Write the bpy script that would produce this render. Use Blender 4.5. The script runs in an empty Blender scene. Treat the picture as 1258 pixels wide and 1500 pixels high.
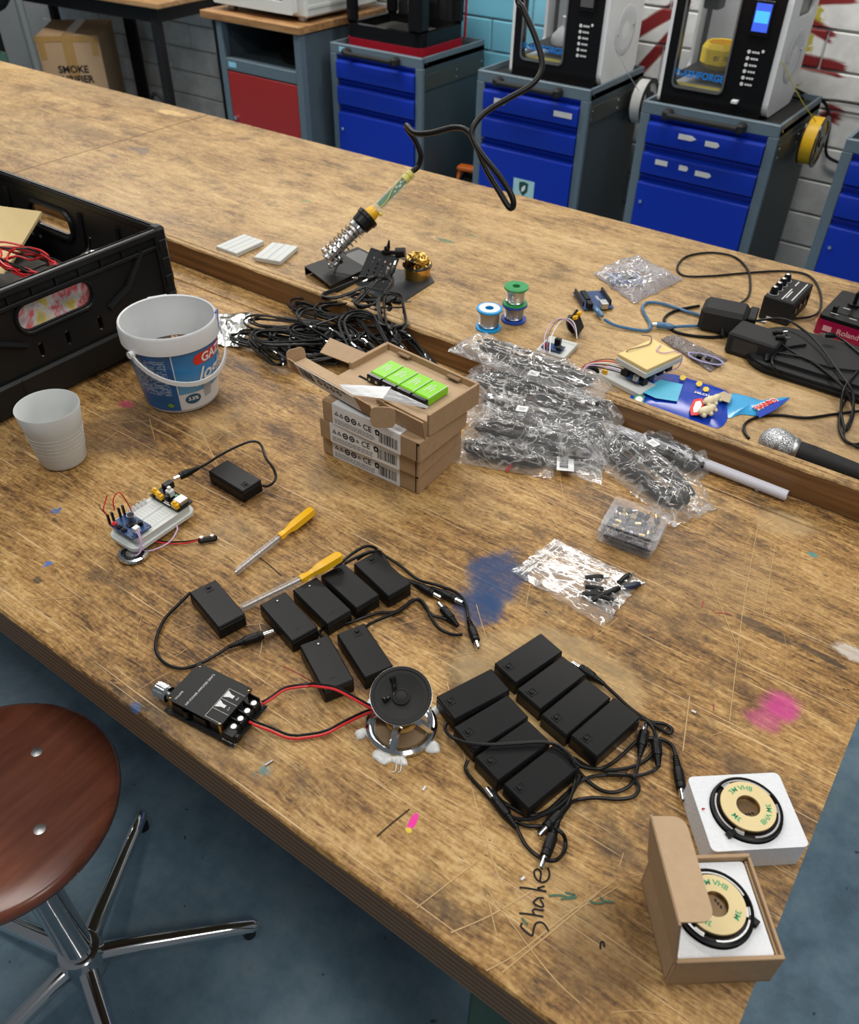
import bpy, math, random
from mathutils import Vector, Matrix, noise
from mathutils.geometry import tessellate_polygon

scene = bpy.context.scene
COL = scene.collection
PI = math.pi
R = math.radians
TZ = 0.87            # height of the lower bench top
UZ = TZ              # the far bench stands at the same height, behind a low rail
UPS = [1.0]          # size factor for things on the far bench

# ------------------------------------------------------------------ camera
F_PX, PITCH, ROLL, YAW = 1219.45, .7071635, -.0193182, -.6105569
CAM = Vector((0, 0, TZ + .72))
_fw = Vector((math.cos(PITCH) * math.sin(YAW), math.cos(PITCH) * math.cos(YAW), -math.sin(PITCH)))
_r = Vector((math.cos(YAW), -math.sin(YAW), 0))
_d = _fw.cross(_r)
RT = math.cos(ROLL) * _r + math.sin(ROLL) * _d
DN = -math.sin(ROLL) * _r + math.cos(ROLL) * _d
cam_data = bpy.data.cameras.new('camera')
cam = bpy.data.objects.new('camera', cam_data)
COL.objects.link(cam)
cam.matrix_world = Matrix((
    (RT.x, -DN.x, -_fw.x, CAM.x), (RT.y, -DN.y, -_fw.y, CAM.y),
    (RT.z, -DN.z, -_fw.z, CAM.z), (0, 0, 0, 1)))
cam_data.sensor_fit = 'HORIZONTAL'
cam_data.sensor_width = 36
cam_data.lens = 36 * F_PX / 1258
cam_data.clip_start = .05
cam_data.dof.use_dof = True
cam_data.dof.focus_distance = 1.02
cam_data.dof.aperture_fstop = 11
scene.camera = cam

# ------------------------------------------------------------------ light
scene.view_settings.view_transform = 'Standard'
scene.view_settings.look = 'None'
scene.view_settings.gamma = 1
scene.view_settings.use_curve_mapping = False
scene.view_settings.exposure = 0.0
world = bpy.data.worlds.new('room_ambient')
scene.world = world
world.use_nodes = True
world.node_tree.nodes['Background'].inputs[0].default_value = (.86, .93, 1.0, 1)
world.node_tree.nodes["Background"].inputs[1].default_value = .13
LAMPS = [(.5, .95, 18), (-1.55, 1.1, 11), (-3.9, 2.2, 40), (-.9, 2.75, 29), (-2.7, 2.75, 29), (1.0, -.25, 13), (-1.15, .02, 14)]
for i, (x, y, w) in enumerate(LAMPS):
    ld = bpy.data.lights.new('ceiling_lamp', 'AREA')
    ld.shape = 'RECTANGLE'; ld.size = 1.2; ld.size_y = .3; ld.energy = w; ld.color = (1, .97, .92)
    lo = bpy.data.objects.new('ceiling_lamp', ld)
    lo.location = (x, y, 2.72)
    COL.objects.link(lo)

# ------------------------------------------------------------------ pixel -> point
def ray(x, y):
    return RT * ((x - 629) / F_PX) + DN * ((y - 750) / F_PX) + _fw
def W(x, y, z=0):            # on the level z above the lower bench top
    q = ray(x, y); return CAM + q * ((TZ + z - CAM.z) / q.z)
def Wd(x, y, d):             # at camera depth d
    return CAM + ray(x, y) * d
def Wyp(x, y, Y):
    q = ray(x, y); return CAM + q * (Y / q.y)
def Wxp(x, y, X):
    q = ray(x, y); return CAM + q * (X / q.x)
def ang(a, b, z=0):
    v = W(*b, z) - W(*a, z); return math.atan2(v.y, v.x)
def path(pts, sc=1, ox=0, oy=0, z=.004):
    out = []
    for p in pts:
        out.append(W(ox + p[0] / sc, oy + p[1] / sc, p[2] if len(p) > 2 else z))
    return out

# ------------------------------------------------------------------ mesh builder
def spline(pts, n=6, closed=False):
    P = [Vector(p) for p in pts]; out = []
    m = len(P)
    rng = range(m if closed else m - 1)
    for i in rng:
        if closed: a, b, c, d = P[(i - 1) % m], P[i], P[(i + 1) % m], P[(i + 2) % m]
        else: a, b, c, d = P[max(i - 1, 0)], P[i], P[i + 1], P[min(i + 2, m - 1)]
        for k in range(n):
            t = k / n
            out.append(.5 * ((2 * b) + (c - a) * t + (2 * a - 5 * b + 4 * c - d) * t * t + (3 * b - a - 3 * c + d) * t ** 3))
    if not closed: out.append(P[-1].copy())
    return out
def arc(cx, cy, r, a0, a1, n):
    return [(cx + r * math.cos(R(a0 + (a1 - a0) * k / n)), cy + r * math.sin(R(a0 + (a1 - a0) * k / n))) for k in range(n + 1)]
def rrect(x0, y0, x1, y1, r, n=4):
    return (arc(x1 - r, y0 + r, r, -90, 0, n) + arc(x1 - r, y1 - r, r, 0, 90, n) + arc(x0 + r, y1 - r, r, 90, 180, n) + arc(x0 + r, y0 + r, r, 180, 270, n))
def circle(cx, cy, r, n=16):
    return [(cx + r * math.cos(2 * PI * k / n), cy + r * math.sin(2 * PI * k / n)) for k in range(n)]

class MB:
    def __init__(s): s.v = []; s.f = []; s.m = []; s.X = Matrix()
    def add(s, V, Fc, mi=0):
        o = len(s.v); X = s.X
        s.v += [X @ Vector(p) for p in V]
        s.f += [[o + i for i in f] for f in Fc]
        s.m += [mi] * len(Fc)
        return s
    def box(s, c, d, ch=0, mi=0):
        cx, cy, cz = c; x, y, z = d[0] / 2, d[1] / 2, d[2] / 2
        if ch <= 0:
            V = [(cx + a * x, cy + b * y, cz + e * z) for e in (-1, 1) for b in (-1, 1) for a in (-1, 1)]
            return s.add(V, [(0, 2, 3, 1), (4, 5, 7, 6), (0, 1, 5, 4), (2, 6, 7, 3), (0, 4, 6, 2), (1, 3, 7, 5)], mi)
        ch = min(ch, x * .98, y * .98, z * .98)
        V = []; idx = {}
        for e in (-1, 1):
            for b in (-1, 1):
                for a in (-1, 1):
                    idx[a, b, e] = len(V)
                    V += [(cx + a * x, cy + b * (y - ch), cz + e * (z - ch)), (cx + a * (x - ch), cy + b * y, cz + e * (z - ch)), (cx + a * (x - ch), cy + b * (y - ch), cz + e * z)]
        Fc = []
        I = lambda a, b, e, k: idx[a, b, e] + k
        Fc.append([I(1, -1, -1, 0), I(1, 1, -1, 0), I(1, 1, 1, 0), I(1, -1, 1, 0)])
        Fc.append([I(-1, -1, -1, 0), I(-1, -1, 1, 0), I(-1, 1, 1, 0), I(-1, 1, -1, 0)])
        Fc.append([I(-1, 1, -1, 1), I(-1, 1, 1, 1), I(1, 1, 1, 1), I(1, 1, -1, 1)])
        Fc.append([I(-1, -1, -1, 1), I(1, -1, -1, 1), I(1, -1, 1, 1), I(-1, -1, 1, 1)])
        Fc.append([I(-1, -1, 1, 2), I(1, -1, 1, 2), I(1, 1, 1, 2), I(-1, 1, 1, 2)])
        Fc.append([I(-1, -1, -1, 2), I(-1, 1, -1, 2), I(1, 1, -1, 2), I(1, -1, -1, 2)])
        for a in (-1, 1):
            for b in (-1, 1):
                q = [I(a, b, -1, 0), I(a, b, -1, 1), I(a, b, 1, 1), I(a, b, 1, 0)]
                Fc.append(q if a * b < 0 else q[::-1])
                q = [I(a, -1, b, 0), I(a, -1, b, 2), I(a, 1, b, 2), I(a, 1, b, 0)]
                Fc.append(q if a * b > 0 else q[::-1])
                q = [I(-1, a, b, 1), I(-1, a, b, 2), I(1, a, b, 2), I(1, a, b, 1)]
                Fc.append(q if a * b < 0 else q[::-1])
                for e in (-1, 1):
                    t = [I(a, b, e, 0), I(a, b, e, 1), I(a, b, e, 2)]
                    Fc.append(t if a * b * e > 0 else t[::-1])
        return s.add(V, Fc, mi)
    def ring(s, c, ax, u, w, r, n):
        return [c + (u * math.cos(2 * PI * k / n) + w * math.sin(2 * PI * k / n)) * r for k in range(n)]
    def rev(s, p0, p1, prof, n=20, caps=True, mi=0):
        """revolve prof [(t along p0->p1 in metres, r)]"""
        p0 = Vector(p0); a = (Vector(p1) - p0).normalized()
        u = a.orthogonal().normalized(); w = a.cross(u)
        V = []; Fc = []
        for t, r in prof: V += s.ring(p0 + a * t, a, u, w, max(r, 1e-5), n)
        for j in range(len(prof) - 1):
            for k in range(n):
                k2 = (k + 1) % n
                Fc.append((j * n + k, j * n + k2, (j + 1) * n + k2, (j + 1) * n + k))
        if caps:
            Fc.append(list(range(n))[::-1]); Fc.append([(len(prof) - 1) * n + k for k in range(n)])
        return s.add(V, Fc, mi)
    def lathe(s, c, prof, n=24, caps=True, mi=0):
        """prof [(r, z)] about a vertical axis through c"""
        c = Vector(c); V = []; Fc = []
        for r, z in prof:
            V += [c + Vector((max(r, 1e-5) * math.cos(2 * PI * k / n), max(r, 1e-5) * math.sin(2 * PI * k / n), z)) for k in range(n)]
        for j in range(len(prof) - 1):
            for k in range(n):
                k2 = (k + 1) % n
                Fc.append((j * n + k, j * n + k2, (j + 1) * n + k2, (j + 1) * n + k))
        if caps:
            Fc.append(list(range(n))[::-1]); Fc.append([(len(prof) - 1) * n + k for k in range(n)])
        return s.add(V, Fc, mi)
    def cyl(s, p0, p1, r0, r1=None, n=16, mi=0):
        L = (Vector(p1) - Vector(p0)).length
        return s.rev(p0, p1, [(0, r0), (L, r0 if r1 is None else r1)], n, True, mi)
    def tube(s, pts, r, n=6, closed=False, mi=0, flat=1.0):
        P = [Vector(p) for p in pts]; m = len(P)
        if m < 2: return s
        rr = r if isinstance(r, (list, tuple)) else [r] * m
        T = []
        for i in range(m):
            if closed: t = P[(i + 1) % m] - P[i - 1]
            else: t = P[min(i + 1, m - 1)] - P[max(i - 1, 0)]
            T.append(t.normalized() if t.length > 1e-9 else Vector((1, 0, 0)))
        u = T[0].orthogonal().normalized()
        V = []; Fc = []
        for i in range(m):
            u = (u - T[i] * u.dot(T[i]))
            u = u.normalized() if u.length > 1e-6 else T[i].orthogonal().normalized()
            w = T[i].cross(u)
            V += [P[i] + (u * math.cos(2 * PI * k / n) + w * math.sin(2 * PI * k / n)) * rr[i] for k in range(n)]
        for i in range(m if closed else m - 1):
            j = (i + 1) % m
            for k in range(n):
                k2 = (k + 1) % n
                Fc.append((i * n + k, i * n + k2, j * n + k2, j * n + k))
        if not closed:
            Fc.append(list(range(n))[::-1]); Fc.append([(m - 1) * n + k for k in range(n)])
        return s.add(V, Fc, mi)
    def torus(s, c, Rr, r, n=32, k=8, u=(1, 0, 0), w=(0, 1, 0), mi=0):
        c = Vector(c); u = Vector(u); w = Vector(w)
        return s.tube([c + (u * math.cos(2 * PI * i / n) + w * math.sin(2 * PI * i / n)) * Rr for i in range(n)], r, k, True, mi)
    def plate(s, outer, holes=(), z0=0, z1=.001, mi=0, mi_side=None):
        """polygon with holes in xy, extruded z0..z1"""
        mi_side = mi if mi_side is None else mi_side
        loops = [list(outer)] + [list(h) for h in holes]
        flat = [p for l in loops for p in l]
        tris = tessellate_polygon([[Vector((p[0], p[1], 0)) for p in l] for l in loops])
        N = len(flat)
        V = [(p[0], p[1], z1) for p in flat] + [(p[0], p[1], z0) for p in flat]
        top = []; bot = []; side = []
        for t in tris:
            a, b, c = [flat[i] for i in t]
            cr = (b[0] - a[0]) * (c[1] - a[1]) - (b[1] - a[1]) * (c[0] - a[0])
            if abs(cr) < 1e-14: continue
            t = t if cr > 0 else t[::-1]
            top.append(tuple(t)); bot.append(tuple(N + i for i in t[::-1]))
        o = 0
        for li, l in enumerate(loops):
            m = len(l); A = sum(l[i][0] * l[(i + 1) % m][1] - l[(i + 1) % m][0] * l[i][1] for i in range(m))
            ccw = A > 0
            flip = ccw if li == 0 else not ccw
            for i in range(m):
                j = (i + 1) % m
                q = (o + i, N + o + i, N + o + j, o + j)
                side.append(q if flip else q[::-1])
            o += m
        k = len(s.v)
        s.add(V, top + bot, mi)
        s.f += [[k + i for i in q] for q in side]; s.m += [mi_side] * len(side)
        return s
    def extr(s, prof, x0, x1, mi=0):
        """profile in (y,z) extruded along x"""
        m = len(prof)
        V = [(x0, p[0], p[1]) for p in prof] + [(x1, p[0], p[1]) for p in prof]
        A = sum(prof[i][0] * prof[(i + 1) % m][1] - prof[(i + 1) % m][0] * prof[i][1] for i in range(m))
        Fc = []
        for i in range(m):
            j = (i + 1) % m
            q = (i, j, m + j, m + i)
            Fc.append(q if A < 0 else q[::-1])
        tr = tessellate_polygon([[Vector((p[0], p[1], 0)) for p in prof]])
        for t in tr:
            a, b, c = [prof[i] for i in t]
            cr = (b[0] - a[0]) * (c[1] - a[1]) - (b[1] - a[1]) * (c[0] - a[0])
            t = tuple(t) if cr > 0 else tuple(t[::-1])
            Fc.append(tuple(m + i for i in t)); Fc.append(t[::-1])
        return s.add(V, Fc, mi)
    def sphere(s, c, r, nu=16, nv=10, sc=(1, 1, 1), mi=0):
        c = Vector(c)
        prof = [(-math.cos(PI * j / nv), math.sin(PI * j / nv)) for j in range(nv + 1)]
        V = []; Fc = []
        for z, q in prof:
            q = max(q, 1e-4)
            V += [c + Vector((r * sc[0] * q * math.cos(2 * PI * k / nu), r * sc[1] * q * math.sin(2 * PI * k / nu), r * sc[2] * z)) for k in range(nu)]
        for j in range(nv):
            for k in range(nu):
                k2 = (k + 1) % nu
                Fc.append((j * nu + k, j * nu + k2, (j + 1) * nu + k2, (j + 1) * nu + k))
        return s.add(V, Fc, mi)
    def ribbon(s, pts, w, up=(0, 0, 1), mi=0, th=0):
        P = [Vector(p) for p in pts]; V = []; Fc = []
        up = Vector(up)
        for i in range(len(P)):
            t = (P[min(i + 1, len(P) - 1)] - P[max(i - 1, 0)]).normalized()
            n = up.cross(t).normalized() * (w / 2)
            V += [P[i] - n, P[i] + n]
        for i in range(len(P) - 1): Fc.append((2 * i, 2 * i + 2, 2 * i + 3, 2 * i + 1))
        return s.add(V, Fc, mi)

WM = {}
def mesh_of(name, mb, mats, smooth, inv):
    me = bpy.data.meshes.new(name)
    V = mb.v if inv is None else [inv @ p for p in mb.v]
    me.from_pydata([tuple(p) for p in V], [], mb.f)
    for m in (mats if isinstance(mats, (list, tuple)) else [mats]): me.materials.append(m)
    me.polygons.foreach_set('material_index', mb.m)
    if smooth:
        me.polygons.foreach_set('use_smooth', [True] * len(me.polygons))
        me.set_sharp_from_angle(angle=R(smooth if smooth > 1 else 38))
    me.update()
    return me
def part(name, mb, mats, parent, smooth=True, world=False, label=None):
    inv = WM[parent.name].inverted() if (world and parent.name in WM) else None
    o = bpy.data.objects.new(name, mesh_of(name, mb, mats, smooth, inv))
    COL.objects.link(o); o.parent = parent
    WM[o.name] = WM.get(parent.name, Matrix())
    if label: o['label'] = label
    return o
def tagit(o, label, cat, group=None, kind=None):
    if label: o['label'] = label
    if cat: o['category'] = cat
    if group: o['group'] = group
    if kind: o['kind'] = kind
    return o
def thing(name, label, cat, loc=(0, 0, 0), rz=0, group=None, M=None):
    o = bpy.data.objects.new(name, None); COL.objects.link(o)
    o.empty_display_size = .05
    Mx = M if M is not None else Matrix.Translation(loc) @ Matrix.Rotation(rz, 4, 'Z')
    Mx = Mx @ Matrix.Scale(UPS[0], 4)
    o.matrix_world = Mx
    WM[o.name] = Mx.copy()
    return tagit(o, label, cat, group)
def solo(name, mb, mats, label, cat, loc=(0, 0, 0), rz=0, group=None, smooth=True, world=False, M=None, kind=None):
    Mx = M if M is not None else Matrix.Translation(loc) @ Matrix.Rotation(rz, 4, 'Z')
    o = bpy.data.objects.new(name, mesh_of(name, mb, mats, smooth, Mx.inverted() if world else None))
    COL.objects.link(o); o.matrix_world = Mx; WM[o.name] = Mx.copy()
    return tagit(o, label, cat, group, kind)
def dup(root, M, label=None):
    r = root.copy(); COL.objects.link(r); r.matrix_world = M; WM[r.name] = M.copy()
    if label: r['label'] = label
    for ch in list(root.children):
        c = ch.copy(); COL.objects.link(c); c.parent = r; WM[c.name] = M.copy()
        for g in list(ch.children):
            d = g.copy(); COL.objects.link(d); d.parent = c; WM[d.name] = M.copy()
    return r
def TR(x, y, z, rz=0): return Matrix.Translation((x, y, z)) @ Matrix.Rotation(rz, 4, 'Z')
def frame(o, x, n):
    """matrix with x axis x, z axis n at o"""
    x = Vector(x).normalized(); n = Vector(n); n = (n - x * n.dot(x)).normalized(); y = n.cross(x)
    return Matrix(((x.x, y.x, n.x, o[0]), (x.y, y.y, n.y, o[1]), (x.z, y.z, n.z, o[2]), (0, 0, 0, 1)))
def text_mb(txt, size, M=Matrix(), bend=None, align='CENTER', sx=1.0, shear=0, weight=0):
    cu = bpy.data.curves.new('lettering', 'FONT'); cu.body = txt; cu.size = size
    cu.align_x = align; cu.align_y = 'CENTER'; cu.resolution_u = 3; cu.shear = shear; cu.offset = weight
    ob = bpy.data.objects.new('lettering', cu); COL.objects.link(ob)
    dg = bpy.context.evaluated_depsgraph_get()
    me = bpy.data.meshes.new_from_object(ob.evaluated_get(dg))
    V = [v.co.copy() for v in me.vertices]; Fc = [list(p.vertices) for p in me.polygons]
    bpy.data.objects.remove(ob); bpy.data.curves.remove(cu); bpy.data.meshes.remove(me)
    mb = MB()
    for p in V: p.x *= sx
    if bend: V = [bend(p) for p in V]
    mb.X = M
    mb.add(V, Fc)
    return mb
# ------------------------------------------------------------------ materials
class NT:
    def __init__(s, name):
        s.mat = bpy.data.materials.new(name); s.mat.use_nodes = True
        s.t = s.mat.node_tree; s.n = s.t.nodes; s.l = s.t.links
        s.bsdf = s.n['Principled BSDF']; s.out = s.n['Material Output']
    def put(s, inp, v):
        if v is None: return
        if isinstance(v, bpy.types.NodeSocket): s.l.new(v, inp)
        elif isinstance(v, (tuple, list)) and len(v) == 3 and inp.type == 'RGBA': inp.default_value = (*v, 1)
        else: inp.default_value = v
    def node(s, ty, **kw):
        nd = s.n.new(ty)
        for k, v in kw.items(): setattr(nd, k, v)
        return nd
    def pos(s): return s.node('ShaderNodeNewGeometry').outputs['Position']
    def obj(s): return s.node('ShaderNodeTexCoord').outputs['Object']
    def map(s, v, scale=(1, 1, 1), rot=(0, 0, 0), loc=(0, 0, 0)):
        nd = s.node('ShaderNodeMapping'); s.put(nd.inputs[0], v)
        nd.inputs['Scale'].default_value = scale; nd.inputs['Rotation'].default_value = rot; nd.inputs['Location'].default_value = loc
        return nd.outputs[0]
    def noise(s, v, scale, detail=3, rough=.5, dist=0, col=False):
        nd = s.node('ShaderNodeTexNoise'); s.put(nd.inputs['Vector'], v)
        nd.inputs['Scale'].default_value = scale; nd.inputs['Detail'].default_value = detail
        nd.inputs['Roughness'].default_value = rough; nd.inputs['Distortion'].default_value = dist
        return nd.outputs['Color' if col else 'Fac']
    def voro(s, v, scale, feature='F1', rnd=1):
        nd = s.node('ShaderNodeTexVoronoi', feature=feature); s.put(nd.inputs['Vector'], v)
        nd.inputs['Scale'].default_value = scale; nd.inputs['Randomness'].default_value = rnd
        return nd.outputs['Distance'], nd.outputs.get('Color') or nd.outputs['Distance']
    def ramp(s, fac, stops, interp='LINEAR'):
        nd = s.node('ShaderNodeValToRGB'); cr = nd.color_ramp; cr.interpolation = interp
        while len(cr.elements) > 1: cr.elements.remove(cr.elements[-1])
        for i, (p, c) in enumerate(stops):
            e = cr.elements[0] if i == 0 else cr.elements.new(p)
            e.position = p; e.color = (*c, 1) if not isinstance(c, (int, float)) else (c, c, c, 1)
        s.put(nd.inputs[0], fac); return nd.outputs[0]
    def mix(s, fac, a, b, mode='MIX'):
        nd = s.node('ShaderNodeMix', data_type='RGBA', blend_type=mode)
        s.put(nd.inputs[0], fac); s.put(nd.inputs[6], a); s.put(nd.inputs[7], b); return nd.outputs[2]
    def math(s, op, a, b=None, c=None, clamp=False):
        nd = s.node('ShaderNodeMath', operation=op, use_clamp=clamp)
        s.put(nd.inputs[0], a)
        if b is not None: s.put(nd.inputs[1], b)
        if c is not None: s.put(nd.inputs[2], c)
        return nd.outputs[0]
    def vmath(s, op, a, b=None):
        nd = s.node('ShaderNodeVectorMath', operation=op); s.put(nd.inputs[0], a)
        if b is not None: s.put(nd.inputs[1], b)
        return nd.outputs['Value' if op in ('LENGTH', 'DOT_PRODUCT') else 'Vector']
    def sep(s, v):
        nd = s.node('ShaderNodeSeparateXYZ'); s.put(nd.inputs[0], v); return nd.outputs
    def smooth(s, x, a, b):
        nd = s.node('ShaderNodeMapRange', interpolation_type='SMOOTHSTEP'); s.put(nd.inputs[0], x)
        nd.inputs[1].default_value = a; nd.inputs[2].default_value = b; return nd.outputs[0]
    def bump(s, h, strength=.3, dist=.001):
        nd = s.node('ShaderNodeBump'); s.put(nd.inputs['Height'], h)
        nd.inputs['Strength'].default_value = strength; nd.inputs['Distance'].default_value = dist
        s.l.new(nd.outputs[0], s.bsdf.inputs['Normal']); return nd.outputs[0]
    def set(s, col=None, rough=None, metal=None, **kw):
        s.put(s.bsdf.inputs['Base Color'], col); s.put(s.bsdf.inputs['Roughness'], rough); s.put(s.bsdf.inputs['Metallic'], metal)
        for k, v in kw.items(): s.put(s.bsdf.inputs[k.replace('_', ' ')], v)
        return s.mat
    def blob(s, P, c, rx, ry, a=0, amp=.5, nscale=30, lo=.75, hi=1.05, seed=0):
        """soft-edged spot mask around c in the xy plane"""
        q = s.map(s.vmath('SUBTRACT', P, (c[0], c[1], 0)), rot=(0, 0, -a))
        q = s.map(q, scale=(1 / rx, 1 / ry, 0))
        L = s.vmath('LENGTH', q)
        nz = s.noise(s.map(P, loc=(seed * 1.7, seed, 0)), nscale, 4, .65)
        L = s.math('ADD', L, s.math('MULTIPLY', s.math('SUBTRACT', nz, .5), amp * 2))
        return s.math('SUBTRACT', 1, s.smooth(L, lo, hi))

_mc = {}
def M_(name, col, rough=.5, metal=0, var=.06, nscale=40, bump=0, bscale=200, **kw):
    if name in _mc: return _mc[name]
    t = NT(name); c = col
    if var:
        nz = t.noise(t.obj(), nscale, 4, .6)
        c = t.mix(nz, tuple(max(0, x * (1 - var * 2)) for x in col), tuple(min(1, x * (1 + var * 2)) for x in col))
    t.set(c, rough, metal, **kw)
    if max(col) < .03 and not metal: t.bsdf.inputs['Specular IOR Level'].default_value = .26
    if bump: t.bump(t.noise(t.obj(), bscale, 3), bump, .0005)
    _mc[name] = t.mat
    return t.mat

def wood_top(name, near=True, spots=()):
    t = NT(name); P = t.pos()
    wob = t.noise(t.map(P, scale=(1.2, 3, 1)), 3, 3, .5, col=True)
    Pw = t.vmath('ADD', P, t.vmath('MULTIPLY', wob, (.0, .05, 0)))
    fine = t.noise(t.map(Pw, scale=(48, 380, 60)), 1, 5, .65)
    grain = t.noise(t.map(Pw, scale=(14, 80, 40)), 1, 8, .7)
    mid = t.noise(t.map(Pw, scale=(3.2, 13, 5)), 1, 7, .7)
    big = t.noise(P, 2.6, 6, .65)
    f = t.math('ADD', t.math('ADD', t.math('MULTIPLY', grain, .26), t.math('ADD', t.math('MULTIPLY', fine, .3), t.math('MULTIPLY', t.math('SUBTRACT', t.noise(P, 210, 3, .6), .5), .16))), t.math('ADD', t.math('MULTIPLY', mid, .28), t.math('MULTIPLY', big, .26)))
    col = t.ramp(f, [(.43, (.035, .018, .008)), (.485, (.13, .065, .022)), (.535, (.28, .148, .046)), (.585, (.43, .25, .085)), (.65, (.60, .40, .17))] if near else
                 [(.42, (.08, .044, .02)), (.485, (.22, .127, .052)), (.54, (.39, .24, .098)), (.6, (.51, .335, .148)), (.67, (.62, .43, .22))])
    dirt = t.noise(t.map(P, scale=(1, 1.35, 1)), 9, 8, .74)
    dm = t.smooth(dirt, .5, .68)
    col = t.mix(t.math('MULTIPLY', dm, .78 if near else .55), col, (.06, .036, .021))
    pale = t.smooth(t.noise(t.map(P, loc=(5, 2, 0)), 5, 6, .7), .55, .72)
    col = t.mix(t.math('MULTIPLY', pale, .4), col, (.56, .385, .19))
    grey = t.smooth(t.noise(P, 1.9, 4, .55), .5, .68)
    col = t.mix(t.math('MULTIPLY', grey, .42), col, (.24, .165, .09))
    fl = t.smooth(t.noise(t.map(Pw, scale=(34, 230, 1)), 1, 4, .6), .62, .7)
    col = t.mix(t.math('MULTIPLY', fl, .7 if near else .4), col, (.035, .021, .012))
    spk = t.smooth(t.noise(t.map(P, scale=(1, 1.7, 1)), 70, 3, .6), .66, .72)
    gate = t.smooth(t.noise(t.map(P, loc=(9, 1, 0)), 6, 3), .45, .6)
    col = t.mix(t.math('MULTIPLY', t.math('MULTIPLY', spk, gate), .85 if near else .3), col, (.025, .016, .011))
    if near:
        for k, (a, sc, th) in enumerate(((.55, 1, .69), (1.25, 1.2, .7), (-.5, .9, .7), (1.85, 1.1, .69), (.95, .8, .7), (2.5, 1, .7))):
            sn = t.noise(t.map(P, rot=(0, 0, a), scale=(3.2 * sc, 330, 1), loc=(k * 3.1, k, 0)), 1, 2, .4)
            gt = t.smooth(t.noise(t.map(P, loc=(k * 2.3, 4, 0)), 5.5, 3), .47, .58)
            m = t.math('MULTIPLY', t.smooth(sn, th, th + .02), gt)
            col = t.mix(t.math('MULTIPLY', m, .85), col, (.66, .47, .25))
    for i, (c, rx, ry, a, colr, op, amp, ns, lo, hi) in enumerate(spots):
        m = t.blob(P, c, rx, ry, a, amp, ns, lo, hi, i)
        brk = t.smooth(t.math('ADD', t.math('MULTIPLY', grain, .5), t.math('MULTIPLY', dirt, .5)), .40, .55)
        col = t.mix(t.math('MULTIPLY', t.math('MULTIPLY', m, op), t.math('ADD', t.math('MULTIPLY', brk, .3), .7)), col, colr)
    t.set(col, t.math('ADD', t.math('MULTIPLY', mid, .3), .34))
    t.bsdf.inputs['Specular IOR Level'].default_value = .3
    t.bump(f, .4, .0014)
    return t.mat

def wood_simple(name, dark, mid, light, scale=(4, 80, 40), rough=.5):
    t = NT(name); P = t.obj()
    g = t.noise(t.map(P, scale=scale), 1, 6, .6, .3)
    b = t.noise(P, 5, 4)
    f = t.math('ADD', t.math('MULTIPLY', g, .7), t.math('MULTIPLY', b, .3))
    t.set(t.ramp(f, [(.36, dark), (.5, mid), (.64, light)]), rough)
    t.bump(g, .2, .0006)
    return t.mat

def ply_edge(name):
    t = NT(name); P = t.pos(); z = t.sep(P)[2]
    nz = t.noise(t.map(P, scale=(3, 3, 60)), 1, 4)
    w = t.math('FRACT', t.math('ADD', t.math('MULTIPLY', z, 105), t.math('MULTIPLY', nz, .5)))
    band = t.smooth(w, .3, .62)
    col = t.mix(band, (.14, .066, .026), (.31, .165, .066))
    st = t.noise(t.map(P, scale=(8, 8, 200)), 1, 5)
    col = t.mix(t.math('MULTIPLY', st, .5), col, (.2, .1, .04))
    t.set(col, .6); t.bump(band, .3, .001)
    return t.mat

def film(name, tint=(1, 1, 1), dens=.085, bump=.7, scale=13, gl=.75, rough=.12):
    t = NT(name); P = t.pos()
    n1 = t.noise(P, scale, 4, .6, 1.2); n2 = t.noise(P, scale * .35, 3, .5, .8)
    h = t.math('ADD', n1, t.math('MULTIPLY', n2, 2.2))
    bp = t.bump(h, bump, .006)
    tr = t.node('ShaderNodeBsdfTransparent'); tr.inputs[0].default_value = (*[.6 + .4 * x for x in tint], 1)
    g = t.node('ShaderNodeBsdfGlossy'); g.inputs['Roughness'].default_value = rough; t.l.new(bp, g.inputs['Normal'])
    g.inputs[0].default_value = (1, 1, 1, 1)
    d = t.node('ShaderNodeBsdfDiffuse'); d.inputs[0].default_value = (*[.85 * x for x in tint], 1); t.l.new(bp, d.inputs['Normal'])
    fr = t.node('ShaderNodeLayerWeight'); t.l.new(bp, fr.inputs['Normal'])
    m1 = t.node('ShaderNodeMixShader'); t.l.new(t.math('ADD', t.math('MULTIPLY', t.math('POWER', fr.outputs['Facing'], 3), gl), .055, clamp=True), m1.inputs[0])
    t.l.new(tr.outputs[0], m1.inputs[1]); t.l.new(g.outputs[0], m1.inputs[2])
    glint_streaks = t.smooth(t.math('ABSOLUTE', t.math('SUBTRACT', t.noise(t.map(P, scale=(1, 1.6, 1)), scale * .8, 3, .55, 2.2), .5)), .035, 0)  # white highlights painted into the film as noise streaks
    m2 = t.node('ShaderNodeMixShader'); t.put(m2.inputs[0], t.math('ADD', t.math('MULTIPLY', glint_streaks, .28), dens))
    t.l.new(m1.outputs[0], m2.inputs[1]); t.l.new(d.outputs[0], m2.inputs[2])
    t.l.new(m2.outputs[0], t.out.inputs[0])
    return t.mat

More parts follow.
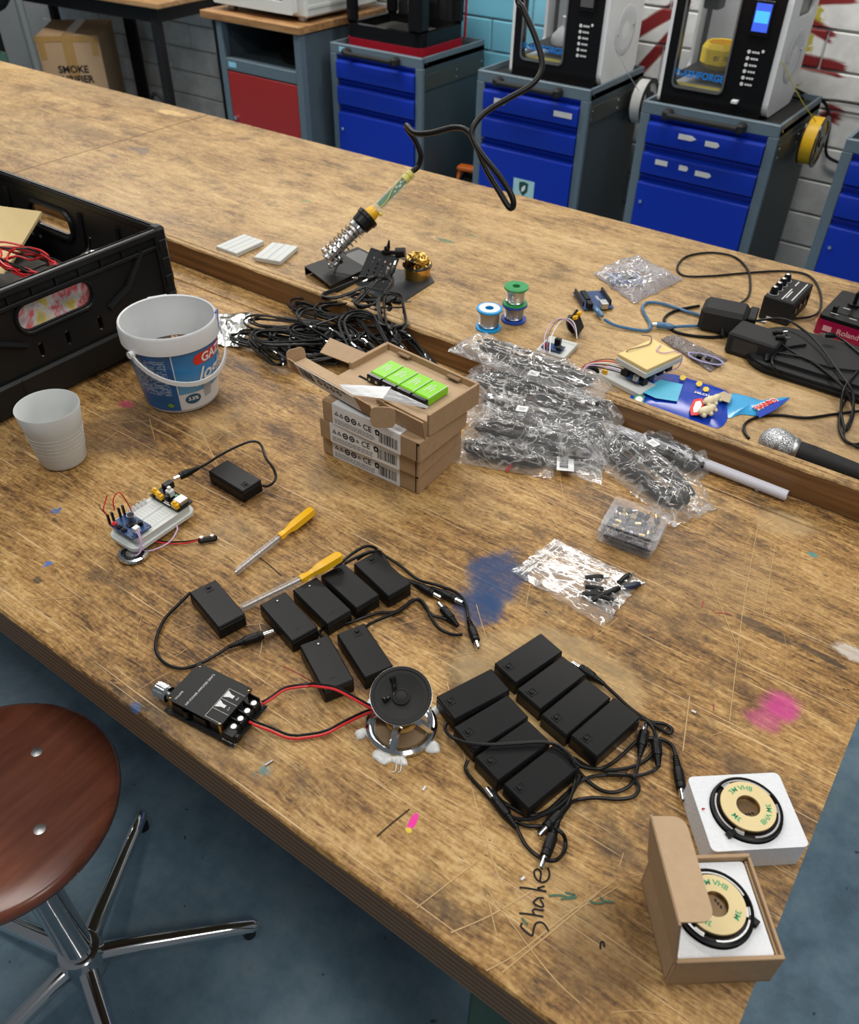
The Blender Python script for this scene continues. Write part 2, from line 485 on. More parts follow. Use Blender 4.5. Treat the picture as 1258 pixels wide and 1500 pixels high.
def clear(name, tint=(.93, .95, 1), a=.25, rough=.08):
    t = NT(name)
    tr = t.node('ShaderNodeBsdfTransparent'); tr.inputs[0].default_value = (*tint, 1)
    t.bsdf.inputs['Base Color'].default_value = (*[.9 * x for x in tint], 1); t.bsdf.inputs['Roughness'].default_value = rough
    fr = t.node('ShaderNodeLayerWeight')
    m = t.node('ShaderNodeMixShader'); t.put(m.inputs[0], t.math('ADD', t.math('MULTIPLY', t.math('POWER', fr.outputs['Facing'], 4), .8), a + .03, clamp=True))
    t.l.new(tr.outputs[0], m.inputs[1]); t.l.new(t.bsdf.outputs[0], m.inputs[2]); t.l.new(m.outputs[0], t.out.inputs[0])
    return t.mat

def emit(name, col, st=1):
    t = NT(name); t.set((0.01, 0.01, 0.01), .2)
    t.put(t.bsdf.inputs['Emission Color'], col); t.bsdf.inputs['Emission Strength'].default_value = st
    return t.mat

BLK = M_('black_plastic', (.007, .007, .0075), .36, nscale=90)
BLK2 = M_('black_matte', (.018, .018, .019), .6, nscale=60)
BLKG = M_('black_gloss', (.008, .008, .009), .2)
RUB = M_('black_rubber_cable', (.006, .006, .0065), .38, var=0)
CASE = M_('holder_black', (.0055, .0055, .006), .34, bump=.12, bscale=900)
CHR = M_('chrome', (.78, .79, .8), .12, 1, var=0)
STL = M_('steel', (.5, .5, .5), .38, 1)
GOLD = M_('gold_plate', (.83, .6, .22), .28, 1)
WHT = M_('white_plastic', (.74, .76, .77), .4, var=.03)
CUPW = M_('cup_white', (.6, .62, .61), .45, var=.02)
PAP = M_('white_paper', (.78, .79, .8), .7, var=.02)
INK = M_('dark_ink', (.010, .010, .012), .8, var=0)
CARD = M_('brown_card', (.40, .265, .15), .8, var=.08, nscale=120)
CARD2 = M_('brown_card_inside', (.46, .32, .195), .8, var=.06, nscale=120)
RED = M_('red_wire', (.62, .02, .025), .4, var=0)
YEL = M_('yellow_plastic', (.88, .48, .01), .35, var=.03)
PURP = M_('lilac_wire', (.6, .42, .66), .4, var=0)
BRN = M_('brown_wire', (.16, .08, .06), .4, var=0)
WIREW = M_('white_wire', (.8, .8, .82), .4, var=0)
PCBB = M_('blue_circuit_board', (.012, .05, .16), .35)
PCBK = M_('black_circuit_board', (.006, .0065, .007), .4)
PCBG = M_('green_circuit_board', (.02, .22, .1), .35)
SILK = M_('white_silkscreen', (.7, .7, .7), .6, var=0)
CLEAR = clear('clear_plastic', (.9, .92, .98), .16)
TIN = M_('solder_wire', (.5, .5, .52), .3, 1)
BRASS = M_('brass_wool', (.78, .52, .15), .3, 1)
FILM = film('clear_bag_film')
FILM2 = film('zip_bag_film', dens=.06, scale=10, bump=.5)
# ------------------------------------------------------------------ the room
def floor_mat():
    t = NT('blue_painted_concrete'); P = t.pos()
    a = t.noise(P, 2.2, 5, .6); b = t.noise(P, 14, 6, .7)
    f = t.math('ADD', t.math('MULTIPLY', a, .55), t.math('MULTIPLY', b, .45))
    col = t.ramp(f, [(.36, (.10, .17, .235)), (.5, (.175, .285, .375)), (.64, (.27, .385, .46))])
    wear = t.smooth(t.noise(P, 7, 6, .75), .6, .7)
    col = t.mix(t.math('MULTIPLY', wear, .4), col, (.12, .11, .1))
    spk = t.smooth(t.noise(P, 45, 2), .72, .76)
    col = t.mix(t.math('MULTIPLY', spk, .8), col, (.03, .035, .035))
    t.set(col, t.math('ADD', t.math('MULTIPLY', b, .35), .25)); t.bump(b, .15, .002)
    return t.mat
fl = MB().add([(-9, -3, 0), (3, -3, 0), (3, 3.74, 0), (-9, 3.74, 0)], [(0, 1, 2, 3)])
fo = solo('floor', fl, floor_mat(), 'blue painted concrete floor, scuffed and stained', None, kind='structure', smooth=False)

def wall_mat():
    t = NT('painted_blockwork'); P = t.pos(); X, Y, Z = t.sep(P)
    nz = t.noise(P, 9, 5, .6); n2 = t.noise(P, 30, 4, .6)
    col = t.ramp(nz, [(.35, (.66, .66, .64)), (.6, (.84, .84, .82))])
    wob = t.math('MULTIPLY', t.math('SUBTRACT', t.noise(P, 8, 4, .6), .5), .12)
    # pale blue painted field between the red printer and the next one
    xb = t.math('ADD', X, wob)
    mb_ = t.math('MULTIPLY', t.smooth(xb, -2.62, -2.58), t.smooth(xb, -1.86, -1.90))
    col = t.mix(mb_, col, (.2, .58, .76))
    # yellow painted patches
    for x0, x1, z0 in ((-1.95, -1.62, .78), (-1.24, -1.08, .6)):
        m = t.math('MULTIPLY', t.smooth(xb, x0, x0 + .03), t.smooth(xb, x1, x1 - .03))
        m = t.math('MULTIPLY', m, t.smooth(t.math('ADD', Z, wob), z0, z0 + .03))
        col = t.mix(m, col, (.75, .58, .04))
    m = t.math('MULTIPLY', t.math('MULTIPLY', t.smooth(xb, -.93, -.91), t.smooth(xb, -.86, -.88)), t.smooth(n2, .45, .5))
    col = t.mix(t.math('MULTIPLY', m, t.smooth(Z, .7, .72)), col, (.5, .42, .06))
    # dark red brush strokes: (x, z, half length, half width, angle)
    for k, (x, z, L, w, a) in enumerate(RED_STROKES):
        q = t.vmath('SUBTRACT', P, (x, 0, z))
        q = t.map(q, rot=(0, a, 0)); sx, sy, sz = t.sep(q)
        rag = t.noise(t.map(q, scale=(14, 1, 120), loc=(k, 0, k)), 1, 3)
        ex = t.smooth(t.math('ADD', t.math('ABSOLUTE', sx), t.math('MULTIPLY', rag, .08)), L + .05, L + .02)
        ez = t.smooth(t.math('ADD', t.math('ABSOLUTE', sz), t.math('MULTIPLY', rag, .012)), w + .012, w)
        col = t.mix(t.math('MULTIPLY', ex, ez), col, (.23, .018, .02))
    t.set(col, .55); t.bump(n2, .25, .004)
    return t.mat
def st(a, b, Y=3.72, w=.02):
    p, q = Wyp(*a, Y), Wyp(*b, Y); c = (p + q) / 2; v = q - p
    return (c.x, c.z, v.length / 2, w, math.atan2(v.z, v.x))
RED_STROKES = [st((918, 55), (1010, 0), w=.026), st((930, 112), (985, 50), w=.022), st((1172, 28), (1222, 55), w=.022),
               st((1160, 85), (1238, 104), w=.026), st((1175, 0), (1258, -4), w=.02), st((1205, 160), (1232, 172), w=.03)]
WALLM = wall_mat()
MORTAR = M_('mortar_joint', (.6, .6, .585), .8)
WY = 3.72
wb = MB().box((-3.2, WY + .11, 1.4), (12, .2, 2.8))
wo = solo('wall_back', wb, MORTAR, 'white painted blockwork wall with blue and yellow areas and red brush strokes', None, kind='structure', smooth=False)
blk = MB().box((0, 0, 0), (.412, .016, .124), .004)
bme = mesh_of('block', blk, WALLM, False, None)
for r_ in range(8):
    for c_ in range(14):
        o = bpy.data.objects.new('block', bme); COL.objects.link(o); o.parent = wo
        o.location = (-5.75 + c_ * .42 + (.21 if r_ % 2 else 0) + .085, WY + .004, .0 + .108 + (r_ - .0) * .132)
wl = MB().box((-9.1, .4, 1.4), (.2, 6.8, 2.8))
solo('wall_left', wl, M_('grey_wall_paint', (.5, .5, .49), .7), 'grey painted side wall', None, kind='structure', smooth=False)

# ------------------------------------------------------------------ benches
def px(x, y): p = W(x, y); return (p.x, p.y)
SPOTS = [
    (px(722, 855), .034, .062, R(20), (.012, .055, .16), .9, .75, 26, .6, 1.25),
    (px(700, 890), .03, .03, 0, (.01, .05, .15), .9, .8, 40, .5, 1.2),
    (px(1143, 1035), .021, .02, 0, (.55, .045, .24), .85, .5, 30, .55, 1.3),
    (px(1118, 1056), .02, .013, 0, (.5, .05, .22), .65, .7, 34, .5, 1.3),
    (px(604, 1204), .004, .010, R(10), (.85, .03, .35), 1, .5, 90, .8, 1.0),
    (px(598, 1216), .0035, .003, 0, (.8, .7, .02), 1, .5, 90, .8, 1.0),
    (px(1118, 921), .036, .009, R(-5), (.06, .04, .025), .85, .4, 40, .8, 1.1),
    (px(1205, 962), .034, .005, R(-6), (.05, .034, .022), .85, .5, 40, .8, 1.1),
    (px(1247, 956), .02, .013, 0, (.6, .58, .55), .7, .9, 60, .5, 1.0),
    (px(800, 1000), .11, .085, R(20), (.55, .4, .2), .42, .35, 9, .85, 1.05),
    (px(240, 600), .10, .05, R(60), (.035, .02, .018), .6, .5, 9, .6, 1.2),
    (px(185, 592), .018, .011, 0, (.5, .03, .12), .6, 1, 50, .6, 1.0),
    (px(170, 640), .09, .05, R(30), (.05, .03, .02), .6, .6, 10, .5, 1.2),
    (px(82, 748), .009, .009, 0, (.02, .12, .35), .85, 1.5, 170, .5, .95),
    (px(70, 826), .005, .008, 0, (.02, .15, .5), .9, 1.3, 170, .5, .95),
    (px(55, 850), .008, .006, 0, (.05, .04, .035), .9, 1.2, 170, .5, .95),
    (px(80, 762), .007, .004, 0, (.03, .02, .018), .9, 1.2, 170, .5, .95),
    (px(197, 1035), .008, .006, 0, (.05, .13, .3), .9, 1.5, 170, .5, .95),
    (px(385, 1128), .008, .009, 0, (.03, .22, .26), .7, 1.5, 170, .4, 1),
    (px(480, 705), .05, .03, 0, (.05, .03, .02), .5, .7, 14, .5, 1.2),
    (px(880, 1390), .06, .05, R(30), (.08, .045, .02), .55, .6, 12, .5, 1.2),
    (px(1150, 770), .05, .03, R(20), (.6, .42, .2), .5, .8, 20, .5, 1.1),
    (px(1190, 812), .007, .005, 0, (.02, .25, .25), .8, .8, 90, .7, .95),
    (px(1090, 1130), .035, .02, R(-20), (.07, .04, .02), .6, .9, 26, .5, 1.1),
]
TOPN = wood_top('worn_bench_top', True, SPOTS)
USPOTS = [(px(x, y), rx, ry, 0, c, op, .9, 40, .5, 1.05) for x, y, rx, ry, c, op in [
    (205, 220, .05, .02, (.05, .08, .13), .55), (165, 228, .03, .012, (.04, .06, .09), .5), (655, 353, .03, .008, (.04, .16, .09), .7),
    (450, 295, .02, .01, (.04, .2, .1), .5), (520, 275, .05, .015, (.06, .035, .02), .6), (610, 300, .12, .03, (.1, .06, .03), .45), (250, 165, .08, .022, (.66, .46, .2), .8),
    (690, 345, .02, .006, (.04, .16, .09), .6), (1090, 465, .03, .01, (.1, .05, .02), .5), (120, 190, .2, .05, (.12, .07, .035), .45)]]
TOPF = wood_top('raised_bench_top', False, USPOTS)
PLY = ply_edge('plywood_edge')
RISER = wood_simple('dark_riser_wood', (.1, .045, .016), (.22, .105, .036), (.34, .18, .065), (3, 90, 90))
GREENP = M_('green_paint', (.05, .11, .065), .55)
XR, XL = .068, -1.935
def slab(mb, x0, x1, y0, y1, z0, z1, worn=True, n=90, seed=1):
    """bench top with a worn front edge: material 0 top, 1 sides"""
    rnd = random.Random(seed); V = []; m = 8
    for i in range(n + 1):
        x = x0 + (x1 - x0) * i / n
        c = (.0025 + .0035 * noise.noise((x * 9, seed, 0)) + .002 * rnd.random()) if worn else .002
        c = max(c, .001); e = .002
        V += [(x, y0, z0), (x, y0 - .0003, z1 - c * 1.1), (x, y0 + c * .5, z1 - c * .3), (x, y0 + c * 1.3, z1), (x, y1 - e, z1), (x, y1, z1 - e), (x, y1, z0)]
    k = 7; Fc = []; mi = []
    for i in range(n):
        for j in range(k):
            j2 = (j + 1) % k
            Fc.append((i * k + j, (i + 1) * k + j, (i + 1) * k + j2, i * k + j2)); mi.append(0 if j in (2, 3, 1) else 1)
    Fc.append(tuple(range(k))[::1]); Fc.append(tuple(n * k + j for j in range(k))[::-1]); mi += [1, 1]
    o = len(mb.v); mb.v += [Vector(p) for p in V]; mb.f += [[o + q for q in f] for f in Fc]; mb.m += mi
bench = thing('workbench', 'worn plywood workbench in front, carrying most of the battery holders', 'workbench', (-.93, .63, 0))
mb = MB(); slab(mb, XL, XR, .2512, .9645, TZ - .058, TZ); bt = part('bench_top', mb, [TOPN, PLY], bench, 30, True)
mb = MB(); slab(mb, XL, XR, .966, 1.0132, TZ - .05, TZ + .0006, True, 60, 4); part('rear_strip', mb, [TOPN, PLY], bench, 30, True)
for x in (-.055, XL + .14):
    for y in (.32, .93):
        part('leg', MB().box((x, y, .406), (.17, .08, .812), .006), GREENP, bench, False, True)
part('stretcher', MB().box((-.92, .93, .2), (1.7, .05, .09), .004), GREENP, bench, False, True)
# writing and scribbles on the bench top
def strokes(name, groups, w, mat, sc, ox, oy, par, z=.0006):
    mb = MB()
    for k, g in enumerate(groups):
        mb.ribbon(spline(path(g, sc, ox, oy, z + .00005 * k), 5), w)
    return part(name, mb, mat, par, False, True)
SC, OX, OY = 7.8625, 740, 1240
strokes('marker_writing', [
    [(195, 880), (178, 920), (215, 960), (260, 1000), (310, 1025), (325, 960), (350, 890), (405, 870), (455, 900), (500, 975)],
    [(160, 768), (250, 775), (345, 790), (440, 808)], [(345, 790), (315, 745), (340, 720), (390, 730), (445, 735)],
    [(445, 595), (385, 590), (345, 620), (325, 645), (370, 680), (430, 695), (435, 660), (400, 610)],
    [(165, 470), (260, 480), (370, 500), (475, 515)], [(455, 455), (400, 470), (375, 480), (420, 505), (470, 518)],
    [(400, 395), (410, 300), (380, 262), (340, 275), (335, 325), (370, 385), (430, 412), (490, 380), (510, 310), (490, 240)],
    ], .0016, INK, SC, OX, OY, bt)
strokes('marker_mark', [[(1095, 1180), (1100, 1110), (1130, 1100), (1140, 1160)]], .0016, INK, SC, OX, OY, bt)
GRNM = M_('green_marker', (.04, .12, .07), .6)
strokes('green_scribble', [[(500, 570), (580, 560), (680, 570), (740, 585), (800, 560), (760, 545), (690, 530)], [(640, 605), (720, 598), (800, 590), (815, 575)],
                           [(970, 625), (1040, 650), (1110, 650), (1135, 620), (1090, 585)], [(1135, 625), (1180, 635), (1245, 640)], [(190, 820), (230, 870), (265, 895)]], .0018, GRNM, SC, OX, OY, bt)
CUT = M_('knife_cut', (.03, .02, .012), .9)
strokes('knife_cut', [[(370, 810), (390, 824), (412, 843)], [(552, 1225), (575, 1205), (600, 1185)]], .0014, CUT, 1, 0, 0, bt)
REDCH = M_('red_scribble_paint', (.36, .05, .04), .7)
strokes('faint_red_scribble', [[(1045, 700 + 330), (1045, 1040)], [(1030, 880), (1028, 890)], [(1046, 897), (1060, 898), (1072, 901)], [(480, 1010), (415, 975)]], .0012, REDCH, 1, 0, 0, bt)

FY0, FY1 = 1.0139, 1.776
XLN, XL = XL, -2.07
LIPW, LIPW2 = wood_top('lipping_wood', False), wood_top('lipping_wood_inner', False)
sm = MB(); rnd = random.Random(41)
SCR = [[(1112, 760), (1090, 880), (1075, 1000), (1068, 1060)], [(1135, 800), (1118, 900)], [(1112, 772), (1165, 740)], [(660, 1366), (720, 1340), (790, 1298)], [(712, 1422), (760, 1395), (830, 1340), (900, 1290)], [(735, 1425), (850, 1330), (885, 1300)],
       [(713, 1310), (728, 1372)], [(715, 1305), (800, 1420), (850, 1470)], [(655, 1000), (700, 1190), (735, 1300)], [(590, 705), (640, 650)], [(765, 700), (830, 790)], [(480, 690), (540, 640)], [(290, 622), (318, 680)], [(1040, 850), (1085, 960)],
       [(30, 880), (110, 875)], [(870, 935), (905, 905)], [(520, 760), (600, 735)], [(350, 740), (420, 700)], [(905, 1150), (980, 1060)], [(610, 1330), (700, 1260)], [(560, 1150), (640, 1100)], [(1010, 1020), (1000, 1100)], [(240, 930), (330, 900)]]
for g in SCR: sm.ribbon(spline(path(g, 1, 0, 0, .0005), 5), rnd.uniform(.0006, .0013))
for k in range(110):
    x, y, a, L = rnd.uniform(-1.05, .05), rnd.uniform(.27, .95), rnd.choice((R(75), R(40), R(110), R(150), R(95))) + rnd.uniform(-.3, .3), rnd.uniform(.012, .075)
    d_ = Vector((math.cos(a), math.sin(a), 0)); n_ = Vector((-d_.y, d_.x, 0)) * L * rnd.uniform(-.08, .08); p_ = Vector((x, y, TZ + .0004))
    Q = [p_, p_ + d_ * L / 2 + n_, p_ + d_ * L]
    if all(.256 < q.y < .962 and q.x < .064 for q in Q): sm.ribbon(spline(Q, 4), rnd.uniform(.0003, .0008))
tagit(part('scratches', sm, M_('scratched_wood', (.5, .33, .15), .7, var=.2), bt, False, True), None, None, None, 'stuff')
rb = thing('workbench', 'far plywood workbench behind the low rail, with soldering stand and audio gear', 'workbench', (-.93, 1.4, 0))
mb = MB(); slab(mb, XL, XR, FY0, FY1, TZ - .058, TZ, False, 20); part('bench_top', mb, [TOPF, PLY], rb, 30, True)
part('rail', MB().box(((XL + XR) / 2, 1.0195, TZ + .0225), (XR - XL, .0108, .0445), .0008), RISER, rb, False, True)
part('rail', MB().box(((XL + XR) / 2, 1.0312, TZ + .0225), (XR - XL, .0112, .0445), .0008), RISER, rb, False, True)
mb = MB(); slab(mb, XL, XR, 1.0142, 1.0248, TZ + .0449, TZ + .0485, True, 80, 7); part('rail_cap', mb, [LIPW, LIPW], rb, 30, True)
mb = MB(); slab(mb, XL, XR, 1.0263, 1.0370, TZ + .0449, TZ + .0480, True, 80, 9); part('rail_cap', mb, [LIPW2, LIPW2], rb, 30, True)
for x in (-.06, XL + .12):
    for y in (1.1, 1.69):
        part('leg', MB().box((x, y, .406), (.09, .08, .812), .005), GREENP, rb, False, True)
part('apron', MB().box(((XL + XR) / 2, 1.7, TZ - .1), (XR - XL - .1, .03, .08)), RISER, rb, False, True)
rb2 = thing('workbench', 'second far plywood workbench at the left, joined end to end at the seam', 'workbench', (-2.95, 1.4, 0))
mb = MB(); slab(mb, XL - 2.1, XL - .003, FY0, FY1, TZ - .058, TZ, False, 20); part('bench_top', mb, [TOPF, PLY], rb2, 30, True)
part('rail', MB().box((XL - 1.05, 1.0255, TZ + .0242), (2.096, .0225, .048), .0012), RISER, rb2, False, True)
for x in (XL - .1, XL - 2.0):
    for y in (1.1, 1.69): part('leg', MB().box((x, y, .406), (.09, .08, .812), .005), GREENP, rb2, False, True)

# ------------------------------------------------------------------ drawer cabinets
GREY = M_('slate_blue_steel', (.115, .16, .195), .42, var=.05)
GREYD = M_('dark_grey_steel', (.042, .06, .072), .45)
BLUE = M_('ultramarine_steel', (.003, .026, .33), .3, var=.03)
TAPE = M_('label_tape', (.68, .68, .66), .6)
LBLUE = M_('light_blue_sticker', (.28, .62, .8), .5)
CW, CD, CHt = .505, .47, .77
def cabinet(x0, label, y0=3.14):
    t = thing('drawer_cabinet', label, 'cabinet', (x0, y0, 0), 0, 'blue drawer cabinets along the wall')
    b = MB()
    b.box((.008, CD / 2, .395), (.016, CD, .71)); b.box((CW - .008, CD / 2, .395), (.016, CD, .71))
    b.box((CW / 2, CD - .008, .395), (CW - .034, .014, .71)); b.box((CW / 2, CD / 2, .03), (CW - .034, CD - .02, .02))
    part('body', b, GREYD, t, False)
    f = MB()
    f.box((.016, -.004, .375), (.036, .02, .71), .002); f.box((CW - .016, -.004, .375), (.036, .02, .71), .002)
    f.box((CW / 2, -.004, .75), (CW, .02, .04), .002); f.box((CW / 2, -.002, .035), (CW - .07, .012, .03))
    part('front_frame', f, GREY, t, False)
    r = MB()
    r.box((.005, CD / 2, .75), (.01, CD, .04)); r.box((CW - .005, CD / 2, .75), (.01, CD, .04)); r.box((CW / 2, CD - .005, .75), (CW - .021, .01, .04))
    part('top_rim', r, GREY, t, False)
    part('top_mat', MB().box((CW / 2, CD / 2 + .003, .748), (CW - .024, CD - .026, .006)), BLK2, t, False)
    for z1, z0 in ((.732, .632), (.628, .524), (.52, .06)):
        h = z1
        pr = [(.004, h), (-.010, h - .001), (-.013, h - .004), (.0, h - .022), (-.010, h - .027), (-.02, h - .033), (-.022, h - .038), (-.022, z0 + .004), (-.018, z0), (.004, z0)]
        d = MB().extr(pr, .036, CW - .036)
        dr = part('drawer', d, BLUE, t, 25)
        if z1 < .53: part('lock', MB().cyl((.06, -.0225, .42), (.06, -.0255, .42), .006), CHR, dr)
    hb = MB()
    hb.tube([(.115, -.05, .745), (CW - .135, -.05, .745)], .0105, 10)
    for x in (.108, CW - .128): hb.box((x, -.032, .745), (.034, .044, .034), .008)
    part('push_handle', hb, BLK2, t)
    s = MB().box((CW + .003, CD / 2, .675), (.005, CD - .01, .06))
    sp = part('side_rail', s, M_('dark_rail', (.05, .055, .05), .4), t, False)
    sc = MB()
    for y in (.02, .24, CD - .03):
        for z in (.66, .69): sc.cyl((CW + .0055, y, z), (CW + .0075, y, z), .004, None, 8)
    sc.cyl((CW, .02, .745), (CW + .002, .02, .745), .004, None, 8)
    part('screw', sc, CHR, sp)
    return t
def sticker(par, x, z, w, h, mat, tilt=0, arrow=0, yy=-.0226):
    pts = [(-w / 2, -h / 2), (w / 2, -h / 2), (w / 2 + arrow, 0), (w / 2, h / 2), (-w / 2, h / 2)] if arrow else [(-w / 2, -h / 2), (w / 2, -h / 2), (w / 2, h / 2), (-w / 2, h / 2)]
    m = MB(); m.X = frame((x, yy, z), (math.cos(tilt), 0, math.sin(tilt)), (0, -1, 0)); m.plate(pts, (), 0, .0006)
    return part('label_strip', m, mat, par, False)
c2 = cabinet(-2.776, 'blue three-drawer cabinet under the black and red 3D printer')
c3 = cabinet(-1.992, 'blue three-drawer cabinet with green shield sticker and white filament spool')
c4 = cabinet(-1.272, 'blue three-drawer cabinet with five label strips, beside yellow filament spool')
c5 = cabinet(-.553, 'blue drawer cabinet cut off by right picture edge')
sticker(c2, .07, .75, .034, .02, LBLUE, 0, 0, -.0146); sticker(c5, .07, .75, .034, .02, LBLUE, 0, 0, -.0146)
for x, z, w in ((.115, .672, .05), (.405, .67, .08)): sticker(c3, x, z, w, .02, TAPE)
st3 = sticker(c3, .26, .352, .1, .08, M_('pale_sticker', (.42, .68, .72), .5))
g = MB(); g.X = frame((.26, -.0234, .355), (1, 0, 0), (0, -1, 0)); g.plate([(-.022, .025), (0, .03), (.022, .025), (.02, -.008), (0, -.03), (-.02, -.008)], (), 0, .0005)
part('shield_emblem', g, M_('dark_green_print', (.01, .07, .05), .5), st3, False)
g = MB(); g.X = frame((.26, -.0241, .355), (1, 0, 0), (0, -1, 0)); g.plate([(-.008, -.014), (.003, -.008), (.009, .004), (.009, .016), (-.001, .012), (-.009, .0)], (), 0, .0004)
part('leaf_emblem', g, PAP, st3, False)
for x, z, w, a in ((.185, .678, .05, .018), (.285, .672, .045, .008), (.115, .575, .048, 0), (.2, .573, .03, .006), (.275, .566, .052, .01)): sticker(c4, x, z, w, .018, TAPE, 0, a)

# ------------------------------------------------------------------ cabinet with red door
RX0, RY0 = -3.46, 3.0
rc = thing('work_cabinet', 'grey steel cabinet with red door and wooden worktop', 'cabinet', (RX0, RY0, 0))
OAK = wood_simple('oak_worktop', (.22, .1, .035), (.36, .19, .075), (.46, .27, .12), (5, 30, 60))
part('worktop', MB().box((.31, .31, .82), (.62, .62, .032), .003), OAK, rc, False)
f = MB()
for x in (.105, .592): f.box((x, .03, .401), (.036, .04, .802), .002)
f.box((.3485, .03, .626), (.45, .036, .05), .002)
part('frame', f, GREY, rc, False)
b = MB(); b.box((.6, .34, .40), (.02, .58, .80)); b.box((.097, .34, .40), (.02, .58, .80)); b.box((.3485, .62, .40), (.48, .02, .80)); b.box((.3485, .33, .64), (.48, .56, .012)); b.box((.3485, .33, .04), (.48, .56, .012))
part('body', b, M_('steel_panel', (.075, .105, .13), .45), rc, False)
dr = part('door', MB().box((.3485, .022, .33), (.446, .018, .53), .002), M_('red_steel', (.38, .02, .018), .4, var=.03), rc, False)
part('lock', MB().cyl((.15, .013, .39), (.15, .002, .39), .009), CHR, dr)
part('logo_sticker', MB().box((.165, .0115, .626), (.05, .001, .022)), LBLUE, rc, False)
coil = MB(); rnd = random.Random(5)
for k in range(7):
    coil.tube([Vector((RX0 + .44 + rnd.uniform(-.02, .02) + .09 * math.cos(a), RY0 + .2 + .08 * math.sin(a), .655 + k * .007 + .01 * math.sin(a * 2 + k))) for a in [2 * PI * i / 22 for i in range(22)]], .004, 5, True)
cb = solo('coiled_cable', coil, RUB, 'black coiled cables on the open shelf of red-door cabinet', 'cable', (RX0 + .44, RY0 + .2, .65), world=True)

# ------------------------------------------------------------------ white oven on the worktop
WE = M_('white_enamel', (.66, .68, .65), .35, var=.02)
ov = thing('toaster_oven', 'white enamelled oven standing on the wooden worktop', 'oven', (RX0 + .04, RY0 + .06, .836))
part('body', MB().box((.28, .27, .225), (.56, .5, .41), .008), WE, ov, False)
dd = MB(); dd.X = frame((.26, .018, .225), (1, 0, 0), (0, -1, 0)); dd.plate(rrect(-.25, -.195, .25, .195, .012), [rrect(-.19, -.15, .19, .15, .01)], 0, .03)
dr = part('door', dd, WE, ov, False)
part('window', MB().box((.26, .012, .225), (.38, .006, .3)), BLKG, dr, False)
part('handle', MB().tube([(.06, -.05, .4), (.46, -.05, .4)], .009, 8).cyl((.08, -.05, .4), (.08, -.01, .4), .006).cyl((.44, -.05, .4), (.44, -.01, .4), .006), CHR, dr)
part('side_trim', MB().box((.5615, .27, .06), (.004, .48, .012)), WE, ov, False)
for x in (.06, .5):
    for y in (.06, .46): part('foot', MB().cyl((x, y, 0), (x, y, .021), .022), STL, ov)

# ------------------------------------------------------------------ open frame printer on the first blue cabinet
PRED = M_('printer_red', (.3, .008, .02), .3)
p1 = thing('3d_printer', 'black open-framed 3D printer with red base tray', '3D printer', (-2.755, 3.2, .752))
ba = MB(); ba.plate(rrect(0, 0, .425, .345, .045, 6), (), 0, .034); part('base_tray', ba, PRED, p1, False)
fb = MB(); fb.plate(rrect(.003, .003, .422, .342, .045, 6), [rrect(.03, .03, .395, .315, .03, 5)], .034, .088).plate(rrect(.02, .02, .4, .32, .03, 5), (), .034, .05); part('deck_surround', fb, BLKG, p1, False)
part('deck', MB().box((.2125, .172, .0515), (.36, .28, .003)), M_('dusty_deck', (.09, .085, .075), .8, var=.2), p1, False)
for x, y, w_ in ((.03, .03, .05), (.385, .035, .075), (.03, .315, .05), (.395, .315, .05)): part('post', MB().box((x, y, .235), (w_, w_, .30), .014), BLKG, p1)
part('top_frame', MB().box((.2125, .03, .40), (.41, .05, .03), .006).box((.2125, .315, .40), (.41, .05, .03), .006).box((.03, .1725, .40), (.05, .23, .03)).box((.395, .1725, .40), (.05, .23, .03)), BLKG, p1, False)
part('back_panel', MB().box((.2125, .335, .24), (.32, .008, .31)), BLK2, p1, False)
bp = part('build_plate', MB().box((.17, .17, .19), (.16, .15, .008), .002), M_('blue_plate', (.05, .2, .42), .5), p1, False)
part('plate_arm', MB().box((.22, .27, .175), (.1, .09, .02)), BLK2, p1, False)
part('guide_rod', MB().cyl((.2, .3, .09), (.2, .3, .39), .006).cyl((.3, .3, .09), (.3, .3, .39), .006), BLKG, p1)
part('red_edge', MB().tube(spline([(.424, .335, .03), (.426, .335, .12), (.426, .335, .38)], 3), .006, 6), PRED, p1)

